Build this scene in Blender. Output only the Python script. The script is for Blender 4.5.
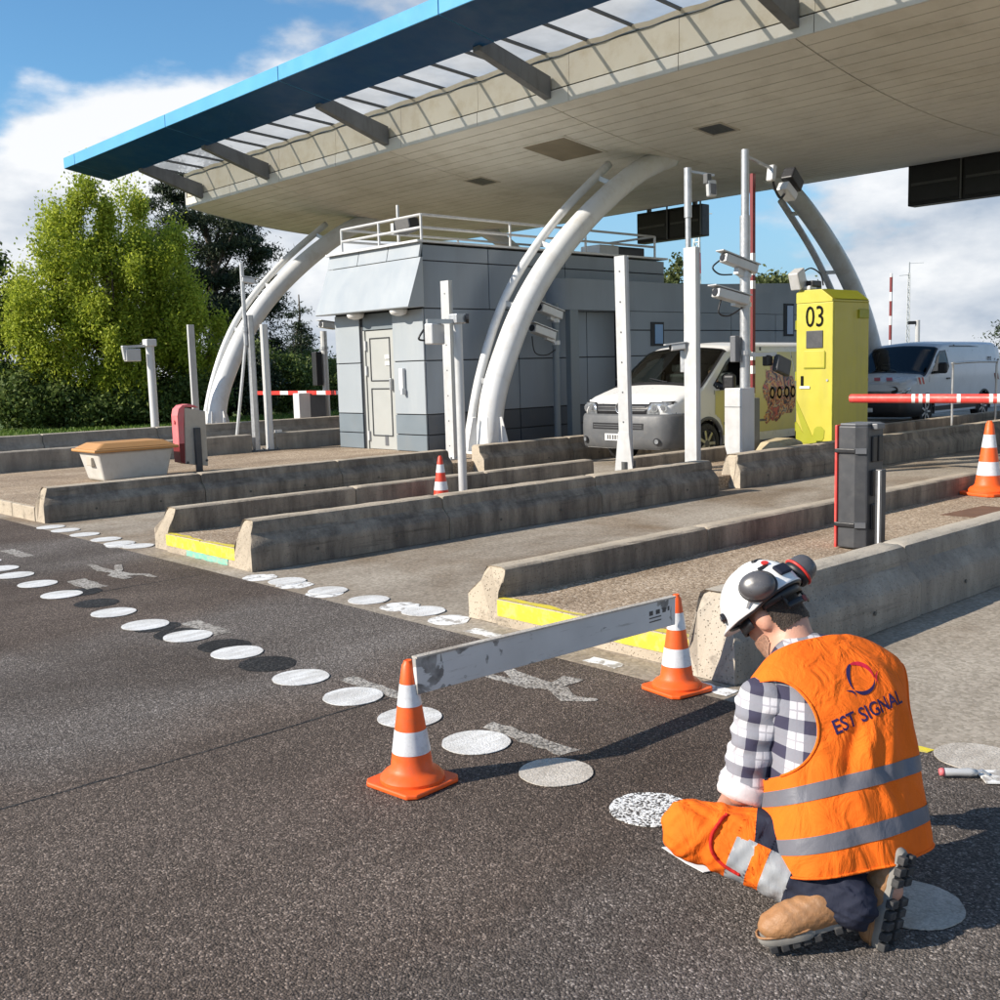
import bpy, bmesh, math, random
import numpy as np
from mathutils import Vector, Matrix, noise as mnoise

for o in list(bpy.data.objects):
    bpy.data.objects.remove(o, do_unlink=True)
scene = bpy.context.scene
COL = scene.collection
R = math.radians

# ------------------------------------------------------------------ camera
cam_d = bpy.data.cameras.new('camera')
cam = bpy.data.objects.new('camera', cam_d); COL.objects.link(cam)
cam_d.sensor_width = 36.0
cam_d.lens = 36.0 * 1.06572
cam_d.clip_start = 0.05
cam_d.clip_end = 3000
YAW, PITCH, ROLL, CAMH = R(47.49615), R(7.06653), R(-1.6443), 1.635
_f = Vector((-math.sin(YAW)*math.cos(PITCH), math.cos(YAW)*math.cos(PITCH), -math.sin(PITCH)))
_r = Vector((math.cos(YAW), math.sin(YAW), 0)); _u = _r.cross(_f)
_r2 = _r*math.cos(ROLL) + _u*math.sin(ROLL); _u2 = -_r*math.sin(ROLL) + _u*math.cos(ROLL)
mw = Matrix((( _r2.x, _u2.x, -_f.x, 0), (_r2.y, _u2.y, -_f.y, 0), (_r2.z, _u2.z, -_f.z, CAMH), (0, 0, 0, 1)))
cam.matrix_world = mw
scene.camera = cam

# ------------------------------------------------------------------ sun and sky
SHADOW = Vector((0.36, 0.80, -0.52)).normalized()        # direction the sunlight travels
sun_d = bpy.data.lights.new('sun', 'SUN'); sun_d.energy = 5.0; sun_d.angle = R(0.53); sun_d.color = (1.0, 0.915, 0.80)
sun = bpy.data.objects.new('sun', sun_d); COL.objects.link(sun)
sun.rotation_euler = SHADOW.to_track_quat('-Z', 'Y').to_euler()
SUN_EL = math.asin(-SHADOW.z); SUN_AZ = math.atan2(-SHADOW.x, -SHADOW.y)

world = bpy.data.worlds.new('World'); scene.world = world; world.use_nodes = True
wn, wl = world.node_tree.nodes, world.node_tree.links
wn.clear()
def N(nodes, t, **kw):
    n = nodes.new(t)
    for k, v in kw.items():
        setattr(n, k, v)
    return n
sky = N(wn, 'ShaderNodeTexSky', sky_type='NISHITA'); sky.sun_disc = False
sky.sun_elevation = SUN_EL; sky.sun_rotation = SUN_AZ % (2*math.pi); sky.altitude = 150; sky.air_density = 1.1; sky.dust_density = 0.0; sky.ozone_density = 2.0
tc = N(wn, 'ShaderNodeTexCoord')
sep = N(wn, 'ShaderNodeSeparateXYZ'); wl.new(tc.outputs['Generated'], sep.inputs[0])
def wmath(op, a, b=None, clamp=False):
    m = N(wn, 'ShaderNodeMath', operation=op, use_clamp=clamp)
    for i, v in enumerate((a, b)):
        if v is None: continue
        if isinstance(v, (int, float)): m.inputs[i].default_value = v
        else: wl.new(v, m.inputs[i])
    return m.outputs[0]
# cumulus field: fractal noise over the sky directions, thicker towards the horizon
mp = N(wn, 'ShaderNodeMapping'); wl.new(tc.outputs['Generated'], mp.inputs[0])
CLOUD_SEED = 26.0
mp.inputs['Scale'].default_value = (1.0, 1.0, 2.1)
def cloud_noise(scale, detail, rough, dz):
    m2 = N(wn, 'ShaderNodeMapping'); wl.new(mp.outputs[0], m2.inputs[0]); m2.inputs['Location'].default_value = (CLOUD_SEED*3.7, CLOUD_SEED*1.9, CLOUD_SEED*5.3+dz)
    c_ = N(wn, 'ShaderNodeTexNoise'); wl.new(m2.outputs[0], c_.inputs['Vector'])
    c_.inputs['Scale'].default_value = scale; c_.inputs['Detail'].default_value = detail; c_.inputs['Roughness'].default_value = rough; return c_.outputs['Fac']
n1 = cloud_noise(2.6, 10, 0.53, 0.0)
n1b = cloud_noise(2.6, 10, 0.53, 0.075)          # the field a little higher up: tells sunlit tops from grey bases
n2 = cloud_noise(9.0, 7, 0.6, 2.0)
elev = N(wn, 'ShaderNodeMapRange'); wl.new(sep.outputs['Z'], elev.inputs[0])
elev.inputs[1].default_value = 0.0; elev.inputs[2].default_value = 0.5; elev.inputs[3].default_value = 0.075; elev.inputs[4].default_value = -0.11
cd_ = wmath('ADD', n1, elev.outputs[0])
cov = N(wn, 'ShaderNodeMapRange', interpolation_type='SMOOTHSTEP'); wl.new(cd_, cov.inputs[0])
cov.inputs[1].default_value = 0.448; cov.inputs[2].default_value = 0.53
lit = wmath('ADD', wmath('MULTIPLY', wmath('SUBTRACT', n1, n1b), 3.2), wmath('ADD', wmath('MULTIPLY', n2, 0.5), 0.28))
ccol = N(wn, 'ShaderNodeValToRGB'); wl.new(lit, ccol.inputs[0])
ccol.color_ramp.elements[0].position = 0.22; ccol.color_ramp.elements[0].color = (6.6, 7.6, 9.2, 1)
ccol.color_ramp.elements[1].position = 0.74; ccol.color_ramp.elements[1].color = (15.0, 15.0, 15.1, 1)
sgain = N(wn, 'ShaderNodeMixRGB', blend_type='MULTIPLY'); sgain.inputs[0].default_value = 1.0
wl.new(sky.outputs[0], sgain.inputs[1]); sgain.inputs[2].default_value = (1.35, 2.0, 2.35, 1)
hz = N(wn, 'ShaderNodeMapRange', interpolation_type='SMOOTHSTEP'); wl.new(sep.outputs['Z'], hz.inputs[0])
hz.inputs[1].default_value = 0.0; hz.inputs[2].default_value = 0.26; hz.inputs[3].default_value = 0.92; hz.inputs[4].default_value = 0.0
hmix = N(wn, 'ShaderNodeMixRGB'); wl.new(hz.outputs[0], hmix.inputs[0]); wl.new(sgain.outputs[0], hmix.inputs[1]); hmix.inputs[2].default_value = (5.0, 8.2, 11.4, 1)
smix = N(wn, 'ShaderNodeMixRGB'); wl.new(wmath('MULTIPLY', cov.outputs[0], 0.93), smix.inputs[0])
wl.new(hmix.outputs[0], smix.inputs[1]); wl.new(ccol.outputs[0], smix.inputs[2])
bg = N(wn, 'ShaderNodeBackground'); bg.inputs[1].default_value = 0.05
wl.new(smix.outputs[0], bg.inputs[0])
wo = N(wn, 'ShaderNodeOutputWorld'); wl.new(bg.outputs[0], wo.inputs[0])

vs = scene.view_settings
vs.view_transform = 'Standard'; vs.look = 'None'; vs.gamma = 1.0; vs.use_curve_mapping = False
vs.exposure = 0.45
scene.render.engine = 'CYCLES'
scene.cycles.max_bounces = 5
scene.cycles.diffuse_bounces = 2
scene.cycles.transparent_max_bounces = 12

# ------------------------------------------------------------------ materials
MATS = {}
def newmat(name):
    m = bpy.data.materials.new(name); m.use_nodes = True
    nt = m.node_tree; nt.nodes.clear()
    out = nt.nodes.new('ShaderNodeOutputMaterial'); p = nt.nodes.new('ShaderNodeBsdfPrincipled')
    nt.links.new(p.outputs[0], out.inputs[0])
    MATS[name] = m
    return m, nt.nodes, nt.links, p
def c4(c): return (c[0], c[1], c[2], 1.0)
def ramp(nodes, links, fac, stops, interp='LINEAR'):
    r = nodes.new('ShaderNodeValToRGB'); r.color_ramp.interpolation = interp
    el = r.color_ramp.elements
    while len(el) < len(stops): el.new(0.5)
    for e, (p, c) in zip(el, stops):
        e.position = p; e.color = c4(c) if not isinstance(c, (int, float)) else (c, c, c, 1)
    links.new(fac, r.inputs[0]); return r.outputs[0]
def mixc(nodes, links, fac, a, b, mode='MIX'):
    m = nodes.new('ShaderNodeMixRGB'); m.blend_type = mode
    for i, v in enumerate((fac, a, b)):
        if hasattr(v, 'links'): links.new(v, m.inputs[i])
        elif isinstance(v, (int, float)): m.inputs[i].default_value = v
        else: m.inputs[i].default_value = c4(v)
    return m.outputs[0]
def noise(nodes, links, vec, scale, detail=4, rough=0.55, dist=0.0):
    n = nodes.new('ShaderNodeTexNoise'); n.inputs['Scale'].default_value = scale; n.inputs['Detail'].default_value = detail
    n.inputs['Roughness'].default_value = rough; n.inputs['Distortion'].default_value = dist
    links.new(vec, n.inputs['Vector']); return n.outputs['Fac']
def coords(nodes, links, scale=(1, 1, 1), loc=(0, 0, 0), rot=(0, 0, 0)):
    t = nodes.new('ShaderNodeTexCoord'); m = nodes.new('ShaderNodeMapping')
    m.inputs['Scale'].default_value = scale; m.inputs['Location'].default_value = loc; m.inputs['Rotation'].default_value = rot
    links.new(t.outputs['Object'], m.inputs[0]); return m.outputs[0]
def bump(nodes, links, p, h, strength=0.4, dist=0.01):
    b = nodes.new('ShaderNodeBump'); b.inputs['Strength'].default_value = strength; b.inputs['Distance'].default_value = dist
    links.new(h, b.inputs['Height']); links.new(b.outputs[0], p.inputs['Normal']); return b
def simple(name, col, rough=0.5, metal=0.0, var=0.12, scale=3.0, dirt=None, dirt_amt=0.5, bmp=0.0, bscale=60, streak=False, spec=0.5, rvar=0.08):
    m, n, l, p = newmat(name)
    v = coords(n, l)
    f = noise(n, l, v, scale, 6, 0.62)
    lo = tuple(c*(1-var) for c in col); hi = tuple(min(1, c*(1+var)) for c in col)
    c = ramp(n, l, f, [(0.3, lo), (0.7, hi)])
    if dirt is not None:
        v2 = coords(n, l, (1, 1, 0.18)) if streak else coords(n, l, loc=(7, 3, 1))
        d = noise(n, l, v2, scale*2.3, 8, 0.68)
        d = ramp(n, l, d, [(0.48, 0.0), (0.72, dirt_amt)])
        c = mixc(n, l, d, c, dirt)
    l.new(c, p.inputs['Base Color'])
    rr = ramp(n, l, noise(n, l, v, scale*4, 4), [(0.3, max(0.0, rough-rvar)), (0.7, min(1, rough+rvar))])
    l.new(rr, p.inputs['Roughness'])
    p.inputs['Metallic'].default_value = metal
    p.inputs['Specular IOR Level'].default_value = spec
    if bmp: bump(n, l, p, noise(n, l, v, bscale, 5, 0.6), bmp, 0.01)
    return m
# ---- ground materials
def stone_mat(name, stops, stain_stops, cell, bstr, stain_scale=0.6, rough=0.92, bdist=0.006, fine=0.35, extra=None):
    m, n, l, p = newmat(name)
    v = coords(n, l)
    vo = n.new('ShaderNodeTexVoronoi'); vo.inputs['Scale'].default_value = 1.0/cell; vo.inputs['Randomness'].default_value = 1.0
    warp = n.new('ShaderNodeVectorMath'); warp.operation = 'ADD'
    nz = n.new('ShaderNodeTexNoise'); nz.inputs['Scale'].default_value = 1.3/cell; nz.inputs['Detail'].default_value = 2; l.new(v, nz.inputs['Vector'])
    sc = n.new('ShaderNodeVectorMath'); sc.operation = 'SCALE'; sc.inputs['Scale'].default_value = cell*0.7; l.new(nz.outputs['Color'], sc.inputs[0])
    l.new(v, warp.inputs[0]); l.new(sc.outputs[0], warp.inputs[1])
    l.new(warp.outputs[0], vo.inputs['Vector'])
    sepc = n.new('ShaderNodeSeparateColor'); l.new(vo.outputs['Color'], sepc.inputs[0])
    c = ramp(n, l, sepc.outputs[0], stops)
    edge = ramp(n, l, vo.outputs['Distance'], [(0.25, 1.0), (0.75, 1.0-fine)])
    c = mixc(n, l, 1.0, c, edge, 'MULTIPLY')
    st = noise(n, l, v, stain_scale, 7, 0.62, 0.4)
    c = mixc(n, l, 1.0, c, ramp(n, l, st, stain_stops), 'MULTIPLY')
    st2 = noise(n, l, coords(n, l, (1, 0.25, 1), (4, 9, 0)), stain_scale*3.1, 6, 0.6)
    c = mixc(n, l, 1.0, c, ramp(n, l, st2, [(0.35, (0.78, 0.76, 0.74)), (0.6, (1.06, 1.06, 1.06))]), 'MULTIPLY')
    if extra: c = extra(n, l, v, c)
    l.new(c, p.inputs['Base Color']); p.inputs['Roughness'].default_value = rough; p.inputs['Specular IOR Level'].default_value = 0.35
    inv = n.new('ShaderNodeMath'); inv.operation = 'SUBTRACT'; inv.inputs[0].default_value = 1.0; l.new(vo.outputs['Distance'], inv.inputs[1])
    add = n.new('ShaderNodeMath'); add.operation = 'ADD'; l.new(inv.outputs[0], add.inputs[0]); l.new(sepc.outputs[1], add.inputs[1])
    bump(n, l, p, add.outputs[0], bstr, bdist)
    return m
def asphalt_extra(n, l, v, c):
    # old driving band with oily brown wear in front of the lanes
    s = n.new('ShaderNodeSeparateXYZ'); l.new(v, s.inputs[0])
    w = n.new('ShaderNodeMath'); w.operation = 'SINE'
    sc = n.new('ShaderNodeMath'); sc.operation = 'MULTIPLY'; l.new(s.outputs[0], sc.inputs[0]); sc.inputs[1].default_value = 1.38
    l.new(sc.outputs[0], w.inputs[0])
    ad = n.new('ShaderNodeMath'); ad.operation = 'ADD'; l.new(w.outputs[0], ad.inputs[0])
    nn = noise(n, l, v, 0.9, 5); m2 = n.new('ShaderNodeMath'); m2.operation = 'MULTIPLY'; l.new(nn, m2.inputs[0]); m2.inputs[1].default_value = 1.6
    l.new(m2.outputs[0], ad.inputs[1])
    f = ramp(n, l, ad.outputs[0], [(0.35, 0.0), (1.0, 0.8)])
    return mixc(n, l, f, c, mixc(n, l, 1.0, c, (0.78, 0.67, 0.59), 'MULTIPLY'))
stone_mat('asphalt', [(0.0, (0.062, 0.055, 0.049)), (0.45, (0.140, 0.124, 0.112)), (0.85, (0.215, 0.192, 0.175)), (1.0, (0.44, 0.405, 0.375))],
          [(0.30, (0.60, 0.52, 0.46)), (0.48, (0.95, 0.91, 0.88)), (0.70, (1.28, 1.26, 1.24))], 0.0072, 0.75, 0.45, extra=asphalt_extra, bdist=0.006)
stone_mat('lane_concrete', [(0.0, (0.28, 0.25, 0.20)), (0.5, (0.36, 0.32, 0.265)), (1.0, (0.44, 0.395, 0.33))],
          [(0.32, (0.60, 0.50, 0.40)), (0.5, (0.96, 0.93, 0.90)), (0.7, (1.08, 1.07, 1.06))], 0.02, 0.25, 0.5, fine=0.12, bdist=0.004)
stone_mat('island_aggregate', [(0.0, (0.25, 0.18, 0.115)), (0.5, (0.47, 0.36, 0.25)), (0.85, (0.59, 0.465, 0.335)), (1.0, (0.72, 0.61, 0.48))],
          [(0.3, (0.72, 0.68, 0.64)), (0.55, (1, 1, 1)), (0.75, (1.08, 1.06, 1.03))], 0.014, 0.5, 0.7, bdist=0.004)
stone_mat('worn_paint', [(0.0, (0.12, 0.11, 0.10)), (0.3, (0.38, 0.355, 0.32)), (1.0, (0.58, 0.55, 0.50))],
          [(0.3, (0.7, 0.68, 0.66)), (0.6, (1, 1, 1))], 0.014, 0.8, 2.0, bdist=0.005)
stone_mat('speckled_paint', [(0.0, (0.05, 0.045, 0.04)), (0.36, (0.12, 0.11, 0.10)), (0.42, (0.74, 0.74, 0.72)), (1.0, (0.84, 0.84, 0.82))],
          [(0.3, (0.95, 0.95, 0.95)), (0.6, (1, 1, 1))], 0.0085, 0.6, 2.0, fine=0.1, bdist=0.005)
stone_mat('black_primer', [(0.0, (0.010, 0.010, 0.010)), (0.6, (0.022, 0.021, 0.021)), (1.0, (0.07, 0.068, 0.065))],
          [(0.3, (0.8, 0.8, 0.8)), (0.6, (1, 1, 1))], 0.0125, 0.7, 2.0, bdist=0.005, rough=0.8)
def barrier_mat(name, base, dark):
    m, n, l, p = newmat(name)
    v = coords(n, l)
    c = ramp(n, l, noise(n, l, v, 2.2, 8, 0.65), [(0.28, tuple(x*0.72 for x in base)), (0.5, base), (0.75, tuple(min(1, x*1.12) for x in base))])
    gn = n.new('ShaderNodeNewGeometry'); sn = n.new('ShaderNodeSeparateXYZ'); l.new(gn.outputs['True Normal'], sn.inputs[0])
    ab = n.new('ShaderNodeMath'); ab.operation = 'ABSOLUTE'; l.new(sn.outputs[0], ab.inputs[0])
    upf = ramp(n, l, ab.outputs[0], [(0.25, 0.12), (0.6, 1.0)])   # grime plus painted shade darken the side faces; sunlit tops and noses stay pale
    st = noise(n, l, coords(n, l, (3.5, 2.3, 0.55)), 1.5, 8, 0.7)
    sf = n.new('ShaderNodeMath'); sf.operation = 'MULTIPLY'; l.new(ramp(n, l, st, [(0.30, 0.25), (0.62, 0.95)]), sf.inputs[0]); l.new(upf, sf.inputs[1])
    c = mixc(n, l, sf.outputs[0], c, dark)
    sc = noise(n, l, coords(n, l, (3, 0.35, 5)), 2.2, 7, 0.7)          # tyre scuffs running along the barrier
    c = mixc(n, l, ramp(n, l, sc, [(0.56, 0.0), (0.70, 0.6)]), c, tuple(x*0.5 for x in dark))
    pit = n.new('ShaderNodeTexVoronoi'); pit.inputs['Scale'].default_value = 55; l.new(v, pit.inputs['Vector'])
    pf = ramp(n, l, pit.outputs['Distance'], [(0.10, 0.0), (0.22, 1.0)])
    c = mixc(n, l, 1.0, c, mixc(n, l, pf, (0.55, 0.52, 0.48), (1, 1, 1)), 'MULTIPLY')
    l.new(c, p.inputs['Base Color']); p.inputs['Roughness'].default_value = 0.9; p.inputs['Specular IOR Level'].default_value = 0.25
    h = n.new('ShaderNodeMath'); h.operation = 'ADD'; l.new(pf, h.inputs[0]); l.new(noise(n, l, v, 26, 7, 0.7), h.inputs[1])
    bump(n, l, p, h.outputs[0], 0.8, 0.010)
    return m
barrier_mat('barrier_concrete', (0.50, 0.425, 0.325), (0.13, 0.108, 0.088))
barrier_mat('barrier_concrete_grey', (0.48, 0.425, 0.345), (0.225, 0.198, 0.165))
simple('yellow_paint', (0.74, 0.60, 0.04), 0.6, var=0.10, scale=5, dirt=(0.42, 0.36, 0.24), dirt_amt=0.85, bmp=0.25, bscale=40)
simple('teal_paint', (0.20, 0.50, 0.38), 0.7, var=0.12, scale=9, dirt=(0.45, 0.40, 0.30), dirt_amt=0.95)
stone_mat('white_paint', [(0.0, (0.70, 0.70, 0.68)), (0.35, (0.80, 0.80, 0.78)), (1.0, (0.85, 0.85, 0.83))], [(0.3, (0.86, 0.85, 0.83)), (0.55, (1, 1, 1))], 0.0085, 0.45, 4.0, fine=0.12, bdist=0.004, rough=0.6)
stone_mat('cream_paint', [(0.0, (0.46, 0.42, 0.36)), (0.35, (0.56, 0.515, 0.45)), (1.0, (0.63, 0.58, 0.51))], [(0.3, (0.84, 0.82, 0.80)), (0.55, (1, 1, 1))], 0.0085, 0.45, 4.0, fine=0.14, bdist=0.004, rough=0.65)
def worn_white():
    m, n, l, p = newmat('flaked_white_paint')
    v = coords(n, l)
    f = ramp(n, l, noise(n, l, v, 10, 9, 0.72), [(0.44, 0.0), (0.50, 1.0)])
    c = mixc(n, l, f, (0.36, 0.335, 0.30), (0.80, 0.80, 0.78)); l.new(c, p.inputs['Base Color']); p.inputs['Roughness'].default_value = 0.8
worn_white()
simple('rust_brown', (0.16, 0.085, 0.05), 0.8, var=0.25, scale=6)
def grass_mat():
    m, n, l, p = newmat('grass_ground')
    v = coords(n, l)
    c = ramp(n, l, noise(n, l, v, 4, 8, 0.7), [(0.3, (0.045, 0.075, 0.012)), (0.55, (0.10, 0.16, 0.03)), (0.75, (0.16, 0.19, 0.06))])
    l.new(c, p.inputs['Base Color']); p.inputs['Roughness'].default_value = 0.95
    bump(n, l, p, noise(n, l, v, 30, 6, 0.7), 0.8, 0.05)
grass_mat()
# ---- manufactured materials
simple('white_metal', (0.66, 0.665, 0.66), 0.38, var=0.04, scale=2, dirt=(0.42, 0.40, 0.36), dirt_amt=0.25, streak=True)
simple('arch_paint', (0.70, 0.71, 0.71), 0.36, var=0.05, scale=1.2, dirt=(0.42, 0.36, 0.27), dirt_amt=0.45)
simple('galvanised', (0.50, 0.51, 0.52), 0.42, metal=0.65, var=0.12, scale=6, dirt=(0.30, 0.29, 0.27), dirt_amt=0.4)
simple('alu_white', (0.58, 0.585, 0.58), 0.40, metal=0.25, var=0.06, scale=4, dirt=(0.45, 0.42, 0.37), dirt_amt=0.35, streak=True)
simple('dark_steel', (0.085, 0.088, 0.09), 0.5, var=0.15, scale=4, dirt=(0.16, 0.15, 0.13), dirt_amt=0.4)
simple('bracket_grey', (0.15, 0.155, 0.16), 0.55, var=0.18, scale=3, dirt=(0.07, 0.07, 0.07), dirt_amt=0.6, streak=True)
simple('rusty_soffit', (0.25, 0.21, 0.145), 0.7, var=0.2, scale=2)
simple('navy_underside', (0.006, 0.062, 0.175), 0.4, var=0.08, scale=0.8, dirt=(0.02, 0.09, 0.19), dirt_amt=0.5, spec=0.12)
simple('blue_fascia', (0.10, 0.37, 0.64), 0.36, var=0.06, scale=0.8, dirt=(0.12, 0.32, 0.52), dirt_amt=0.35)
simple('cream_cladding', (0.60, 0.56, 0.46), 0.55, var=0.06, scale=0.9, dirt=(0.42, 0.34, 0.20), dirt_amt=0.55)
simple('cladding_pale', (0.66, 0.64, 0.575), 0.5, var=0.05, scale=0.9, dirt=(0.50, 0.44, 0.32), dirt_amt=0.4)
simple('soffit_board', (0.75, 0.72, 0.635), 0.55, var=0.09, scale=0.5, dirt=(0.46, 0.42, 0.33), dirt_amt=0.5)
simple('soffit_gap', (0.10, 0.095, 0.08), 0.9)
simple('panel_white', (0.335, 0.37, 0.395), 0.42, var=0.035, scale=0.7, dirt=(0.48, 0.49, 0.48), dirt_amt=0.3, streak=True)
simple('panel_blue_grey', (0.235, 0.275, 0.32), 0.42, var=0.06, scale=0.7, dirt=(0.18, 0.20, 0.22), dirt_amt=0.4, streak=True)
simple('panel_dark', (0.055, 0.068, 0.088), 0.45, var=0.1, scale=1.0, dirt=(0.10, 0.10, 0.10), dirt_amt=0.4)
simple('panel_mid', (0.175, 0.21, 0.235), 0.45, var=0.06, scale=1.0, dirt=(0.20, 0.21, 0.21), dirt_amt=0.4)
simple('panel_joint', (0.03, 0.033, 0.038), 0.7)
simple('door_paint', (0.39, 0.40, 0.38), 0.45, var=0.04, scale=1.5, dirt=(0.42, 0.41, 0.37), dirt_amt=0.35)
simple('black_plastic', (0.018, 0.018, 0.02), 0.42, var=0.2, scale=9)
simple('dark_grey_plastic', (0.055, 0.057, 0.062), 0.45, var=0.12, scale=4, dirt=(0.12, 0.115, 0.11), dirt_amt=0.35, bmp=0.08, bscale=200)
simple('mid_grey_plastic', (0.13, 0.135, 0.145), 0.40, var=0.1, scale=8)
simple('rubber', (0.02, 0.02, 0.021), 0.75, var=0.2, scale=12, dirt=(0.09, 0.085, 0.075), dirt_amt=0.4)
simple('red_paint', (0.62, 0.035, 0.025), 0.42, var=0.1, scale=5, dirt=(0.45, 0.12, 0.09), dirt_amt=0.3)
simple('dark_red', (0.17, 0.010, 0.012), 0.5, var=0.1, scale=5)
simple('faded_red', (0.72, 0.06, 0.05), 0.45, var=0.08, scale=3, dirt=(0.6, 0.2, 0.16), dirt_amt=0.5)
simple('pink_plastic', (0.72, 0.16, 0.17), 0.5, var=0.06, scale=2, dirt=(0.55, 0.28, 0.24), dirt_amt=0.5)
simple('beige_steel', (0.50, 0.45, 0.37), 0.5, var=0.06, scale=2.5, dirt=(0.36, 0.31, 0.24), dirt_amt=0.5)
simple('bin_grey', (0.56, 0.545, 0.50), 0.6, var=0.04, scale=3, dirt=(0.40, 0.37, 0.31), dirt_amt=0.45, bmp=0.12, bscale=120)
simple('bin_lid', (0.52, 0.265, 0.09), 0.55, var=0.06, scale=3, dirt=(0.45, 0.26, 0.11), dirt_amt=0.5, bmp=0.12, bscale=120)
simple('cabinet_yellow', (0.52, 0.465, 0.055), 0.42, var=0.05, scale=1.5, dirt=(0.36, 0.32, 0.07), dirt_amt=0.5, streak=True)
simple('cabinet_olive', (0.33, 0.34, 0.015), 0.5, var=0.05, scale=2)
simple('cone_orange', (0.88, 0.115, 0.012), 0.5, var=0.06, scale=9, dirt=(0.48, 0.13, 0.06), dirt_amt=0.4, bmp=0.05, bscale=150)
simple('cone_red', (0.70, 0.05, 0.02), 0.5, var=0.08, scale=9, dirt=(0.42, 0.12, 0.07), dirt_amt=0.45)
simple('cone_white', (0.70, 0.715, 0.73), 0.32, var=0.06, scale=14, dirt=(0.42, 0.42, 0.42), dirt_amt=0.5, bmp=0.06, bscale=300)
simple('van_white', (0.78, 0.775, 0.75), 0.28, rvar=0.01, var=0.02, scale=1, dirt=(0.62, 0.60, 0.56), dirt_amt=0.2)
simple('van_yellow', (0.66, 0.60, 0.23), 0.35, rvar=0.02, var=0.05, scale=1.2, dirt=(0.56, 0.52, 0.28), dirt_amt=0.5)
simple('van_silver', (0.66, 0.685, 0.72), 0.30, rvar=0.01, metal=0.0, var=0.03, scale=1, dirt=(0.40, 0.41, 0.43), dirt_amt=0.25)
simple('bumper_grey', (0.105, 0.108, 0.112), 0.5, var=0.06, scale=3, dirt=(0.20, 0.19, 0.175), dirt_amt=0.35)
simple('chrome', (0.72, 0.72, 0.73), 0.18, metal=0.9, var=0.05)
simple('alloy', (0.45, 0.46, 0.47), 0.3, metal=0.7, var=0.08)
simple('lens_clear', (0.42, 0.44, 0.46), 0.12, metal=0.6, var=0.45, scale=22)
simple('text_black', (0.010, 0.010, 0.011), 0.9, spec=0.1)
simple('text_grey', (0.07, 0.068, 0.07), 0.6, var=0.3, scale=60)
simple('plate_white', (0.74, 0.74, 0.72), 0.4)
simple('stone_block', (0.46, 0.38, 0.24), 0.9, var=0.2, scale=6, bmp=0.5, bscale=20)
simple('sign_black', (0.010, 0.010, 0.011), 0.5)
def window_blue():
    m, n, l, p = newmat('window_blue'); p.inputs['Base Color'].default_value = (0.10, 0.26, 0.50, 1); p.inputs['Roughness'].default_value = 0.08
    p.inputs['Specular IOR Level'].default_value = 0.8
window_blue()
def glass(name, tint, gl=0.12):
    m, n, l, p = newmat(name)
    out = [x for x in n if x.type == 'OUTPUT_MATERIAL'][0]
    tr = n.new('ShaderNodeBsdfTransparent'); tr.inputs[0].default_value = c4(tint)
    g = n.new('ShaderNodeBsdfGlossy'); g.inputs['Roughness'].default_value = 0.03
    fr = n.new('ShaderNodeFresnel'); fr.inputs[0].default_value = 1.5
    mx = n.new('ShaderNodeMixShader'); l.new(fr.outputs[0], mx.inputs[0]); l.new(tr.outputs[0], mx.inputs[1]); l.new(g.outputs[0], mx.inputs[2])
    l.new(mx.outputs[0], out.inputs[0]); n.remove(p)
glass('van_glass', (0.34, 0.40, 0.37)); glass('clear_glass', (0.85, 0.88, 0.88))
def translucent():
    m, n, l, p = newmat('roof_glazing')
    out = [x for x in n if x.type == 'OUTPUT_MATERIAL'][0]
    t = n.new('ShaderNodeBsdfTranslucent'); d = n.new('ShaderNodeBsdfDiffuse'); tp = n.new('ShaderNodeBsdfTransparent'); tp.inputs[0].default_value = (0.9, 0.9, 0.88, 1)
    v = coords(n, l)
    c = ramp(n, l, noise(n, l, v, 1.3, 6), [(0.3, (0.55, 0.56, 0.555)), (0.7, (0.78, 0.79, 0.78))]); l.new(c, d.inputs[0]); l.new(c, t.inputs[0])
    mx = n.new('ShaderNodeMixShader'); mx.inputs[0].default_value = 0.6; l.new(d.outputs[0], mx.inputs[1]); l.new(t.outputs[0], mx.inputs[2])
    m2 = n.new('ShaderNodeMixShader'); m2.inputs[0].default_value = 0.30; l.new(mx.outputs[0], m2.inputs[1]); l.new(tp.outputs[0], m2.inputs[2])
    l.new(m2.outputs[0], out.inputs[0]); n.remove(p)
translucent()

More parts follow.
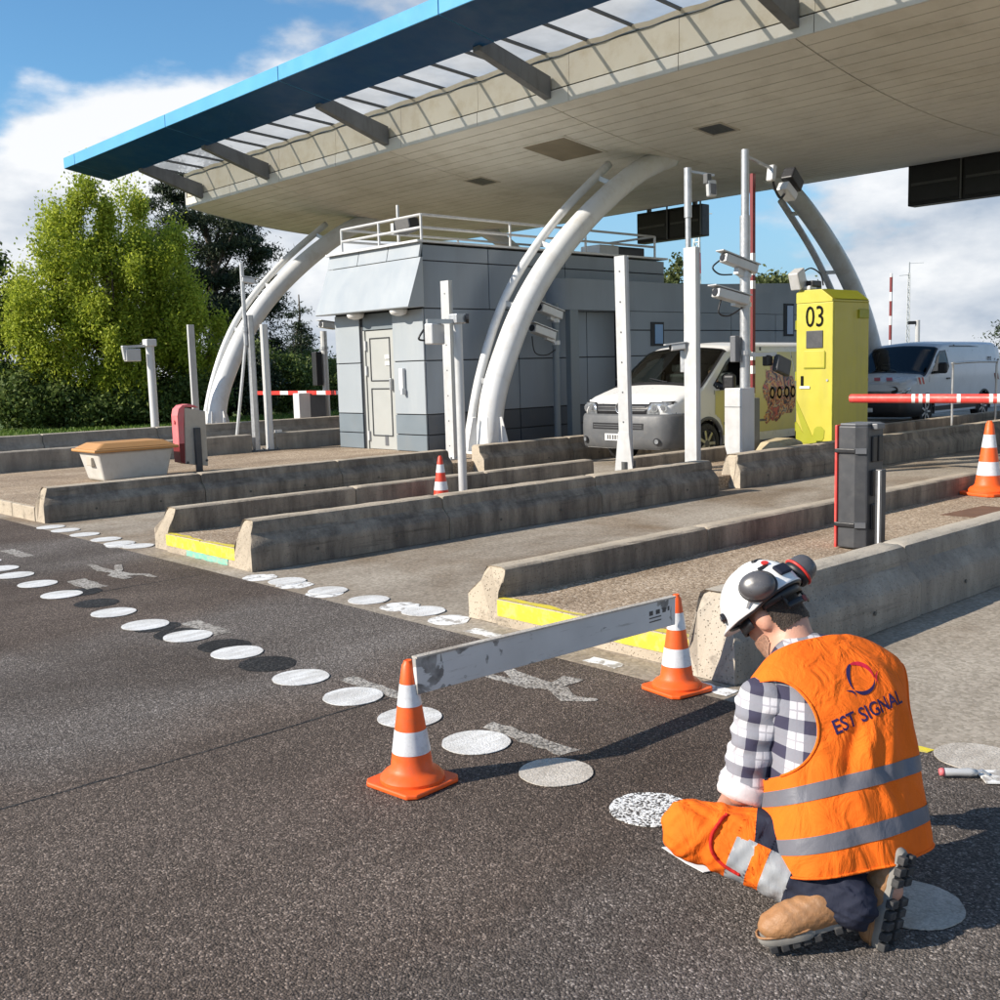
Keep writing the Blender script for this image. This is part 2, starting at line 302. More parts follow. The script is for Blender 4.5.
# ------------------------------------------------------------------ mesh helpers
class MB:
    def __init__(s): s.v = []; s.f = []; s.m = []
    def add(s, vs_, fs, mi=0):
        o = len(s.v); s.v += [tuple(p) for p in vs_]
        for f in fs: s.f.append(tuple(i+o for i in f)); s.m.append(mi)
        return s
    def box(s, x0, x1, y0, y1, z0, z1, mi=0):
        return s.add([(x0,y0,z0),(x1,y0,z0),(x1,y1,z0),(x0,y1,z0),(x0,y0,z1),(x1,y0,z1),(x1,y1,z1),(x0,y1,z1)],
                     [(0,3,2,1),(4,5,6,7),(0,1,5,4),(1,2,6,5),(2,3,7,6),(3,0,4,7)], mi)
    def obox(s, c, ax, ay, az, mi=0):
        """oriented box: centre and three half-axis vectors"""
        c, ax, ay, az = map(Vector, (c, ax, ay, az))
        vs_ = [c+ax*i+ay*j+az*k for k in (-1, 1) for j in (-1, 1) for i in (-1, 1)]
        return s.add(vs_, [(0,2,3,1),(4,5,7,6),(0,1,5,4),(1,3,7,5),(3,2,6,7),(2,0,4,6)], mi)
    def bar(s, p0, p1, w, h, up=(0, 0, 1), mi=0):
        p0, p1 = Vector(p0), Vector(p1); d = (p1-p0); L = d.length; d.normalize()
        a = d.cross(Vector(up))
        if a.length < 1e-4: a = d.cross(Vector((1, 0, 0)))
        a.normalize(); b = a.cross(d)
        return s.obox((p0+p1)/2, d*L/2, a*w/2, b*h/2, mi)
    def prism(s, poly, axis, a0, a1, mi=0):
        """poly of 2D points extruded along axis: 'x' poly=(y,z), 'y' poly=(x,z), 'z' poly=(x,y)"""
        def P(q, a): return (a, q[0], q[1]) if axis == 'x' else ((q[0], a, q[1]) if axis == 'y' else (q[0], q[1], a))
        n = len(poly)
        vs_ = [P(q, a0) for q in poly] + [P(q, a1) for q in poly]
        fs = [tuple(range(n)), tuple(range(2*n-1, n-1, -1))] + [(i, i+n, (i+1) % n+n, (i+1) % n) for i in range(n)]
        return s.add(vs_, fs, mi)
    def tube(s, pts, rad, n=10, cap=True, mi=0):
        pts = [Vector(p) for p in pts]
        if isinstance(rad, (int, float)): rad = [rad]*len(pts)
        rings = []; a = None
        for i, p in enumerate(pts):
            d = (pts[min(i+1, len(pts)-1)] - pts[max(i-1, 0)]).normalized()
            if a is None:
                a = d.cross(Vector((0, 0, 1)))
                if a.length < 0.05: a = d.cross(Vector((1, 0, 0)))
            a = (a - d*a.dot(d)).normalized(); b = d.cross(a)
            rings.append([p + (a*math.cos(t)+b*math.sin(t))*rad[i] for t in [2*math.pi*k/n for k in range(n)]])
        vs_ = [q for r_ in rings for q in r_]
        fs = [(i*n+k, i*n+(k+1) % n, (i+1)*n+(k+1) % n, (i+1)*n+k) for i in range(len(pts)-1) for k in range(n)]
        if cap: fs += [tuple(range(n-1, -1, -1)), tuple((len(pts)-1)*n+k for k in range(n))]
        return s.add(vs_, fs, mi)
    def lathe(s, prof, c=(0, 0, 0), n=24, mi=0, power=None):
        c = Vector(c); vs_ = []
        for r_, z in prof:
            for k in range(n):
                t = 2*math.pi*k/n; vs_.append(c+Vector((r_*math.cos(t), r_*math.sin(t), z)))
        fs = [(i*n+k, i*n+(k+1) % n, (i+1)*n+(k+1) % n, (i+1)*n+k) for i in range(len(prof)-1) for k in range(n)]
        fs += [tuple(range(n-1, -1, -1)), tuple((len(prof)-1)*n+k for k in range(n))]
        return s.add(vs_, fs, mi)
    def disc(s, c, r_, n=32, axis=(0, 0, 1), thick=0.004, mi=0):
        c = Vector(c); ax = Vector(axis).normalized(); a = ax.orthogonal().normalized(); b = ax.cross(a)
        vs_ = [c+(a*math.cos(2*math.pi*k/n)+b*math.sin(2*math.pi*k/n))*r_ + ax*h for h in (0, thick) for k in range(n)]
        fs = [tuple(range(n-1, -1, -1)), tuple(range(n, 2*n))] + [(k, (k+1) % n, (k+1) % n+n, k+n) for k in range(n)]
        return s.add(vs_, fs, mi)
    def sphere(s, c, r_, nu=16, nv=10, mi=0):
        if isinstance(r_, (int, float)): r_ = (r_, r_, r_)
        vs_ = [(c[0]+r_[0]*math.sin(math.pi*j/nv)*math.cos(2*math.pi*i/nu), c[1]+r_[1]*math.sin(math.pi*j/nv)*math.sin(2*math.pi*i/nu), c[2]+r_[2]*math.cos(math.pi*j/nv)) for j in range(nv+1) for i in range(nu)]
        fs = [(j*nu+i, (j+1)*nu+i, (j+1)*nu+(i+1) % nu, j*nu+(i+1) % nu) for j in range(nv) for i in range(nu)]
        return s.add(vs_, fs, mi)
    def grid(s, P, nu, nv, mi=0, flip=False):
        vs_ = [P(i/nu, j/nv) for j in range(nv+1) for i in range(nu+1)]
        fs = [(j*(nu+1)+i, j*(nu+1)+i+1, (j+1)*(nu+1)+i+1, (j+1)*(nu+1)+i) for j in range(nv) for i in range(nu)]
        if flip: fs = [f[::-1] for f in fs]
        return s.add(vs_, fs, mi)
    def build(s, name, mat, parent=None, smooth=False, bevel=0.0, loc=None, segs=2, auto=None):
        me = bpy.data.meshes.new(name); me.from_pydata(s.v, [], s.f)
        mats = mat if isinstance(mat, (list, tuple)) else [mat]
        for m_ in mats: me.materials.append(MATS[m_] if isinstance(m_, str) else m_)
        if len(mats) > 1: me.polygons.foreach_set('material_index', s.m)
        bm = bmesh.new(); bm.from_mesh(me); bmesh.ops.remove_doubles(bm, verts=bm.verts, dist=1e-5); bmesh.ops.recalc_face_normals(bm, faces=bm.faces)
        if loc is not None: bmesh.ops.translate(bm, verts=bm.verts, vec=-Vector(loc))
        bm.to_mesh(me); bm.free()
        if smooth: me.polygons.foreach_set('use_smooth', [True]*len(me.polygons))
        o = bpy.data.objects.new(name, me); COL.objects.link(o)
        if loc is not None: o.location = loc
        if parent is not None:
            o.parent = parent
            if loc is None: o.matrix_parent_inverse = parent_inv(parent)
        if bevel:
            b = o.modifiers.new('bevel', 'BEVEL'); b.width = bevel; b.segments = segs; b.limit_method = 'ANGLE'; b.angle_limit = R(40)
        if auto: shade_auto(o, auto)
        return o
def parent_inv(p):
    m = Matrix.Identity(4); q = p
    while q is not None:
        m = Matrix.Translation(q.location) @ q.rotation_euler.to_matrix().to_4x4() @ m if q.parent is None else q.matrix_parent_inverse @ Matrix.Translation(q.location) @ q.rotation_euler.to_matrix().to_4x4() @ m
        q = q.parent
    return m.inverted()
def shade_auto(o, ang=40):
    me = o.data
    me.polygons.foreach_set('use_smooth', [True]*len(me.polygons))
    bm = bmesh.new(); bm.from_mesh(me)
    for e in bm.edges:
        if len(e.link_faces) == 2 and e.calc_face_angle(0) > R(ang): e.smooth = False
    bm.to_mesh(me); bm.free()
def tag(o, label=None, cat=None, group=None, kind=None):
    if label: o['label'] = label
    if cat: o['category'] = cat
    if group: o['group'] = group
    if kind: o['kind'] = kind
    return o
def empty(name, loc, label=None, cat=None, group=None, kind=None):
    o = bpy.data.objects.new(name, None); COL.objects.link(o); o.location = loc; o.empty_display_size = 0.2
    return tag(o, label, cat, group, kind)
def text_mesh(body, size=1.0, font_extrude=0.0, bold=0.0):
    cu = bpy.data.curves.new('txt', 'FONT'); cu.body = body; cu.size = size; cu.align_x = 'CENTER'; cu.align_y = 'CENTER'; cu.extrude = font_extrude; cu.offset = bold
    cu.resolution_u = 3
    o = bpy.data.objects.new('txt', cu); COL.objects.link(o)
    bpy.context.view_layer.update()
    me = bpy.data.meshes.new_from_object(o.evaluated_get(bpy.context.evaluated_depsgraph_get()))
    vs_ = [tuple(v.co) for v in me.vertices]; fs = [tuple(p.vertices) for p in me.polygons]
    bpy.data.objects.remove(o); bpy.data.meshes.remove(me)
    return vs_, fs
def place_text(body, size, origin, ux, uy, off=0.0, squash=1.0):
    vs_, fs = text_mesh(body, size)
    o, ux, uy = Vector(origin), Vector(ux).normalized(), Vector(uy).normalized(); nn = ux.cross(uy)
    mb = MB(); mb.add([o + ux*p[0]*squash + uy*p[1] + nn*off for p in vs_], fs); return mb
# ================================================================== SETTING: ground, road, lanes, islands
def sheet(name, x0, x1, y0, y1, z, mat, label, nx=1, ny=1, parent=None):
    mb = MB(); mb.grid(lambda u, v: (x0+(x1-x0)*u, y0+(y1-y0)*v, z), nx, ny)
    o = mb.build(name, mat, parent)
    if parent is None: tag(o, label, None, None, 'structure')
    return o
tag(sheet('ground', -900, 900, -900, 900, -0.012, 'grass_ground', None, 8, 8), 'green grass ground reaching to the horizon', None, None, 'structure')
lanes = sheet('lane_pavement', -27, 12, 4.18, 60, -0.004, 'lane_concrete', 'pale worn concrete of the toll lanes between the islands', 4, 8)
road = sheet('road', -34, 12, -14, 4.18, 0.0, 'asphalt', 'dark coarse asphalt road in front of the toll lanes', 8, 8)
apron = sheet('concrete_apron', -13.4, -1.0, 4.18, 4.40, -0.001, 'lane_concrete', None, 2, 1, parent=lanes)

random.seed(11)
def blob(x, y, r_, z, mat, name, parent, sx=1.0, sy=1.0, rot=0.0, n=96, wob=0.025, thick=0.003):
    pts = []
    s0 = random.uniform(0, 50)
    for k in range(n):
        t = 2*math.pi*k/n
        q = r_*(1 + wob*mnoise.noise(Vector((math.cos(t)*2.5+s0, math.sin(t)*2.5, s0))) + 0.016*mnoise.noise(Vector((math.cos(t)*14+s0, math.sin(t)*14, s0))))
        a, b = q*sx*math.cos(t), q*sy*math.sin(t)
        pts.append((x+a*math.cos(rot)-b*math.sin(rot), y+a*math.sin(rot)+b*math.cos(rot)))
    mb = MB(); mb.prism(pts, 'z', z, z+thick)
    return mb.build(name, mat, parent)
# row of dots across the asphalt (y = 2.95, half a metre apart)
DOT_R = 0.152
for x, y in [(-10.35, 3.02), (-9.82, 3.0), (-9.38, 2.98), (-8.82, 2.97), (-8.22, 2.94), (-7.28, 2.95), (-6.74, 2.94), (-6.23, 2.99), (-5.62, 3.0), (-4.885, 2.977), (-4.39, 2.973), (-3.915, 2.967), (-3.427, 2.956)]:
    blob(x, y, DOT_R, 0.003, 'white_paint', 'white_dot', road)
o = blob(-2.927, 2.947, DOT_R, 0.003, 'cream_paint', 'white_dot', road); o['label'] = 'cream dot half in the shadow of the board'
o = blob(-2.421, 2.925, DOT_R, 0.003, 'speckled_paint', 'white_dot', road, wob=0.03); o['label'] = 'dot with half applied paint, dark stones showing through'
blob(-1.92, 2.93, DOT_R, 0.003, 'white_paint', 'white_dot', road)
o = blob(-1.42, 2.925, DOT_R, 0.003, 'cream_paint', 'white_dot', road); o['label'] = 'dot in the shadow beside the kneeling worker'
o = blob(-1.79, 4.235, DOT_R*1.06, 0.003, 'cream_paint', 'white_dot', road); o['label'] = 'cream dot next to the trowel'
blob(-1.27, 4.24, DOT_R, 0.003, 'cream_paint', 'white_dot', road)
# older black-painted dots
for x, y, sx in [(-8.20, 3.08, 1), (-7.70, 3.0, 1.05), (-6.62, 2.97, 0.8), (-5.83, 3.03, 1.1), (-5.27, 3.0, 1.12), (-6.32, 2.98, 1.15)]:
    blob(x, y, DOT_R*1.02, 0.0012, 'black_primer', 'blacked_out_dot', road, sx=sx, wob=0.05, thick=0.0012)
# row of dots on the concrete joint line
for x, y in [(-12.19, 4.30), (-11.78, 4.31), (-11.27, 4.32), (-10.74, 4.33), (-10.36, 4.31), (-10.03, 4.36), (-7.30, 4.37), (-6.73, 4.375), (-6.22, 4.385), (-5.63, 4.42)]:
    blob(x, y, DOT_R*0.98, 0.0005, 'white_paint', 'white_dot', lanes, wob=0.04)
for x, y in [(-7.62, 4.31), (-5.87, 4.40), (-5.30, 4.37), (-7.12, 4.33), (-10.22, 4.26), (-6.66, 4.30)]:
    blob(x, y, DOT_R*0.92, -0.0008, 'flaked_white_paint', 'flaked_dot', lanes, wob=0.12, thick=0.001)
# worn dashes and remains of lettering
def quad_mark(pts, mat, name, z=0.0016, parent=road, jit=0.012):
    # ragged-edged polygon
    out = []
    for i, p in enumerate(pts):
        q = pts[(i+1) % len(pts)]
        L = math.dist(p, q); k = max(2, int(L/0.05))
        for j in range(k):
            t = j/k; out.append((p[0]+(q[0]-p[0])*t+random.uniform(-jit, jit), p[1]+(q[1]-p[1])*t+random.uniform(-jit, jit)))
    mb = MB(); mb.prism(out, 'z', z, z+0.0012); return mb.build(name, mat, parent)
for x0, x1, y0, y1 in [(-3.57, -3.04, 3.10, 3.20), (-4.70, -4.20, 3.10, 3.19), (-6.60, -6.12, 3.12, 3.24), (-8.75, -8.28, 3.16, 3.32), (-10.9, -10.3, 3.34, 3.46), (-2.56, -2.05, 3.02, 3.11)]:
    if x0 > -2.6: continue
    quad_mark([(x0, y1), (x0+0.02, y0), (x1, y0), (x1+0.02, y1)], 'worn_paint', 'worn_dash', 0.0014)
SZ = [0.0]
def stroke(pts, w, name='worn_lettering'):
    SZ[0] += 0.0004
    L = [Vector((p[0], p[1])) for p in pts]; left = []; right = []
    for i, p in enumerate(L):
        d = (L[min(i+1, len(L)-1)]-L[max(i-1, 0)]).normalized(); nrm = Vector((-d.y, d.x)); ww = w[i] if isinstance(w, list) else w
        left.append(tuple(p+nrm*ww/2)); right.append(tuple(p-nrm*ww/2))
    quad_mark(left+right[::-1], 'worn_paint', name, 0.0008+SZ[0], jit=0.008)
stroke([(-4.15, 3.83), (-3.90, 3.74), (-3.72, 3.78)], [0.06, 0.15, 0.09]); stroke([(-4.17, 3.68), (-3.85, 3.70), (-3.74, 3.77)], [0.05, 0.08, 0.06])
stroke([(-3.72, 3.77), (-3.55, 3.68), (-3.44, 3.76)], [0.10, 0.10, 0.05]); stroke([(-3.75, 3.78), (-3.78, 3.95)], [0.07, 0.14])
stroke([(-9.4, 3.62), (-9.0, 3.58), (-8.62, 3.66)], [0.05, 0.10, 0.05]); stroke([(-9.15, 3.78), (-8.9, 3.68), (-8.7, 3.56), (-8.45, 3.56)], [0.05, 0.07, 0.11, 0.08]); stroke([(-8.66, 3.58), (-8.50, 3.74), (-8.32, 3.74)], [0.09, 0.08, 0.04])
# cracks / paving joints in the asphalt
for pts in [[(-4.23, -1.5), (-4.225, 2.2), (-4.24, 3.1), (-4.22, 4.17)], [(-12, 0.62), (-8, 0.66), (-4.23, 0.64), (-1, 0.66)], [(-8.1, 3.2), (-8.12, 4.17)]]:
    L = []; R_ = []
    for a, b in zip(pts[:-1], pts[1:]):
        k = max(2, int(math.dist(a, b)/0.12))
        for j in range(k):
            t = j/k; p = (a[0]+(b[0]-a[0])*t, a[1]+(b[1]-a[1])*t); w = 0.004+0.005*random.random(); jx = random.uniform(-0.006, 0.006)
            if abs(a[0]-b[0]) < abs(a[1]-b[1]): L.append((p[0]-w+jx, p[1])); R_.append((p[0]+w+jx, p[1]))
            else: L.append((p[0], p[1]-w+jx)); R_.append((p[0], p[1]+w+jx))
    mb = MB(); n = len(L)
    mb.add([(x, y, 0.0011) for x, y in L]+[(x, y, 0.0011) for x, y in R_], [(i, i+1, n+i+1, n+i) for i in range(n-1)])
    mb.build('paving_joint', 'black_primer', road)
quad_mark([(-2.16, 4.15), (-1.95, 4.15), (-1.95, 4.20), (-2.16, 4.20)], 'yellow_paint', 'worn_yellow_line', 0.0014)
for x0, x1 in [(-5.0, -4.62), (-3.98, -3.75), (-3.30, -3.02)]:
    quad_mark([(x0, 4.24), (x1, 4.24), (x1, 4.34), (x0, 4.34)], 'flaked_white_paint', 'worn_white_line', 0.0006, parent=lanes)
mb = MB(); mb.prism([(-5.12, 4.19), (-3.5, 4.19), (-3.2, 4.36), (-5.0, 4.44)], 'z', -0.0008, 0.0004); mb.build('rusty_stain', 'rust_stain' if 'rust_stain' in MATS else 'lane_concrete', lanes)

# ---- islands
ISZ = 0.165
def island(x0, x1, y0, y1, label, strip=True, teal=False):
    root = empty('traffic_island', ((x0+x1)/2, y0, 0), label, None, None, 'structure')
    mb = MB(); mb.box(x0, x1, y0, y1, -0.02, ISZ); mb.build('island_slab', 'island_aggregate', root, bevel=0.012)
    # precast kerb blocks across the nose
    n = max(2, int((x1-x0)/0.75)); w = (x1-x0)/n
    for i in range(n):
        mb = MB(); mb.box(x0+i*w+0.004, x0+(i+1)*w-0.004, y0-0.06, y0-0.001, -0.02, ISZ+0.002); mb.build('kerb_block', 'barrier_concrete', root, bevel=0.012)
    if strip:
        mb = MB(); mb.grid(lambda u, v: (x0+0.02+(x1-x0-0.04)*u, y0-0.0655, 0.058+0.104*v), 20, 3)
        mb.grid(lambda u, v: (x0+0.02+(x1-x0-0.04)*u, y0-0.056+(0.045+0.02*math.sin(u*9)+0.012*math.sin(u*31))*v, ISZ+0.0045), 20, 2, flip=False)
        mb.build('yellow_strip', 'yellow_paint', root)
    if teal:
        mb = MB(); mb.grid(lambda u, v: (x0+0.42+0.78*u, y0-0.0645, 0.0+0.055*v + 0.004*math.sin(u*20)), 12, 2); mb.build('teal_smear', 'teal_paint', root)
    return root
island(-4.98, -3.36, 4.56, 24, 'traffic island nearest the worker, its nose edged in yellow paint')
island(-9.52, -8.16, 4.47, 26, 'narrow traffic island with yellow nose strip over a teal smear', teal=True)
island(-18.3, -12.85, 4.42, 22, 'broad traffic island carrying the booth and the grit bin', strip=False)
island(-27.0, -22.48, 1.0, 30, 'far left traffic island behind the dark long barrier', strip=False)
mb = MB(); mb.prism([(-4.45, 9.6), (-3.95, 9.65), (-3.92, 10.4), (-4.40, 10.4)], 'z', ISZ+0.002, ISZ+0.005); mb.build('rusty_plate', 'rust_brown', bpy.data.objects['traffic_island'])

# ---- concrete barriers made of precast pieces
PROF = [(0.0, 0.0), (0.0, 0.19), (-0.012, 0.215), (-0.055, 0.26), (-0.10, 0.305), (-0.105, 0.37), (-0.118, 0.405), (-0.15, 0.415), (-0.27, 0.415), (-0.295, 0.40), (-0.30, 0.37), (-0.30, 0.0)]
def barrier(xo, side, joints, label, h=0.415, nose=True, mat='barrier_concrete', bend=None, cat='barrier', group=None):
    """xo: lane-side foot line, side +1: lane face looks to +x, -1: to -x"""
    root = empty('concrete_barrier', (xo-0.15*side, joints[0], 0), label, cat, group)
    hs = h/0.415
    prof = []
    for i, a in enumerate(PROF):          # refine the outline so that worn edges can wobble
        b = PROF[(i+1) % len(PROF)]; L = math.dist(a, b); k = max(1, int(L/0.06))
        for j in range(k): prof.append((a[0]+(b[0]-a[0])*j/k, (a[1]+(b[1]-a[1])*j/k)*hs))
    n = len(prof)
    for si, (y0, y1) in enumerate(zip(joints[:-1], joints[1:])):
        y0 += 0.008; y1 -= 0.008
        ch = 0.02
        ys = [y0, y0+ch] + list(np.linspace(y0+ch, y1-ch, max(3, int((y1-y0)/0.11)))[1:-1]) + [y1-ch, y1]
        jit = random.uniform(-0.006, 0.006); seed = random.uniform(0, 90)
        mb = MB(); vs_ = []
        for yi, y in enumerate(ys):
            end = yi in (0, len(ys)-1)
            for (dx, z) in prof:
                cx, cz = -0.15, h*0.45
                s = 0.955 if end else 1.0
                px, pz = cx+(dx-cx)*s, (cz+(z-cz)*s if z > 0.01 else z)
                yy = y
                if nose and si == 0 and yi < 3 and z > 0.2: yy = y + (z-0.2)*0.55*(1-yi*0.33)   # sloping front end
                w = mnoise.noise(Vector((px*9+seed, yy*7, pz*9)))*0.003 + mnoise.noise(Vector((px*30+seed, yy*26, pz*30)))*0.003
                edge = 2.0 if (pz > 0.17 and pz < 0.30) else (2.2 if pz > h-0.03 else 1.0)
                px += w*edge*(1 if px > -0.15 else -1); pz += (w if pz > 0.05 else 0)
                bx = bend(yy) if bend else 0.0
                vs_.append((xo + side*px + jit + bx, yy, pz))
        fs = [(r_*n+k, r_*n+(k+1) % n, (r_+1)*n+(k+1) % n, (r_+1)*n+k) for r_ in range(len(ys)-1) for k in range(n)]
        fs += [tuple(range(n)), tuple((len(ys)-1)*n+k for k in range(n-1, -1, -1))]
        mb.add(vs_, fs)
        # lifting holes
        ob = mb.build('barrier_piece', mat, root, auto=38)
        for t in (0.3, 0.7):
            yy = y0+(y1-y0)*t; bx = bend(yy) if bend else 0.0
            hb = MB(); hb.disc((xo+side*0.0065+jit+bx, yy, 0.115*hs), 0.014, 10, (side, 0, 0), 0.003); hb.build('lifting_hole', 'soffit_gap', root)
    return root
def jl(a, b, s): 
    n = max(1, round((b-a)/s)); return [a+(b-a)*i/n for i in range(n+1)]
barrier(-3.08, 1, [4.40, 6.42, 8.5, 10.6, 12.7, 14.8], 'weathered grey barrier with a broken joint, right behind the kneeling worker', 0.445, mat='barrier_concrete_grey')
barrier(-5.26, -1, [4.50, 6.75, 9.2, 11.65], 'low concrete kerb wall on the left side of the nearest island', 0.355)
barrier(-5.27, -1, [12.05, 14.2, 16.4], 'pale concrete kerb wall starting behind the tall orange cone', 0.34)
barrier(-7.87, 1, [4.38, 6.55, 8.75, 10.92], 'long dark barrier along the right of the narrow island, chipped nose', 0.415)
barrier(-7.98, 1, jl(11.52, 26, 2.07), 'barrier with a pale squared end in front of the yellow cabinet', 0.43)
barrier(-9.80, -1, [4.42, 6.6, 8.5, 10.42], 'concrete kerb wall behind the small cone on the narrow island', 0.40)
barrier(-9.80, -1, [11.15, 12.7, 14.3], 'short kerb wall below the front bumper of the yellow van', 0.36, nose=False)
barrier(-9.80, -1, jl(17.2, 26, 2.2), 'kerb wall running in front of the silver van', 0.42, nose=False)
barrier(-12.55, 1, [4.36, 6.4, 8.5, 10.55], 'dark tyre scuffed barrier beside the grit bin', 0.40)
barrier(-12.60, 1, jl(11.22, 15.4, 2.1), 'barrier with a bright end block at the foot of the white arch', 0.42, nose=False)
barrier(-18.62, -1, jl(0.9, 10.38, 2.3), 'long barrier behind the orange lidded grit bin', 0.50, mat='barrier_concrete_grey', bend=lambda y: max(0, 6.5-y)**2*0.018)
barrier(-18.62, -1, jl(10.9, 17.1, 2.0), 'barrier leading up to the grey booth behind two steel posts', 0.50, nose=False, mat='barrier_concrete_grey')
barrier(-22.2, 1, jl(-2, 30, 2.46), 'farthest long dark barrier in front of the lawn', 0.56, nose=False, mat='barrier_concrete_grey')
# ================================================================== CANOPY
def zs(y): return 5.64 + 0.52*abs((y-19.55)/5.65)**2.2
YF, YR = 13.9, 25.2
BAYS = [-27.25, -23.03, -18.28, -13.58, -8.70, -3.9, 0.9, 5.7]
canopy = empty('toll_canopy', (-14, 19.5, 5.6), 'broad toll plaza canopy with boarded underside and blue front fascia', 'canopy')
rows = 38; dy = (YR-YF-0.02)/rows
meshes = {}
for bi, (x0, x1) in enumerate(zip(BAYS[:-1], BAYS[1:])):
    for r_ in range(rows):
        y0 = YF+0.01+r_*dy; y1 = y0+dy-0.02
        mb = MB(); g = 0.012
        a, b = zs(y0), zs(y1); sg = 0.003*mnoise.noise(Vector((bi*3.1, r_*1.7, 0)))
        mb.add([(x0+g, y0, a+sg), (x1-g, y0, a+sg), (x1-g, y1, b+sg), (x0+g, y1, b+sg), (x0+g, y0, a+0.02), (x1-g, y0, a+0.02), (x1-g, y1, b+0.02), (x0+g, y1, b+0.02)],
               [(0,3,2,1),(4,5,6,7),(0,1,5,4),(1,2,6,5),(2,3,7,6),(3,0,4,7)])
        mb.build('soffit_board', 'soffit_board', canopy)
mb = MB(); pr = [(y, zs(y)+0.03) for y in np.linspace(YF+0.02, YR-0.02, 30)]; pr += [(YR-0.02, 6.95), (YF+0.02, 6.95)]
mb.prism(pr, 'x', BAYS[0]+0.02, BAYS[-1]-0.02); mb.build('canopy_core', 'soffit_gap', canopy)
mb = MB(); mb.box(BAYS[0], BAYS[-1], YF+0.0, YR, 6.955, 7.03); mb.build('roof_sheet', 'panel_mid', canopy)
# front cladding, two rows split by a shadow gap, panels 2.35 m wide
xs = np.arange(BAYS[0], BAYS[-1], 2.36)
for x in xs:
    mb = MB(); mb.box(x+0.006, min(x+2.36, BAYS[-1])-0.006, YF-0.045, YF, 6.145, 6.40); mb.build('cladding_panel', 'cladding_pale', canopy, bevel=0.006)
    mb = MB(); mb.box(x+0.004, min(x+2.36, BAYS[-1])-0.004, YF-0.012, YF+0.018, 6.43, 6.94); mb.build('upper_cladding_panel', 'cream_cladding', canopy)
mb = MB(); mb.box(BAYS[0], BAYS[-1], YR, YR+0.04, 6.145, 7.0); mb.build('rear_cladding', 'cladding_pale', canopy)
# white end cap on the left
mb = MB(); prc = [(y, zs(y)-0.01) for y in np.linspace(YF-0.05, YR, 24)] + [(YR, 7.04), (YF-0.03, 7.08), (YF-0.05, 6.42)]
mb.prism(prc, 'x', BAYS[0]-0.035, BAYS[0]-0.001); mb.build('end_cap', 'white_metal', canopy)
# brackets
for x in (-26.38, -23.03, -18.28, -13.58, -8.68, -3.9, 0.9):
    mb = MB(); mb.prism([(YF-0.047, 6.27), (YF-0.047, 6.64), (12.2, 7.06), (12.2, 6.80)], 'x', x-0.085, x+0.085); mb.build('bracket', 'bracket_grey', canopy, bevel=0.008)
# translucent glazing strip with glazing bars
for bi, (x0, x1) in enumerate(zip(BAYS[:-1], BAYS[1:])):
    k = 5 if bi else 4
    for j in range(k):
        a, b = x0+(x1-x0)*j/k, x0+(x1-x0)*(j+1)/k
        mb = MB(); mb.add([(a+0.001, 14.2, 7.045), (b-0.001, 14.2, 7.045), (b-0.001, 12.0, 7.20), (a+0.001, 12.0, 7.20)], [(0, 1, 2, 3)]); mb.build('glazing_pane', 'roof_glazing', canopy)
        mb = MB(); mb.bar((a, 14.2, 7.005), (a, 12.1, 7.155), 0.035, 0.05); mb.build('glazing_bar', 'dark_steel', canopy)
# scalloped flashing below the panes
mb = MB(); mb.grid(lambda u, v: (BAYS[0]+(BAYS[-1]-BAYS[0])*u, 13.84+0.015*math.sin(u*33*6.283)-0.03*v, 6.94+0.07*v+0.022*abs(math.sin(u*33*3.1416))), 330, 1)
mb.build('flashing', 'cream_cladding', canopy)
# blue fascia blade in lengths
fx = [-28.45, -27.72, -22.6, -17.9, -13.2, -8.5, -3.8, 0.9, 5.7]
for a, b in zip(fx[:-1], fx[1:]):
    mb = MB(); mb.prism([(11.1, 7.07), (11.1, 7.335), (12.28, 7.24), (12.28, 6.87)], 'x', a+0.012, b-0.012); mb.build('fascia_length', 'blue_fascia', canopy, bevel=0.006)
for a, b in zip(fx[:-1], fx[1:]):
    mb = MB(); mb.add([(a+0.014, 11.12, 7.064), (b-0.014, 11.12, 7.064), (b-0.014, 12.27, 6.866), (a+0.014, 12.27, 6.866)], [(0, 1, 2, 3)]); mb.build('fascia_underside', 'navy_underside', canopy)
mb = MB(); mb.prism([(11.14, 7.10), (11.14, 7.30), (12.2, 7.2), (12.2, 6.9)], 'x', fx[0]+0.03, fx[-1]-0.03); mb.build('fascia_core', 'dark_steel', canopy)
# recessed luminaires and a hatch
def ceiling_light(x, y, s, name, lab):
    z = zs(y); root = empty(name, (x, y, z), lab[0], lab[1])
    mb = MB(); t = 0.05
    sl = (zs(y+s)-zs(y-s))/(2*s)
    def zz(yy): return z+sl*(yy-y)-0.012
    for (xa, xb, ya, yb) in ((x-s, x+s, y-s, y-s+t), (x-s, x+s, y+s-t, y+s), (x-s, x-s+t, y-s+t, y+s-t), (x+s-t, x+s, y-s+t, y+s-t)):
        mb.add([(xa, ya, zz(ya)), (xb, ya, zz(ya)), (xb, yb, zz(yb)), (xa, yb, zz(yb)), (xa, ya, zz(ya)+0.02), (xb, ya, zz(ya)+0.02), (xb, yb, zz(yb)+0.02), (xa, yb, zz(yb)+0.02)], [(0,3,2,1),(4,5,6,7),(0,1,5,4),(1,2,6,5),(2,3,7,6),(3,0,4,7)])
    mb.build('frame', 'beige_steel' if s < 0.5 else 'soffit_board', root)
    mb = MB(); q = s-t-0.003
    mb.add([(x-q, y-q, zz(y-q)+0.006), (x+q, y-q, zz(y-q)+0.006), (x+q, y+q, zz(y+q)+0.006), (x-q, y+q, zz(y+q)+0.006)], [(0, 3, 2, 1)]); mb.build('panel', 'dark_steel' if s < 0.5 else 'rusty_soffit' if 'rusty_soffit' in MATS else 'beige_steel', root)
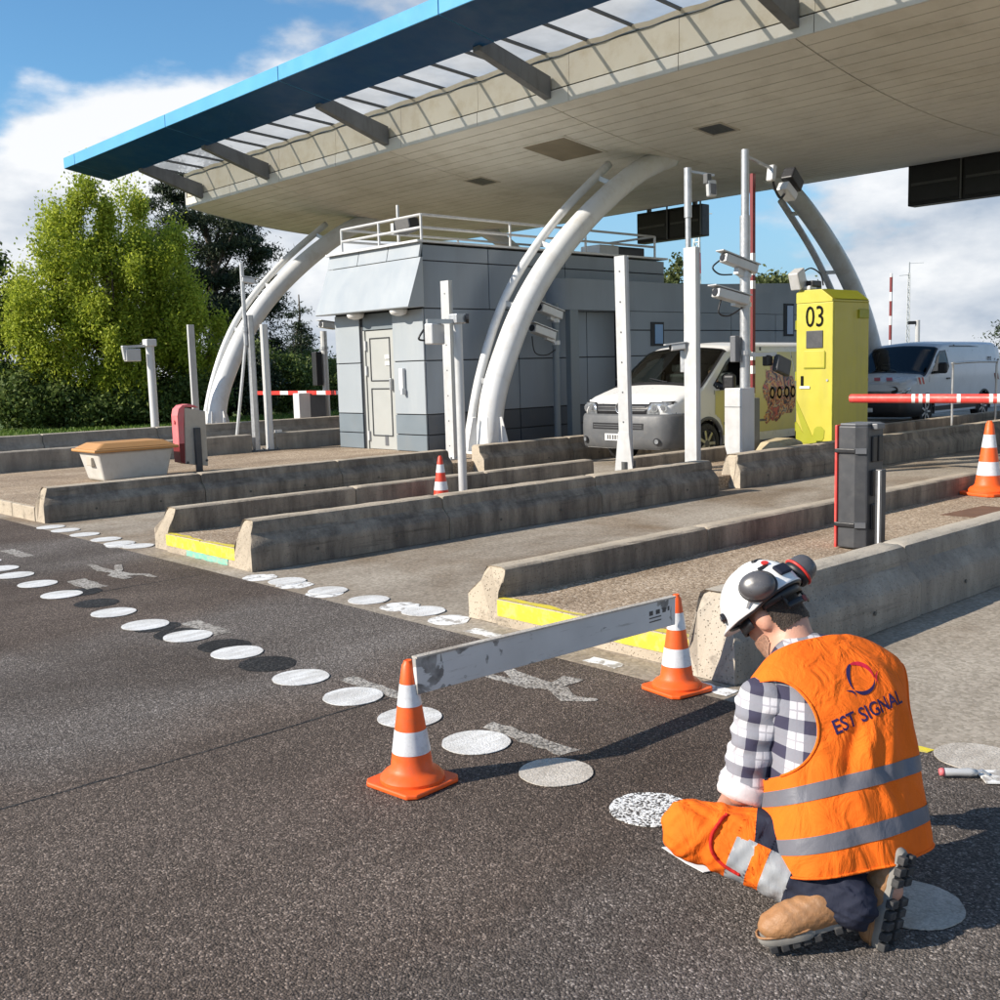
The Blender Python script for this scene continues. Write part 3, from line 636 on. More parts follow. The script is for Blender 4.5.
ceiling_light(-11.85, 16.4, 0.30, 'ceiling_light', ('square recessed ceiling light above the two tall camera posts', 'ceiling light'))
ceiling_light(-18.2, 16.4, 0.30, 'ceiling_light', ('square recessed ceiling light above the booth roof railing', 'ceiling light'))
ceiling_light(-15.0, 15.7, 0.62, 'ceiling_hatch', ('large square hatch in the canopy underside beside the arch head', 'hatch'))
# message signs hanging below the rear edge
def sign_box(x0, x1, z0, z1, y, lab):
    root = empty('message_sign', ((x0+x1)/2, y, z0), lab, 'sign', 'message signs under the canopy')
    mb = MB(); mb.box(x0, x1, y, y+0.35, z0, z1); mb.build('housing', 'sign_black', root, bevel=0.02)
    k = max(2, round((x1-x0)/1.2)); w = (x1-x0)/k
    for i in range(k):
        mb = MB(); mb.box(x0+i*w+0.06, x0+(i+1)*w-0.06, y-0.03, y-0.001, z0+0.08, z1-0.08); mb.build('door_panel', 'black_plastic', root, bevel=0.01)
        mb = MB(); mb.box(x0+i*w+0.1, x0+(i+1)*w-0.1, y-0.05, y-0.031, (z0+z1)/2-0.03, (z0+z1)/2+0.03); mb.build('rib', 'dark_steel', root)
        mb = MB(); mb.tube([(x0+(i+1)*w-0.02, y-0.04, z0+0.02), (x0+(i+1)*w-0.02, y-0.04, z1+0.1)], 0.025, 8); mb.build('conduit', 'bracket_grey', root)
    mb = MB(); mb.box(x0+0.3, x0+0.4, y+0.1, y+0.2, z1, zs(y)+0.2); mb.box(x1-0.4, x1-0.3, y+0.1, y+0.2, z1, zs(y)+0.2); mb.build('hanger', 'dark_steel', root)
sign_box(-20.85, -18.5, 5.15, 6.02, 24.9, 'black message sign box under the canopy behind the roof railing')
sign_box(-12.5, -9.9, 5.17, 6.14, 24.9, 'black message sign box under the canopy at the right edge')

# ================================================================== ARCHES
def crv(pts, n):
    P_ = [Vector(p) for p in pts]; out = []
    for i in range(len(P_)-1):
        p0, p1, p2, p3 = P_[max(i-1, 0)], P_[i], P_[i+1], P_[min(i+2, len(P_)-1)]
        for j in range(n):
            t = j/n; out.append(0.5*((2*p1)+(p2-p0)*t+(2*p0-5*p1+4*p2-p3)*t*t+(3*p1-p0-3*p2+p3)*t**3))
    out.append(P_[-1]); return out
AR = [(12.56, 0.15), (12.71, 1.075), (13.09, 1.946), (13.64, 2.835), (14.48, 3.763), (15.60, 4.662), (16.75, 5.38), (17.8, 5.80)]
SL = [(12.44, 0.15), (12.50, 0.37), (12.79, 1.43), (13.25, 2.50), (13.88, 3.42), (14.95, 4.48), (16.35, 5.55)]
def arch(x, label, far=True):
    root = empty('steel_arch', (x, 12.56, ISZ), label, 'arch', 'white steel arches carrying the canopy')
    for sgn, nm in ((1, 'near'), (-1, 'far')):
        if sgn == -1 and not far: continue
        Y = (lambda y: y) if sgn == 1 else (lambda y: 39.15-y)
        pts = crv([(x, Y(y), z) for y, z in AR], 6)
        mb = MB(); rad = [0.232-0.02*i/len(pts) for i in range(len(pts))]; mb.tube(pts, rad, 20); mb.build('main_tube', 'arch_paint', root, smooth=True)
        # slim companion tube, kept off the main one by short spacers
        if sgn == 1: sp = crv([(x-0.45+0.008*i, Y(y)-0.01, z) for i, (y, z) in enumerate(SL)], 6)
        else: sp = crv([(x-0.66+0.02*i, Y(y+0.16), z-0.16) for i, (y, z) in enumerate(SL)], 6)
        mb = MB(); mb.tube(sp, 0.082, 12); mb.build('slim_tube', 'arch_paint', root, smooth=True)
        for t in (0.12, 0.36, 0.56, 0.76, 0.97):
            a_ = sp[int(t*(len(sp)-1))]; b_ = min(pts, key=lambda q: (q-a_).length); mb = MB(); mb.bar(b_, a_, 0.05, 0.09); mb.build('spacer', 'galvanised', root)
        # foot: base plate and gusset fins
        y0 = Y(12.56)
        mb = MB(); mb.box(x-0.45, x+0.45, y0-0.42, y0+0.42, ISZ, ISZ+0.04); mb.build('base_plate', 'arch_paint', root)
        for ang in (20, 80, 140, 200, 260, 320):
            ca, sa = math.cos(R(ang)), math.sin(R(ang)); mb = MB(); w = Vector((-sa, ca, 0))*0.012
            A = [Vector((x+ca*0.23, y0+sa*0.23, ISZ+0.041)), Vector((x+ca*0.42, y0+sa*0.42, ISZ+0.041)), Vector((x+ca*0.40, y0+sa*0.40, ISZ+0.2)), Vector((x+ca*0.30, y0+sa*0.30, ISZ+0.62)), Vector((x+ca*0.23, y0+sa*0.23, ISZ+0.62))]
            mb.add([a+w for a in A]+[a-w for a in A], [(0,1,2,3,4), (9,8,7,6,5)]+[(i, i+5, (i+1) % 5+5, (i+1) % 5) for i in range(5)]); mb.build('fin', 'white_metal', root)
arch(-13.98, 'white steel arch rising beside the booth and landing behind the silver van')
arch(-23.95, 'white steel arch at the left end of the canopy in front of trees')

# ================================================================== BOOTH AND BUILDING
def panel_grid(root, axis, c, us, zz, mat, name='facade_panel', th=0.03, gap=0.009, sgn=1, skip=()):
    """vertical facade: axis 'y' = facing -y at y=c (us are x), axis 'x' = facing +x at x=c (us are y)"""
    for i, (a, b) in enumerate(zip(us[:-1], us[1:])):
        for j, (z0, z1) in enumerate(zip(zz[:-1], zz[1:])):
            if (i, j) in skip: continue
            m_ = mat[j] if isinstance(mat, (list, tuple)) else mat
            mb = MB()
            if axis == 'y': mb.box(a+gap, b-gap, c, c+th, z0+gap, z1-gap)
            else: mb.box(c-th, c, a+gap, b-gap, z0+gap, z1-gap)
            mb.build(name, m_, root, bevel=0.006)
booth = empty('toll_booth', (-16.3, 11.95, ISZ), 'two storey looking grey clad toll booth with white hooded front and roof railing', 'booth')
X0, X1, Y0 = -17.68, -14.92, 11.95
mb = MB(); mb.box(X0+0.035, X1-0.035, Y0+0.09, 18.75, ISZ, 3.80); mb.box(X0+0.035, -16.80, Y0+0.033, Y0+0.09, ISZ, 3.80); mb.box(-15.82, X1-0.035, Y0+0.033, Y0+0.09, ISZ, 3.80); mb.box(-16.80, -15.82, Y0+0.062, Y0+0.09, 2.41, 3.80); mb.build('booth_core', 'panel_joint', booth)
Z = [ISZ, 0.47, 0.84, 1.80, 2.72]
pm_ = ['panel_mid', 'panel_mid', 'panel_white', 'panel_white']
panel_grid(booth, 'y', Y0, [X0, -16.86], Z, pm_); panel_grid(booth, 'y', Y0, [-15.83, X1], Z, pm_)
panel_grid(booth, 'y', Y0+0.04, [-16.86, -15.83], [2.40, 2.72], 'panel_mid', th=0.02)
panel_grid(booth, 'x', X1, [Y0+0.031, 14.28, 16.2, 18.72], Z, ['panel_dark', 'panel_dark', 'panel_blue_grey', 'panel_blue_grey'])
panel_grid(booth, 'x', X1, [Y0+0.031, 13.55, 15.6, 17.2, 18.72], [2.72, 3.55, 3.83], 'panel_blue_grey')
mb = MB(); mb.box(X0, X0+0.03, Y0+0.031, 18.72, ISZ, 3.8); mb.build('side_cladding', 'panel_blue_grey', booth)
# hooded front
mb = MB()
mb.prism([(11.58, 2.74), (11.60, 2.72), (11.948, 2.74), (11.948, 3.60), (11.90, 3.60)], 'x', X0-0.10, X1+0.06); mb.build('hood', 'panel_white', booth, bevel=0.008)
for a, b in ((X0-0.06, -16.75), (-16.74, -15.83), (-15.82, X1+0.03)):
    mb = MB(); mb.prism([(11.885, 3.61), (11.93, 3.61), (11.99, 3.86), (11.945, 3.86)], 'x', a, b-0.01); mb.build('hood_top_panel', 'panel_white', booth)
mb = MB(); mb.box(X0-0.07, X1+0.04, 11.86, 18.8, 3.862, 3.90); mb.build('roof_edge', 'white_metal', booth)
# door with leaf, frame, recessed panels
D0, D1 = -16.72, -15.87
door = MB(); door.box(D0, D1, Y0+0.045, Y0+0.075, ISZ+0.01, 2.39); dr = door.build('door', 'door_paint', booth)
for z0, z1 in ((0.42, 1.32), (1.45, 2.26)):
    mb = MB()
    for (a, b, c_, d_) in ((D0+0.12, D1-0.10, z0, z0+0.02), (D0+0.12, D1-0.10, z1-0.02, z1), (D0+0.12, D0+0.14, z0+0.02, z1-0.02), (D1-0.12, D1-0.10, z0+0.02, z1-0.02)): mb.box(a, b, Y0+0.032, Y0+0.0445, c_, d_)
    mb.build('door_moulding', 'panel_joint', dr)
mb = MB(); mb.box(D1-0.09, D1-0.05, Y0-0.02, Y0+0.044, 1.28, 1.50); mb.build('handle', 'galvanised', dr, bevel=0.008)
for z in (0.42, 1.65, 2.12):
    mb = MB(); mb.tube([(D0+0.01, Y0+0.02, z-0.09), (D0+0.01, Y0+0.02, z+0.09)], 0.025, 8); mb.build('hinge', 'white_metal', dr)
for z in (1.86, 1.74):
    mb = MB(); mb.box(D1-0.26, D1-0.12, Y0+0.028, Y0+0.0445, z, z+0.075); mb.build('notice', 'plate_white', dr)
mb = MB(); mb.box(D1-0.36, D1-0.26, Y0+0.036, Y0+0.0445, ISZ+0.08, ISZ+0.28); mb.build('scuff_mark', 'mid_grey_plastic', dr)
for a in (D0-0.075, D1+0.005):
    mb = MB(); mb.box(a, a+0.05, Y0+0.03, Y0+0.10, ISZ, 2.40); mb.build('door_frame', 'door_paint', booth)
mb = MB(); mb.box(-15.60, -15.48, Y0-0.07, Y0-0.002, 1.28, 1.68); mb.box(-15.53, -15.47, Y0-0.10, Y0-0.002, 1.20, 1.32); mb.build('intercom', 'white_metal', booth, bevel=0.012)
for x in (-16.75, -15.42):
    mb = MB(); mb.lathe([(0.16, 0), (0.17, -0.03), (0.14, -0.09), (0.05, -0.12)], (x, 11.80, 2.73), 18); mb.build('dome_lamp', 'plate_white', booth, smooth=True)
# roof railing
rail = empty('roof_railing', (-16.3, 12, 3.9), 'light grey tube railing on the flat roof of the booth', 'railing')
ry = 12.05
for pts in [[(-17.45, 18.3, 4.35), (-17.45, ry, 4.35), (-15.0, ry, 4.35), (-15.0, 18.5, 4.35)], [(-17.45, 18.3, 4.13), (-17.45, ry, 4.13), (-15.0, ry, 4.13), (-15.0, 18.5, 4.13)]]:
    mb = MB()
    for a, b in zip(pts[:-1], pts[1:]): mb.tube([a, b], 0.024, 8)
    mb.build('rail', 'alu_white', rail)
for x, y in [(-17.45, ry), (-16.25, ry), (-15.0, ry), (-15.0, 14.2), (-15.0, 16.3), (-15.0, 18.5), (-17.45, 15), (-17.45, 18.3), (-16.2, 18.5)]:
    mb = MB(); mb.tube([(x, y, 3.9), (x, y, 4.35)], 0.024, 8); mb.build('upright', 'alu_white', rail)
mb = MB(); mb.tube([(-15.0, 18.5, 4.35), (-16.3, 18.5, 4.35)], 0.024, 8); mb.build('rail', 'alu_white', rail)
fl = empty('roof_floodlight', (-16.15, 12.5, 3.9), 'black floodlight mounted on the booth roof by the railing', 'floodlight')
mb = MB(); mb.tube([(-16.5, 12.7, 3.9), (-16.5, 12.7, 4.75)], 0.03, 8); mb.build('mast', 'alu_white', fl)
mb = MB(); mb.obox((-16.1, 12.6, 4.32), (0.17, 0.05, 0.04), (-0.05, 0.16, 0), (-0.03, 0, 0.12)); mb.build('lamp_head', 'black_plastic', fl, bevel=0.03)
mb = MB(); mb.obox((-16.32, 12.55, 4.27), (0.03, 0.01, 0.0), (-0.02, 0.15, 0), (0, 0, 0.10)); mb.build('bezel', 'alu_white', fl)
mb = MB(); mb.bar((-16.5, 12.7, 4.3), (-16.2, 12.62, 4.3), 0.04, 0.04); mb.build('arm', 'dark_steel', fl)
ac = empty('air_conditioner', (-15.4, 17.2, 3.9), 'small white air conditioner box on the booth roof', 'air conditioner')
mb = MB(); mb.box(-15.7, -15.15, 16.9, 17.5, 3.9, 4.12); mb.build('casing', 'white_metal', ac, bevel=0.02); mb = MB(); mb.box(-15.7, -15.2, 17.55, 18.4, 3.9, 4.12); mb.build('fan_grille', 'black_plastic', ac, bevel=0.02)

bld = empty('plaza_building', (-15.5, 19, ISZ), 'low blue grey service building with porch behind the yellow van', 'building')
BX = -14.5
mb = MB(); mb.box(-18.5, BX-0.035, 17.05, 24.4, ISZ, 3.0); mb.box(-18.5, -15.35, 15.3, 17.05, ISZ, 3.0); mb.build('building_core', 'panel_joint', bld)
mb = MB(); pl = []
for k in range(7): t = R(90*k/6); pl.append((BX-0.35+0.35*math.sin(t), 15.05+0.35-0.35*math.cos(t)))
pl = [(-15.3, 15.05)] + pl + [(BX, 24.45), (-18.5, 24.45), (-18.5, 18.85), (-15.3, 18.85)]
mb.prism(pl, 'z', 2.72, 3.32); mb.build('porch_roof_band', 'panel_blue_grey', bld, auto=30)
panel_grid(bld, 'x', BX, [17.06, 18.9, 20.6, 22.4, 24.38], [ISZ, 0.84, 1.80, 2.33, 2.72], ['panel_dark', 'panel_blue_grey', 'panel_blue_grey', 'panel_blue_grey'])
panel_grid(bld, 'x', -15.32, [15.32, 16.3, 17.04], [ISZ, 0.84, 1.80, 2.72], ['panel_dark', 'panel_blue_grey', 'panel_blue_grey'])
mb = MB(); mb.box(BX-0.14, BX, 15.28, 15.52, ISZ, 2.72); mb.build('porch_column', 'panel_mid', bld, bevel=0.01)
mb = MB(); mb.prism([(19.0, 3.20), (24.45, 3.20), (24.45, 3.52), (22, 3.43), (20.4, 3.37), (19.0, 3.325)], 'x', -18.5, BX+0.004); mb.build('roof_parapet', 'panel_blue_grey', bld)
for ya, z0, z1 in ((17.72, 2.0, 2.50), (22.75, 2.2, 2.98)):
    mb = MB(); mb.box(BX+0.003, BX+0.02, ya, ya+0.42, z0, z1); w_ = mb.build('window', 'panel_joint', bld)
    mb = MB(); mb.box(BX+0.0205, BX+0.026, ya+0.12, ya+0.38, z0+0.05, z1-0.05); mb.build('pane', 'window_blue', w_)
mb = MB(); mb.disc((-15.29, 15.95, 2.15), 0.17, 20, (1, 0, 0.1), 0.06); mb.build('round_lamp', 'beige_steel', bld)
mb = MB(); mb.sphere((-15.1, 16.75, 2.42), 0.09, 12, 8); mb.bar((-15.3, 16.75, 2.48), (-15.1, 16.75, 2.48), 0.05, 0.05); mb.build('dome_camera', 'black_plastic', bld, smooth=True)
mb = MB(); mb.box(-15.31, -15.27, 15.75, 15.88, 1.1, 1.35); mb.build('wall_switch', 'alu_white', bld)
# ================================================================== POSTS, CAMERAS, CABINETS
def cctv(root, p, d, L=0.42, s=0.075, mat='alu_white', name='camera_housing'):
    p, d = Vector(p), Vector(d).normalized(); a = d.cross(Vector((0, 0, 1))).normalized(); b = a.cross(d)
    mb = MB(); mb.obox(p, d*L/2, a*s, b*s*0.85); hs = mb.build(name, mat, root, bevel=0.015)
    mb = MB(); mb.obox(p+b*s*1.05+d*0.03, d*(L/2+0.05), a*s*1.15, b*0.008); mb.build('sunshield', mat, hs)
    mb = MB(); mb.disc(p+d*(L/2+0.001), s*0.7, 14, d, 0.012); mb.build('lens', 'black_plastic', hs)
    return hs
def cable(root, pts, r_=0.012, name='cable'):
    mb = MB(); mb.tube(crv(pts, 5), r_, 6); return mb.build(name, 'black_plastic', root, smooth=True)
def clamp(root, p, r_, h=0.08, mat='galvanised'):
    mb = MB(); mb.tube([(p[0], p[1], p[2]-h/2), (p[0], p[1], p[2]+h/2)], r_, 12); mb.build('clamp', mat, root)
def foot(root, x, y, z, s=0.13, mat='galvanised'):
    mb = MB(); mb.box(x-s, x+s, y-s, y+s, z, z+0.02); mb.build('base_plate', mat, root)
    for i in (-1, 1):
        for j in (-1, 1):
            b = MB(); b.tube([(x+i*s*0.75, y+j*s*0.75, z+0.02), (x+i*s*0.75, y+j*s*0.75, z+0.05)], 0.014, 6); b.build('bolt', 'dark_steel', root)
def beam(root, x, y, z0, z1, w=0.13, d=0.09, mat='alu_white', lean=(0, 0)):
    """H-section post"""
    mb = MB(); X = Vector((1, 0, 0)); Y = Vector((0, 1, 0)); c0 = Vector((x, y, z0)); c1 = Vector((x+lean[0], y+lean[1], z1)); ax = (c1-c0)/2; c = (c0+c1)/2
    mb.obox(c-Y*(d/2-0.003), X*w/2, Y*0.003, ax); mb.obox(c+Y*(d/2-0.003), X*w/2, Y*0.003, ax)
    mb.obox(c-X*(w/2-0.003), X*0.003, Y*(d/2-0.006), ax); mb.obox(c+X*(w/2-0.012), X*0.003, Y*(d/2-0.006), ax)
    return mb.build('post_section', mat, root)
# camera post between the islands (with sensor box on an arm)
g = empty('sensor_post', (-9.3, 7.95, ISZ), 'white post with sensor box on a short arm beside the small red cone', 'sensor post')
mb = MB(); mb.tube([(-9.3, 7.95, ISZ+0.02), (-9.3, 7.95, 2.16)], 0.05, 16); mb.build('pole', 'alu_white', g, smooth=False, auto=40); foot(g, -9.3, 7.95, ISZ, 0.12)
mb = MB(); mb.obox((-9.3, 7.95, 2.2), (0.07, 0, 0), (0, 0.075, 0), (0, 0, 0.055)); mb.build('pole_head', 'galvanised', g, bevel=0.012)
mb = MB(); mb.disc((-9.24, 8.03, 2.2), 0.055, 16, (0.7, 0.7, 0), 0.03); mb.build('knob', 'black_plastic', g)
mb = MB(); mb.bar((-9.3, 7.93, 2.17), (-9.36, 7.55, 2.17), 0.04, 0.05); mb.build('arm', 'galvanised', g)
mb = MB(); mb.obox((-9.36, 7.66, 2.03), (0.05, 0.02, 0.0), (-0.05, 0.13, 0.0), (0, 0, 0.115)); mb.build('sensor_box', 'alu_white', g, bevel=0.015)
cable(g, [(-9.38, 7.54, 1.96), (-9.4, 7.46, 1.98), (-9.38, 7.52, 2.08)])
# tall white guide posts
def guide(x, y, z0, z1, lab, w=0.14, d=0.10, lean=(0, 0), mat='alu_white', name='guide_post', group='tall white guide posts'):
    r_ = empty(name, (x, y, ISZ), lab, 'post', group)
    beam(r_, x, y, z0, z1, w, d, mat, lean); foot(r_, x, y, ISZ, 0.15)
    for k in range(7):
        z = z0+(z1-z0)*(k+0.5)/7; t = (k+0.5)/7
        b = MB(); b.disc((x+lean[0]*t, y-d/2-0.001+lean[1]*t, z), 0.012, 8, (0, -1, 0), 0.004); b.build('bolt_head', 'dark_steel', r_)
    return r_
guide(-13.4, 11.24, ISZ+0.02, 3.05, 'tall white flat post in front of the booth side wall', 0.20, 0.08)
h_ = guide(-9.22, 10.74, 0.30, 3.02, 'tall white post standing in front of the van grille', 0.17, 0.08, (0, -0.05))
mb = MB(); mb.prism([(-9.38, ISZ+0.02), (-9.06, ISZ+0.02), (-9.09, 0.42), (-9.13, 0.75), (-9.31, 0.75), (-9.35, 0.42)], 'y', 10.682, 10.694); mb.build('gusset', 'alu_white', h_)
mb = MB(); mb.tube([(-9.2, 10.68, ISZ), (-9.2, 10.68, 0.36)], 0.045, 10); mb.tube([(-9.2, 10.84, ISZ), (-9.2, 10.84, 0.36)], 0.045, 10); mb.build('anchor_rod', 'dark_steel', h_)
i_ = empty('gantry_post', (-9.0, 11.9, ISZ), 'wide white column with a thin camera pole beside the van door', 'post')
beam(i_, -9.06, 11.96, ISZ+0.02, 3.18, 0.20, 0.10); foot(i_, -9.06, 11.96, ISZ, 0.18)
mb = MB(); mb.tube([(-9.20, 12.07, 0.3), (-9.20, 12.07, 3.9)], 0.038, 12); mb.tube([(-9.20, 12.07, 3.6), (-9.20, 12.07, 4.26)], 0.052, 12); mb.build('pole', 'galvanised', i_)
mb = MB(); mb.bar((-9.20, 12.07, 4.22), (-9.02, 12.42, 4.17), 0.03, 0.03); mb.build('arm', 'galvanised', i_)
mb = MB(); mb.obox((-9.0, 12.24, 4.10), (0.04, 0, 0), (0, 0.05, 0), (0, 0, 0.07)); mb.build('swivel', 'dark_steel', i_, bevel=0.015)
mb = MB(); mb.obox((-8.98, 12.30, 3.98), (0.03, 0, 0.0), (0, 0.09, 0.01), (0, -0.01, 0.11)); mb.build('flood_lamp', 'alu_white', i_, bevel=0.02)
mb = MB(); mb.obox((-8.945, 12.30, 3.97), (0.004, 0, 0), (0, 0.065, 0), (0, 0, 0.07)); mb.build('lamp_glass', 'mid_grey_plastic', i_)
for z in (0.5, 1.9, 3.0): clamp(i_, (-9.20, 12.07, z), 0.055)
mb = MB(); mb.box(-9.24, -9.17, 11.92, 12.0, 1.5, 1.8); mb.build('side_box', 'galvanised', i_, bevel=0.01)
cctv(i_, (-9.2, 11.82, 1.85), (-0.6, -0.8, -0.1), 0.2, 0.05)
# camera mast beside the yellow cabinet
j_ = empty('camera_mast', (-9.1, 13.27, ISZ), 'round steel camera mast between the van and the yellow cabinet', 'camera mast')
mb = MB(); mb.tube([(-9.1, 13.27, ISZ), (-9.1, 13.27, 3.7)], 0.075, 16); mb.tube([(-9.1, 13.27, 3.6), (-9.1, 13.27, 4.62)], 0.058, 16); mb.build('pole', 'galvanised', j_, auto=40)
mb = MB(); mb.bar((-9.1, 13.27, 4.54), (-9.1, 13.98, 4.42), 0.035, 0.035); mb.build('arm', 'galvanised', j_)
mb = MB(); mb.obox((-9.1, 13.94, 4.36), (0.06, 0, 0), (0, 0.055, 0), (0, 0.02, 0.12)); mb.build('swivel', 'alu_white', j_, bevel=0.03)
mb = MB(); mb.obox((-9.05, 14.42, 4.30), (0.10, 0, 0), (0, 0.05, 0.08), (0, -0.13, 0.10)); mb.build('flood_lamp', 'black_plastic', j_, bevel=0.02)
mb = MB(); mb.obox((-9.05, 14.28, 4.12), (0.09, 0, 0), (0, 0.04, 0.06), (0, -0.13, 0.08)); mb.build('lamp_housing', 'alu_white', j_, bevel=0.02)
cable(j_, [(-9.1, 13.96, 4.3), (-9.1, 14.05, 4.12), (-9.08, 14.15, 4.02), (-9.05, 14.22, 4.1)], 0.02)
cctv(j_, (-9.1, 13.12, 3.02), (-0.25, -1, 0.28), 0.62, 0.075); cctv(j_, (-9.1, 12.92, 2.55), (-0.25, -1, 0.22), 0.58, 0.08)
mb = MB(); mb.bar((-9.1, 13.27, 2.86), (-9.1, 13.05, 2.92), 0.08, 0.09); mb.bar((-9.1, 13.27, 2.44), (-9.1, 12.98, 2.47), 0.08, 0.09); mb.build('camera_bracket', 'alu_white', j_)
cable(j_, [(-9.15, 12.72, 3.05), (-9.18, 12.60, 2.95), (-9.15, 12.72, 2.86), (-9.1, 12.95, 2.86)]); cable(j_, [(-9.15, 12.75, 2.5), (-9.15, 12.7, 2.32), (-9.12, 12.9, 2.28), (-9.1, 13.2, 2.4)])
for z in (0.9, 1.75, 2.44, 2.86): clamp(j_, (-9.1, 13.27, z), 0.09, 0.06)
mb = MB(); mb.box(-9.22, -9.12, 13.06, 13.18, 1.62, 2.0); mb.build('junction_box', 'mid_grey_plastic', j_, bevel=0.015)
mb = MB(); mb.bar((-9.05, 13.27, 1.72), (-8.9, 13.75, 1.72), 0.06, 0.06); mb.build('side_arm', 'alu_white', j_)
mb = MB(); mb.obox((-8.86, 13.86, 1.55), (0.05, 0.0, 0.0), (0, 0.17, -0.05), (0, 0.03, 0.12)); mb.build('dark_lamp', 'dark_grey_plastic', j_, bevel=0.02)
mb = MB(); mb.obox((-8.95, 13.62, 1.63), (0.05, 0, 0), (0, 0.07, 0), (0, 0, 0.08)); mb.build('swivel', 'black_plastic', j_, bevel=0.02)
cab = empty('grey_cabinet', (-9.0, 13.0, ISZ), 'plain light grey cabinet at the foot of the camera mast', 'cabinet')
mb = MB(); mb.prism([(-9.08, ISZ), (-8.86, ISZ), (-8.86, 1.25), (-9.16, 1.25), (-9.16, 0.42)], 'y', 12.84, 13.16); mb.build('casing', 'alu_white', cab, bevel=0.012)
mb = MB(); mb.box(-9.155, -8.865, 12.834, 12.8395, 0.98, 0.986); mb.build('seam', 'panel_joint', cab)
ra = empty('raised_barrier_arm', (-9.25, 13.68, ISZ), 'dark red barrier arm raised upright behind the camera mast', 'barrier arm')
mb = MB(); mb.obox((-9.36, 13.80, 0.62), (0.10, 0, 0), (0, 0.10, 0), (0, 0, 0.455)); mb.build('gate_housing', 'mid_grey_plastic', ra, bevel=0.02)
mb = MB(); mb.obox((-9.25, 13.68, 2.75), (0.025, 0, 0), (0, 0.035, 0), (0, 0, 1.6)); mb.build('arm', 'dark_red', ra)  # shade on the arm is put into its colour as a darker red
for z in (2.75, 2.95, 3.15, 1.5, 1.7):
    mb = MB(); mb.obox((-9.25, 13.68, z), (0.0265, 0, 0), (0, 0.0365, 0), (0, 0, 0.06)); mb.build('white_band', 'plate_white', ra)
# CCTV post beside the building
k_ = empty('cctv_post', (-14.4, 14.76, ISZ), 'slim post with two white cameras against the grey building', 'camera post')
mb = MB(); mb.tube([(-14.4, 14.76, ISZ), (-14.4, 14.76, 2.82)], 0.065, 14); mb.build('pole', 'panel_mid', k_, auto=40)
cctv(k_, (-14.35, 14.56, 2.66), (0.1, -1, 0.24), 0.62, 0.09); cctv(k_, (-14.35, 14.36, 2.28), (0.1, -1, 0.24), 0.62, 0.09)
mb = MB(); mb.bar((-14.4, 14.76, 2.5), (-14.36, 14.55, 2.56), 0.08, 0.08); mb.bar((-14.4, 14.76, 2.1), (-14.36, 14.45, 2.18), 0.08, 0.08); mb.build('camera_bracket', 'alu_white', k_)
cable(k_, [(-14.35, 14.08, 2.2), (-14.3, 14.1, 1.9), (-14.3, 14.4, 1.85), (-14.36, 14.7, 1.95)])
clamp(k_, (-14.4, 14.76, 2.5), 0.085); clamp(k_, (-14.4, 14.76, 2.08), 0.085)
# left-hand posts
b_ = empty('sensor_post', (-23.2, 10.68, ISZ), 'white post with sensor box on an arm in front of the lime green tree', 'sensor post')
mb = MB(); mb.tube([(-23.2, 10.68, ISZ), (-23.2, 10.68, 2.44)], 0.09, 14); mb.build('pole', 'white_metal', b_, auto=40)
mb = MB(); mb.obox((-23.2, 10.68, 2.42), (0.12, 0, 0), (0, 0.12, 0), (0, 0, 0.08)); mb.build('pole_head', 'white_metal', b_, bevel=0.02)
mb = MB(); mb.bar((-23.2, 10.66, 2.36), (-23.2, 10.12, 2.33), 0.05, 0.06); mb.build('arm', 'alu_white', b_)
mb = MB(); mb.obox((-23.2, 10.26, 2.15), (0.08, 0, 0), (0, 0.17, 0.0), (0, 0, 0.14)); mb.obox((-23.2, 10.10, 2.20), (0.05, 0, 0), (0, 0.06, 0.0), (0, -0.02, 0.16)); mb.build('sensor_box', 'alu_white', b_, bevel=0.02)
c_ = empty('plain_post', (-24.0, 12.1, ISZ), 'plain flat white post in front of the trees left of the arch', 'post')
mb = MB(); mb.box(-24.04, -23.96, 12.02, 12.18, ISZ, 2.87); mb.build('post_section', 'alu_white', c_, bevel=0.01); foot(c_, -24.0, 12.1, ISZ, 0.14)
a_ = empty('meter_post', (-36, 13.58, 0), 'thin grey post with small box standing on the lawn', 'post')
mb = MB(); mb.tube([(-36, 13.58, -0.1), (-36, 13.58, 2.62)], 0.055, 10); mb.build('pole', 'galvanised', a_); mb = MB(); mb.box(-36.12, -35.9, 13.28, 13.56, 1.1, 1.62); mb.build('meter_box', 'alu_white', a_, bevel=0.02)
d_ = empty('steel_post', (-18.4, 10.5, ISZ), 'grey steel post with a thin camera pole in front of the left arch', 'post')
beam(d_, -18.4, 10.5, ISZ+0.02, 2.77, 0.12, 0.10, 'galvanised'); foot(d_, -18.4, 10.5, ISZ, 0.14, 'dark_steel')
mb = MB(); mb.tube([(-18.44, 10.42, 2.2), (-18.44, 10.42, 3.74)], 0.04, 10); mb.build('pole', 'galvanised', d_)
cctv(d_, (-18.4, 10.52, 3.42), (0.3, 1, -0.15), 0.24, 0.06)
mb = MB(); mb.tube([(-18.62, 10.20, 0.4), (-18.46, 10.42, 2.2)], 0.03, 8); mb.build('brace', 'alu_white', d_)
clamp(d_, (-18.44, 10.42, 2.5), 0.055)
d2 = empty('steel_post', (-18.4, 10.8, ISZ), 'white steel post just right of the left arch leg', 'post')
beam(d2, -18.4, 10.8, ISZ+0.02, 2.6, 0.13, 0.10, 'alu_white'); foot(d2, -18.4, 10.8, ISZ, 0.14, 'dark_steel')
mb = MB(); mb.box(-18.45, -18.36, 10.94, 11.06, ISZ, 0.55); mb.build('stub', 'alu_white', d2)
e_ = empty('camera_post', (-24.5, 16.19, ISZ), 'light post with small camera behind the far left gate', 'camera post')
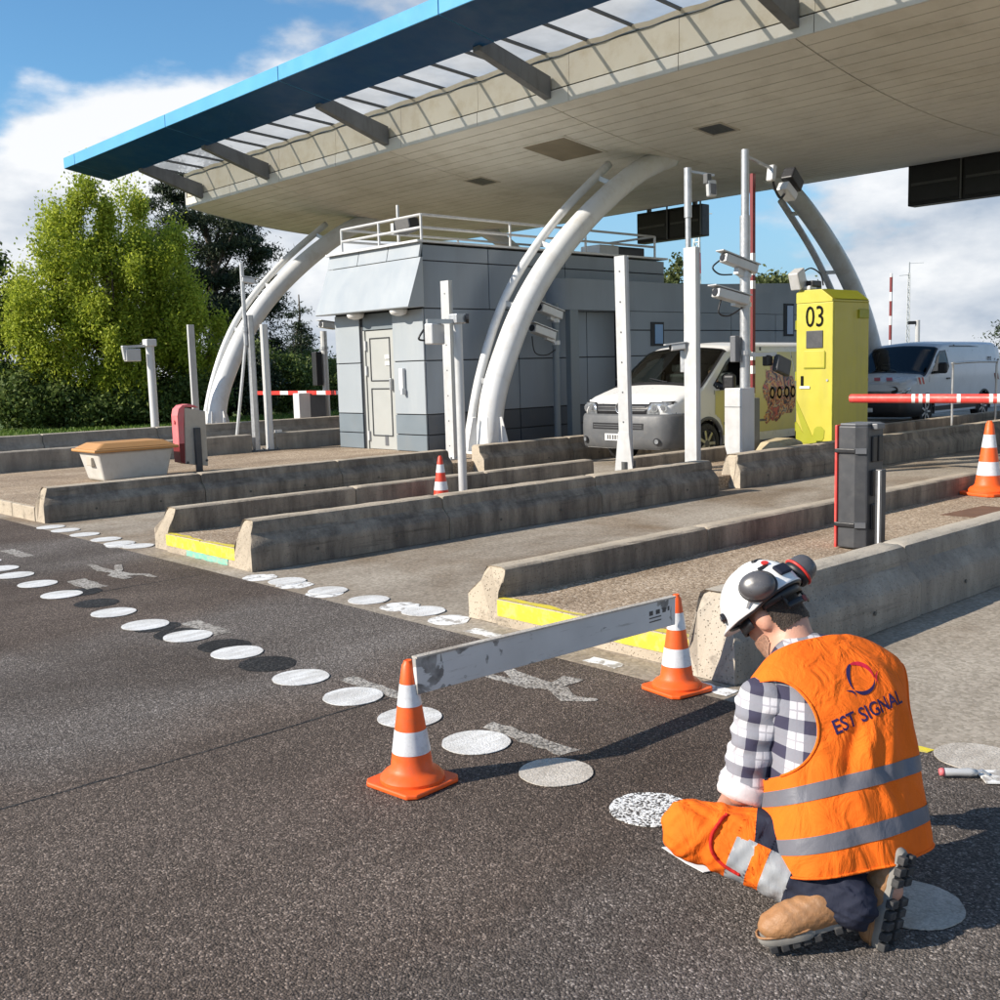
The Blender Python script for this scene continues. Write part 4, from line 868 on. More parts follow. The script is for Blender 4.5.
mb = MB(); mb.tube([(-24.5, 16.19, ISZ), (-24.5, 16.19, 2.75)], 0.09, 12); mb.build('pole', 'alu_white', e_)
cctv(e_, (-24.5, 16.35, 2.9), (0.1, -1, 0.1), 0.5, 0.10); clamp(e_, (-24.5, 16.19, 2.3), 0.12)
mb = MB(); mb.box(-24.62, -24.4, 15.85, 16.05, 1.3, 2.2); mb.build('signal_box', 'black_plastic', e_, bevel=0.02)
gt = empty('barrier_gate', (-24.3, 15.6, ISZ), 'far barrier gate with grey housing and red and white arm', 'barrier gate')
mb = MB(); mb.box(-24.6, -24.3, 15.2, 15.55, ISZ, 1.12); mb.build('front_casing', 'white_metal', gt, bevel=0.02)
mb = MB(); mb.box(-24.58, -24.32, 15.555, 16.05, ISZ, 1.10); mb.build('housing', 'mid_grey_plastic', gt, bevel=0.02)
mb = MB(); mb.box(-27.4, -21.2, 15.62, 15.68, 1.07, 1.17); mb.build('arm', 'plate_white', gt)
for i in range(7):
    x = -27.35+i*0.92; mb = MB(); mb.box(x, x+0.5, 15.617, 15.683, 1.067, 1.173); mb.build('red_band', 'red_paint', gt)
# red barrier arm reaching in from the right
ga = empty('barrier_gate', (-4.3, 14.0, ISZ), 'long red barrier arm with white chevrons reaching in from the right', 'barrier gate')
mb = MB(); mb.tube([(-7.82, 14.0, 1.06), (-4.3, 14.0, 1.06)], 0.062, 16); mb.build('arm', 'faded_red', ga, auto=40)
for x in (-6.92, -6.82, -6.72, -6.30, -5.88, -5.78, -5.68, -5.2, -4.8):
    mb = MB()
    n = 16; vs_ = []
    for k in range(n+1):
        t = 2*math.pi*k/n; sk = 0.03*abs(math.cos(t)); vs_ += [(x+sk, 14.0+0.0635*math.cos(t), 1.06+0.0635*math.sin(t)), (x+sk+0.05, 14.0+0.0635*math.cos(t), 1.06+0.0635*math.sin(t))]
    mb.add(vs_, [(2*k, 2*k+1, 2*k+3, 2*k+2) for k in range(n)]); mb.build('white_chevron', 'plate_white', ga)
mb = MB(); mb.box(-4.45, -4.1, 13.8, 14.2, ISZ, 1.3); mb.build('housing', 'dark_grey_plastic', ga, bevel=0.02)
# handrail in front of the silver van
hr = empty('handrail', (-8.9, 19.5, ISZ), 'small tubular handrail in front of the silver van side', 'handrail')
# yellow payment cabinet 03
yc = empty('yellow_cabinet', (-9.0, 15.5, ISZ), 'tall yellow payment cabinet numbered 03 beside the parked vans', 'cabinet')
cx0, cx1, cy0, cy1 = -9.33, -8.67, 15.0, 16.06
mb = MB(); mb.box(cx0, cx1, cy0, cy1, ISZ+0.10, 2.50); mb.build('body', 'cabinet_yellow', yc, bevel=0.012)
mb = MB(); mb.box(cx0+0.04, cx1-0.04, cy0+0.05, cy1-0.04, ISZ, ISZ+0.10); mb.build('plinth', 'black_plastic', yc)
mb = MB(); mb.prism([(cx0-0.0, 2.50), (cx1+0.0, 2.50), (cx1+0.0, 2.53), (cx1-0.22, 2.70), (cx0+0.05, 2.70), (cx0, 2.66)], 'y', cy0-0.01, cy1); mb.build('roof', 'cabinet_yellow', yc, bevel=0.008)
mb = MB(); mb.add([(cx1+0.004, cy0+0.02, 2.545), (cx1+0.004, cy1-0.02, 2.545), (cx1-0.20, cy1-0.02, 2.703), (cx1-0.20, cy0+0.02, 2.703)], [(0, 1, 2, 3)]); mb.build('roof_flap', 'cabinet_olive', yc)
F_ = cy0-0.003
place_text('03', 0.46, (-9.0, F_-0.006, 2.27), (1, 0, 0), (0, 0, 1), 0.0, 0.74).build('number_03', 'text_black', yc)
mb = MB(); mb.box(-9.15, -8.86, F_-0.012, F_+0.002, 1.80, 2.07); mb.build('screen', 'dark_grey_plastic', yc, bevel=0.008)
mb = MB(); mb.box(-9.19, -8.83, F_-0.010, F_+0.002, 1.50, 1.76); mb.build('flap', 'cabinet_yellow', yc, bevel=0.006)
mb = MB(); mb.box(-9.19, -8.82, F_-0.014, F_+0.002, 1.485, 1.498); mb.box(-8.829, -8.818, F_-0.014, F_+0.002, 1.498, 1.74); mb.build('flap_gap', 'cabinet_olive', yc)
mb = MB(); mb.box(-9.24, -9.20, F_-0.012, F_+0.002, 1.22, 1.37); mb.build('slot', 'text_black', yc)
mb = MB(); mb.box(-9.26, -9.08, F_-0.014, F_+0.002, 1.17, 1.21); mb.build('ticket_lip', 'plate_white', yc, bevel=0.006)
sw = [(-9.325, 1.0), (-9.03, 0.42), (-9.01, 0.48), (-9.0, 0.54), (-8.95, 0.58), (-8.88, 0.58), (-8.82, 0.52), (-8.83, 0.40), (-8.90, 0.31), (-9.325, 0.31), (-9.325, 0.66), (-9.19, 0.46), (-9.325, 0.86)]
mb = MB(); mb.prism(sw, 'y', F_-0.004, F_+0.001); mb.build('swoosh_decal', 'cabinet_olive', yc)
for z in (0.5, 1.3, 2.1):
    mb = MB(); mb.tube([(cx0-0.012, F_+0.02, z), (cx0-0.012, F_+0.02, z+0.14)], 0.014, 8); mb.build('hinge', 'cabinet_olive', yc)
mb = MB(); mb.box(-9.12, -9.02, F_-0.006, F_+0.001, 1.60, 1.64); mb.build('instruction_label', 'plate_white', yc)
mb = MB(); mb.disc((-8.78, F_-0.002, 1.30), 0.018, 12, (0, -1, 0), 0.008); mb.build('lock', 'galvanised', yc)
for z in (2.32,):
    mb = MB(); mb.box(cx1+0.001, cx1+0.03, cy1-0.35, cy1-0.05, z-0.07, z+0.07); mb.build('side_handle', 'cabinet_olive', yc, bevel=0.01)
cq = empty('cabinet_camera', (-9.2, 15.1, 2.70), 'white camera on a bracket on top of the yellow cabinet', 'camera')
mb = MB(); mb.obox((-9.30, 14.98, 2.88), (0.09, 0.0, 0.0), (0.0, 0.10, 0.05), (0, -0.05, 0.13)); mb.build('camera_housing', 'alu_white', cq, bevel=0.02)
mb = MB(); mb.obox((-9.15, 15.2, 2.80), (0.07, 0, 0), (0, 0.13, 0), (0, 0, 0.05)); mb.build('bracket', 'black_plastic', cq, bevel=0.02)
mb = MB(); mb.obox((-9.2, 15.12, 2.735), (0.1, 0, 0), (0, 0.1, 0), (0, 0, 0.035)); mb.build('mount', 'alu_white', cq, bevel=0.02)
cable(cq, [(-9.28, 15.08, 2.98), (-9.2, 15.2, 3.05), (-9.12, 15.35, 2.95), (-9.1, 15.4, 2.78)])
# stone block
st = MB(); st.prism([(13.55, ISZ), (14.35, ISZ), (14.30, 0.40), (14.10, 0.46), (13.72, 0.42), (13.57, 0.30)], 'x', -9.15, -8.75)
tag(st.build('stone_block', 'stone_block', None, bevel=0.05, loc=(-8.95, 13.95, ISZ)), 'rounded tan concrete block between grey cabinet and yellow cabinet', 'block')
# black cabinet on the near island
bc = empty('black_cabinet', (-4.15, 7.6, ISZ), 'dark grey latched cabinet with a red edge on the near island', 'cabinet')
pl = [(-4.27, 7.46), (-4.125, 7.455), (-4.045, 7.50), (-4.045, 7.74), (-4.27, 7.74)]
mb = MB(); mb.prism(pl, 'z', ISZ+0.012, 1.12); mb.build('casing', 'dark_grey_plastic', bc, bevel=0.012)
mb = MB(); mb.prism([(-4.29, 7.445), (-4.27, 7.445), (-4.27, 7.75), (-4.29, 7.75)], 'z', ISZ+0.01, 1.125); mb.build('red_edge', 'faded_red', bc, bevel=0.006)
mb = MB(); mb.prism([(-4.26, 7.47), (-4.13, 7.465), (-4.05, 7.51), (-4.05, 7.73), (-4.26, 7.73)], 'z', 1.121, 1.138); mb.build('lid', 'mid_grey_plastic', bc, bevel=0.006)
for z in (0.36, 0.93):
    mb = MB(); mb.obox((-4.20, 7.448, z), (0.085, 0, 0), (0, 0.012, 0), (0, 0, 0.016)); l_ = mb.build('latch', 'black_plastic', bc, bevel=0.005)
    mb = MB(); mb.obox((-4.085, 7.468, z), (0.035, 0.02, 0), (-0.006, 0.008, 0), (0, 0, 0.02)); mb.build('latch_plate', 'mid_grey_plastic', l_)
for k in range(3):
    for q in (0, 1):
        mb = MB(); mb.box(-4.044, -4.028, 7.55+q*0.09, 7.62+q*0.09, 0.32+k*0.26, 0.52+k*0.26); mb.build('rib_panel', 'black_plastic', bc, bevel=0.008)
mb = MB(); mb.box(-4.05, -4.0, 7.56, 7.68, 1.09, 1.135); mb.build('bracket', 'mid_grey_plastic', bc, bevel=0.008)
bp = empty('grey_post', (-3.97, 7.57, ISZ), 'short dark grey post with a bright edge beside the latched cabinet', 'post')
mb = MB(); mb.box(-4.0, -3.945, 7.535, 7.60, ISZ, 0.79); mb.build('post_section', 'dark_grey_plastic', bp, bevel=0.006)
mb = MB(); mb.box(-3.975, -3.96, 7.529, 7.5345, ISZ+0.01, 0.78); mb.build('bright_edge', 'plate_white', bp)
# grit bin
gb = empty('grit_bin', (-15.25, 6.7, ISZ), 'beige grit bin with an orange lid on the broad island', 'bin')
def frustum(x0, x1, y0, y1, z0, a0, a1, b0, b1, z1):
    mb = MB(); mb.add([(x0,y0,z0),(x1,y0,z0),(x1,y1,z0),(x0,y1,z0),(a0,b0,z1),(a1,b0,z1),(a1,b1,z1),(a0,b1,z1)], [(0,3,2,1),(4,5,6,7),(0,1,5,4),(1,2,6,5),(2,3,7,6),(3,0,4,7)]); return mb
frustum(-15.66, -15.06, 6.12, 7.08, ISZ, -15.74, -14.98, 6.02, 7.16, 0.60).build('tub', 'bin_grey', gb, bevel=0.05, segs=4)
frustum(-15.80, -14.93, 5.95, 7.23, 0.595, -15.80, -14.93, 5.95, 7.23, 0.64).build('lid_rim', 'bin_lid', gb, bevel=0.018)
frustum(-15.78, -14.95, 5.97, 7.21, 0.638, -15.66, -15.06, 6.12, 7.06, 0.72).build('lid', 'bin_lid', gb, bevel=0.03, segs=3)
mb = MB(); mb.box(-15.40, -15.22, 6.005, 6.07, 0.40, 0.52); mb.build('label_plate', 'beige_steel', gb, bevel=0.01)
# pink and beige barrier housing
pk = empty('barrier_housing', (-15.4, 7.7, ISZ), 'beige housing with a faded pink front behind the grit bin', 'barrier housing')
prf = [(7.52, 0.30), (7.90, 0.24), (7.905, 1.10), (7.56, 1.17)]
mb = MB(); mb.prism(prf, 'x', -15.55, -15.36); mb.build('casing', 'beige_steel', pk, bevel=0.012)
pf = [(7.515, 0.30)] + [(7.46, 0.36), (7.43, 0.6), (7.43, 1.05), (7.455, 1.15), (7.52, 1.205), (7.62, 1.22), (7.72, 1.20), (7.80, 1.155), (7.56, 1.175), (7.535, 0.9)]
mb = MB(); mb.prism(pf, 'x', -15.56, -15.35); mb.build('front_cover', 'pink_plastic', pk, bevel=0.012)
mb = MB(); mb.box(-15.355, -15.30, 7.68, 7.78, ISZ, 0.85); mb.build('support_post', 'dark_grey_plastic', pk, bevel=0.008)
mb = MB(); mb.prism([(7.44, 0.33), (7.505, 0.31), (7.52, 0.62), (7.432, 0.62)], 'x', -15.5605, -15.3485); mb.build('cover_foot', 'dark_red', pk)
for y, z in ((7.88, 0.33), (7.56, 0.32)):
    mb = MB(); mb.disc((-15.36, y, z), 0.02, 8, (1, 0, 0), 0.01); mb.build('bolt', 'dark_steel', pk)
mb = MB(); mb.disc((-15.45, 7.428, 0.95), 0.03, 10, (0, -1, 0), 0.02); mb.build('knob', 'pink_plastic', pk)
# handrail parts
mb = MB(); mb.tube(crv([(-8.9, 19.6, ISZ), (-8.9, 19.6, 1.35), (-8.9, 19.72, 1.48), (-8.9, 21.4, 1.48), (-8.9, 21.5, 1.40), (-8.9, 21.5, ISZ)], 4), 0.022, 8); mb.build('tube', 'galvanised', hr, smooth=True)

# ================================================================== TRAFFIC CONES, BOARD, TROWEL
def cone(x, y, z, h, rot, label, mat='cone_orange', tilt=0.0):
    root = empty('traffic_cone', (x, y, z), label, 'traffic cone', 'traffic cones')
    s = h/0.5
    w = 0.142*s; c = 0.03*s; pts = []
    for sx, sy in ((1, 1), (-1, 1), (-1, -1), (1, -1)):
        q = [(sx*w, sy*(w-c)), (sx*(w-c), sy*w)]
        pts += q if sx*sy > 0 else q[::-1]
    cr, sr = math.cos(rot), math.sin(rot); pts = [(x+a*cr-b*sr, y+a*sr+b*cr) for a, b in pts]
    mb = MB(); mb.prism(pts, 'z', z+0.002, z+0.022*s); mb.build('base', mat, root, bevel=0.006*s)
    def rad(t): return (0.092*(1-t)+0.022*t)*s
    mb = MB(); mb.lathe([(0.128*s, 0.021*s), (0.128*s, 0.034*s), (0.112*s, 0.052*s), (0.097*s, 0.058*s), (rad(0.12), 0.075*s)] + [(rad(t), 0.02*s+0.48*s*t) for t in (0.2, 0.4, 0.6, 0.8, 0.96)] + [(0.019*s, 0.488*s), (0.015*s, 0.5*s), (0.008*s, 0.496*s)], (x, y, z), 28); mb.build('body', mat, root, auto=35)
    for t0, t1 in ((0.24, 0.43), (0.63, 0.81)):
        mb = MB(); n = 28; vs_ = []
        for t in (t0, t1):
            for k in range(n): a = 2*math.pi*k/n; r_ = rad(t)+0.0012; vs_.append((x+r_*math.cos(a), y+r_*math.sin(a), z+0.02*s+0.48*s*t))
        mb.add(vs_, [(k, (k+1) % n, (k+1) % n+n, k+n) for k in range(n)]); mb.build('reflective_band', 'cone_white', root, smooth=True)
    return root
cone(-3.27, 2.48, 0.0, 0.505, 0.10, 'orange cone at the near end of the white board')
cone(-3.26, 4.16, 0.0, 0.49, -0.15, 'orange cone at the far end of the white board by the yellow kerb')
cone(-4.73, 11.30, ISZ, 0.775, -0.3, 'tall orange cone on the near island at the right edge', 'cone_orange')
cone(-9.15, 7.50, ISZ, 0.52, 0.2, 'small red cone standing behind the long dark barrier', 'cone_red')
def board_mat():
    m, n, l, p = newmat('peeling_board')
    v = coords(n, l)
    base = ramp(n, l, noise(n, l, v, 3, 6), [(0.3, (0.54, 0.53, 0.51)), (0.7, (0.68, 0.67, 0.65))])
    s = n.new('ShaderNodeSeparateXYZ'); l.new(v, s.inputs[0])
    grad = n.new('ShaderNodeMapRange'); l.new(s.outputs[1], grad.inputs[0]); grad.inputs[1].default_value = 2.5; grad.inputs[2].default_value = 3.3; grad.inputs[3].default_value = 0.12; grad.inputs[4].default_value = -0.02
    ad = n.new('ShaderNodeMath'); ad.operation = 'ADD'; l.new(noise(n, l, v, 7, 5, 0.55, 0.6), ad.inputs[0]); l.new(grad.outputs[0], ad.inputs[1])
    f = ramp(n, l, ad.outputs[0], [(0.60, 0.0), (0.62, 1.0)])
    c = mixc(n, l, f, base, ramp(n, l, noise(n, l, v, 20, 6), [(0.35, (0.16, 0.15, 0.14)), (0.65, (0.36, 0.35, 0.33))]))
    d = ramp(n, l, noise(n, l, coords(n, l, (1, 0.3, 4)), 14, 7, 0.7), [(0.58, 0.0), (0.7, 0.55)])
    c = mixc(n, l, d, c, (0.22, 0.20, 0.17)); l.new(c, p.inputs['Base Color']); p.inputs['Roughness'].default_value = 0.6
board_mat()
bd = empty('white_board', (-3.235, 3.3, 0.4), 'long white peeling board laid between two orange cones', 'board')
mb = MB(); mb.prism([(2.485, 0.372), (4.10, 0.352), (4.105, 0.492), (2.48, 0.522)], 'x', -3.243, -3.219); mb.build('plank', 'peeling_board', bd, bevel=0.004)
mb = MB(); mb.prism([(2.483, 0.518), (4.103, 0.489), (4.103, 0.496), (2.483, 0.525)], 'x', -3.2475, -3.2145); mb.build('top_edge', 'cream_paint', bd)
for i, (yy, zz_, L) in enumerate([(3.90, 0.442, 0.028), (3.95, 0.442, 0.03), (4.0, 0.442, 0.026), (4.04, 0.445, 0.014)]):
    mb = MB(); mb.box(-3.2188, -3.2180, yy, yy+L, zz_-0.011, zz_+0.011); mb.build('printed_mark', 'text_grey', bd)
for zz_ in (0.418, 0.400):
    mb = MB(); mb.box(-3.2188, -3.2180, 3.90, 3.99, zz_-0.003, zz_+0.003); mb.build('printed_line', 'text_grey', bd)
tw = empty('trowel', (-1.7, 4.0, 0.0), 'paint smeared trowel with a pale handle lying on the asphalt', 'trowel')
d = Vector((0.19, 0.165, 0)).normalized(); a = Vector((-d.y, d.x, 0)); p0 = Vector((-1.80, 3.935, 0.024))
mb = MB(); mb.tube([p0, p0+d*0.02, p0+d*0.06, p0+d*0.11, p0+d*0.135], [0.012, 0.017, 0.015, 0.017, 0.012], 12); mb.build('handle', 'alu_white', tw, smooth=True)
mb = MB(); mb.tube([p0-d*0.004, p0+d*0.012], [0.013, 0.0178], 12); mb.build('handle_cap', 'pink_plastic', tw, smooth=True)
mb = MB(); mb.tube([p0+d*0.13, p0+d*0.155+Vector((0, 0, 0.008)), p0+d*0.18-Vector((0, 0, 0.01))], 0.007, 8); mb.build('tang', 'galvanised', tw)
mb = MB(); mb.obox(p0+d*0.265-a*0.005-Vector((0, 0, 0.015)), d*0.115, a*0.062, Vector((0, 0, 0.0035))); mb.build('blade', 'flaked_white_paint', tw)
# ================================================================== VANS
class Van:
    def __init__(s, X, Y, W, zt, plan, zbot, belt, roofz, rc=0.13):
        s.X, s.Y, s.W, s.zt_, s.plan_, s.zbot, s.belt, s.roofz, s.rc = X, Y, W, zt, plan, zbot, belt, roofz, rc
        g = np.linspace(0, zt[-1][0], 400); z = np.interp(g, [p[0] for p in zt], [p[1] for p in zt]); k = np.hanning(15); k /= k.sum()
        zp = np.pad(z, 7, mode='edge'); s.g, s.z = g, np.convolve(zp, k, 'valid')
    def zt(s, l): return float(np.interp(l, s.g, s.z))
    def pl(s, l): return float(np.interp(l, [p[0] for p in s.plan_], [p[1] for p in s.plan_]))
    def w(s, l, z):
        b = s.W*s.pl(l)
        if z > s.belt: b -= 0.17*((z-s.belt)/(s.roofz-s.belt))**1.4
        else: b -= 0.035*((s.belt-z)/(s.belt-s.zbot))**2
        return b
    def surf(s, l, t, side, off=0.0):
        z1 = s.zt(l); rc = min(s.rc, (z1-s.zbot)*0.4)
        wl_ = s.w(l, z1-rc)
        if t <= 0.6:
            z = s.zbot+(z1-rc-s.zbot)*t/0.6; x = s.w(l, z)+off
        elif t <= 0.8:
            a = (t-0.6)/0.2*math.pi/2; x = wl_-rc*1.3*(1-math.cos(a))+off*math.cos(a); z = z1-rc+rc*math.sin(a)*0.86+off*math.sin(a)
        else:
            q = (t-0.8)/0.2; x = (wl_-rc*1.3)*(1-q); z = z1-rc*0.14+rc*0.14*math.sin(q*math.pi/2)+0.02*q*(2-q)+off
        return (s.X+side*x, s.Y+l, z)
    def fl(s, x, z):
        f = abs(x)/s.W; p0 = s.plan_[0][1]
        l = -0.07*(1-(f/p0)**2) if f <= p0 else float(np.interp(f, [p[1] for p in s.plan_], [p[0] for p in s.plan_]))
        return l + 0.06*max(0, (z-0.4)/0.7)**2
    def front_poly(s, pts, off, name, mat, parent, th=0.0):
        mb = MB(); out = []
        for i, p in enumerate(pts):
            q = pts[(i+1) % len(pts)]; k = max(1, int(math.dist(p, q)/0.06))
            out += [(p[0]+(q[0]-p[0])*j/k, p[1]+(q[1]-p[1])*j/k) for j in range(k)]
        # strip triangulation through columns in x so that the patch follows the curved nose
        xs_ = sorted(set(round(p[0], 4) for p in out)); xs_ = list(np.linspace(min(xs_), max(xs_), max(2, int((max(xs_)-min(xs_))/0.04)+2)))
        lo, hi = [], []
        for x in xs_:
            zz_ = []
            for i, p in enumerate(pts):
                q = pts[(i+1) % len(pts)]
                if min(p[0], q[0])-1e-6 <= x <= max(p[0], q[0])+1e-6:
                    if abs(p[0]-q[0]) < 1e-6: zz_ += [p[1], q[1]]
                    else: zz_.append(p[1]+(q[1]-p[1])*(x-p[0])/(q[0]-p[0]))
            lo.append(min(zz_)); hi.append(max(zz_))
        n = len(xs_); vs_ = []
        for x, a, b in zip(xs_, lo, hi):
            for t in (0, 0.5, 1): z = a+(b-a)*t; vs_.append((s.X+x, s.Y+s.fl(x, z)-off, z))
        mb.add(vs_, [(i*3+j, i*3+j+1, (i+1)*3+j+1, (i+1)*3+j) for i in range(n-1) for j in (0, 1)])
        o = mb.build(name, mat, parent, smooth=True)
        if th: sm = o.modifiers.new('solid', 'SOLIDIFY'); sm.thickness = th; sm.offset = 1
        return o
    def side_poly(s, pts, off, name, mat, parent, side=1):
        mb = MB(); mb.add([(s.X+side*(s.w(l, z)+off), s.Y+l, z) for l, z in pts], [tuple(range(len(pts)))]); return mb.build(name, mat, parent)
    def patch(s, l0, l1, t0, t1, off, name, mat, parent, sides=(1,), nu=16, nt=8):
        mb = MB()
        for sd in sides: mb.grid(lambda u, v: s.surf(l0+(l1-l0)*u, t0+(t1-t0)*v, sd, off), nu, nt)
        return mb.build(name, mat, parent, smooth=True)
def side_fill(v, poly, off, name, mat, parent, h=0.022, side=1):
    ls = np.arange(min(p[0] for p in poly), max(p[0] for p in poly), h); zz_ = np.arange(min(p[1] for p in poly), max(p[1] for p in poly), h); mb = MB()
    for a in ls:
        for b in zz_:
            if inside((a+h/2, b+h/2), poly): mb.add([(v.X+side*(v.w(l, z)+off), v.Y+l, z) for l, z in ((a, b), (a+h, b), (a+h, b+h), (a, b+h))], [(0, 1, 2, 3)])
    return mb.build(name, mat, parent)
def inside(p, poly):
    c = False; n = len(poly)
    for i in range(n):
        a, b = poly[i], poly[(i+1) % n]
        if (a[1] > p[1]) != (b[1] > p[1]) and p[0] < (b[0]-a[0])*(p[1]-a[1])/(b[1]-a[1])+a[0]: c = not c
    return c
def shrink(poly, d):
    cx = sum(p[0] for p in poly)/len(poly); cy = sum(p[1] for p in poly)/len(poly); out = []
    for p in poly:
        L = math.dist(p, (cx, cy)); out.append((cx+(p[0]-cx)*(1-d/L), cy+(p[1]-cy)*(1-d/L)))
    return out
def ring(v, poly, d, off, name, mat, parent, side=1):
    a = poly; b = shrink(poly, d); n = len(a); mb = MB()
    mb.add([(v.X+side*(v.w(l, z)+off), v.Y+l, z) for l, z in a+b], [(i, (i+1) % n, (i+1) % n+n, i+n) for i in range(n)]); return mb.build(name, mat, parent)
def build_van(v, root, paint, ws, door_win, wheels, sides=(1, -1), extra_win=(), wheel_r=0.335, open_side=None):
    L = v.zt_[-1][0]
    ls = list(np.arange(0, L+1e-6, 0.05)); ts = list(np.linspace(0, 0.6, 24)) + list(np.linspace(0.6, 0.8, 7))[1:] + list(np.linspace(0.8, 1, 8))[1:]
    def mk(off, name, mat):
        mb = MB()
        for sd in (1, -1):
            P_ = [[v.surf(l, t, sd, off) for t in ts] for l in ls]; nt = len(ts); vs_ = [p for r_ in P_ for p in r_]; fs = []
            for i in range(len(ls)-1):
                for j in range(nt-1):
                    lm = (ls[i]+ls[i+1])/2; tm = (ts[j]+ts[j+1])/2; p = v.surf(lm, tm, sd)
                    if ws[0] < lm < ws[1] and tm > ws[2]: continue
                    if tm < 0.6 and any(inside((lm, p[2]), shrink(w_, 0.03)) for w_ in (door_win,)+tuple(extra_win)): continue
                    if tm < 0.45 and any((lm-wl_)**2+(p[2]-wheel_r)**2 < 0.39**2 for wl_ in wheels): continue
                    fs.append((i*nt+j, (i+1)*nt+j, (i+1)*nt+j+1, i*nt+j+1))
            mb.add(vs_, fs)
            back = [v.surf(L, t, sd, off) for t in ts] + [(v.X, v.Y+L, v.zbot)]; mb.add(back, [tuple(range(len(back)))])
        return mb.build(name, mat, root, auto=35)
    body = mk(0.0, 'body', paint); mk(-0.04, 'cabin_lining', 'black_plastic')
    # nose
    mb = MB(); p0 = v.plan_[0][1]*v.W
    mb.grid(lambda a, b: (v.X-p0+2*p0*a, v.Y+v.fl(-p0+2*p0*a, v.zbot+(v.zt(0)-v.zbot)*b), v.zbot+(v.zt(0)-0.01-v.zbot)*b), 20, 8); mb.build('nose', paint, root, smooth=True)
    mb = MB(); mb.grid(lambda a, b: (v.X-p0*0.99+2*p0*0.99*a, v.Y+v.fl(-p0+2*p0*a, v.zt(0)-0.01)*(1-b)+0.06*b, v.zt(0)-0.01+(v.zt(0.06)-v.zt(0)+0.03)*b), 20, 3); mb.build('hood_lip', paint, root, smooth=True)
    # floor and cabin fittings
    mb = MB(); mb.box(v.X-v.W*0.93, v.X+v.W*0.93, v.Y+0.08, v.Y+L-0.03, v.zbot+0.0, v.zbot+0.06); mb.build('underbody', 'black_plastic', root)
    mb = MB(); mb.box(v.X-v.W*0.86, v.X+v.W*0.86, v.Y+ws[0]-0.05, v.Y+ws[0]+0.42, v.zbot+0.1, v.zt(ws[0])-0.06); mb.build('dashboard', 'black_plastic', root, bevel=0.03)
    mb = MB(); mb.box(v.X-v.W*0.86, v.X+v.W*0.86, v.Y+2.6, v.Y+2.65, v.zbot+0.1, v.zt(2.6)-0.08); mb.build('bulkhead', 'dark_grey_plastic', root)
    for sx in (-0.45, 0.45):
        mb = MB(); mb.box(v.X+sx-0.24, v.X+sx+0.24, v.Y+1.95, v.Y+2.1, 0.9, 1.45); mb.box(v.X+sx-0.13, v.X+sx+0.13, v.Y+1.97, v.Y+2.07, 1.46, 1.66); mb.build('seat_back', 'dark_grey_plastic', root, bevel=0.05)
    # windscreen glass and black surround
    v.patch(ws[0]-0.02, ws[1]+0.02, ws[2]-0.015, 1.0, 0.004, 'windscreen', 'van_glass', root, (1, -1), 24, 8)
    v.patch(ws[0]-0.07, ws[0]+0.02, ws[2]-0.02, 1.0, 0.008, 'cowl', 'black_plastic', root, (1, -1), 4, 8)
    v.patch(ws[1]-0.02, ws[1]+0.03, ws[2]-0.02, 1.0, 0.007, 'windscreen_seal', 'black_plastic', root, (1, -1), 3, 8)
    for sd in (1, -1): v.patch(ws[0]-0.02, ws[1]+0.02, ws[2]-0.02, ws[2]+0.015, 0.007, 'windscreen_pillar_seal', 'black_plastic', root, (sd,), 24, 1)
    for a in (0.25, -0.5):
        mb = MB(); q = [v.surf(ws[0]+0.01+k*0.05, 0.93 if a < 0 else 0.97, 1 if a > 0 else -1, 0.012) for k in range(2)]
        mb.tube([(v.X+a, v.Y+ws[0]-0.01, v.zt(ws[0])+0.035), (v.X+a-0.45, v.Y+ws[0]+0.10, v.zt(ws[0]+0.10)+0.03)], 0.009, 6); mb.build('wiper', 'black_plastic', root)
    for sd in sides:
        for w_ in (door_win,)+tuple(extra_win):
            if sd != open_side: v.side_poly(w_, 0.003, 'side_window', 'van_glass', root, sd)
            ring(v, w_, 0.05, 0.005, 'window_seal', 'black_plastic', root, sd)
    # wheels
    for wl_ in wheels:
        for sd in (1, -1):
            xo = v.X+sd*(v.W-0.02)
            wh = empty('wheel', (xo, v.Y+wl_, wheel_r)); wh.parent = root; wh.matrix_parent_inverse = parent_inv(root)
            def lathe_x(prof, name, mat, n=28):
                mb = MB(); vs_ = []
                for r_, dx in prof:
                    for k in range(n): t = 2*math.pi*k/n; vs_.append((xo+sd*dx, v.Y+wl_+r_*math.cos(t), wheel_r+r_*math.sin(t)))
                mb.add(vs_, [(i*n+k, i*n+(k+1) % n, (i+1)*n+(k+1) % n, (i+1)*n+k) for i in range(len(prof)-1) for k in range(n)]+[tuple((len(prof)-1)*n+k for k in range(n))])
                return mb.build(name, mat, wh, auto=40)
            lathe_x([(wheel_r*0.6, -0.22), (wheel_r*0.97, -0.20), (wheel_r, -0.17), (wheel_r, -0.05), (wheel_r*0.96, -0.01), (wheel_r*0.82, 0.008), (wheel_r*0.70, 0.0), (wheel_r*0.68, -0.03)], 'tyre', 'rubber')
            lathe_x([(wheel_r*0.69, -0.02), (wheel_r*0.66, -0.005), (wheel_r*0.60, -0.035), (wheel_r*0.2, -0.03), (wheel_r*0.16, 0.0), (0.01, 0.0)], 'rim', 'dark_steel')
            for k in range(7):
                t = 2*math.pi*k/7; mb = MB(); c = Vector((xo+sd*-0.012, v.Y+wl_, wheel_r)); e = Vector((0, math.cos(t), math.sin(t)))
                mb.bar(c+e*wheel_r*0.12, c+e*wheel_r*0.64, 0.016, 0.045, e.cross(Vector((1, 0, 0)))); mb.build('spoke', 'alloy', wh)
            mb = MB(); n = 28; vs_ = []                               # flat lip round the wheel opening
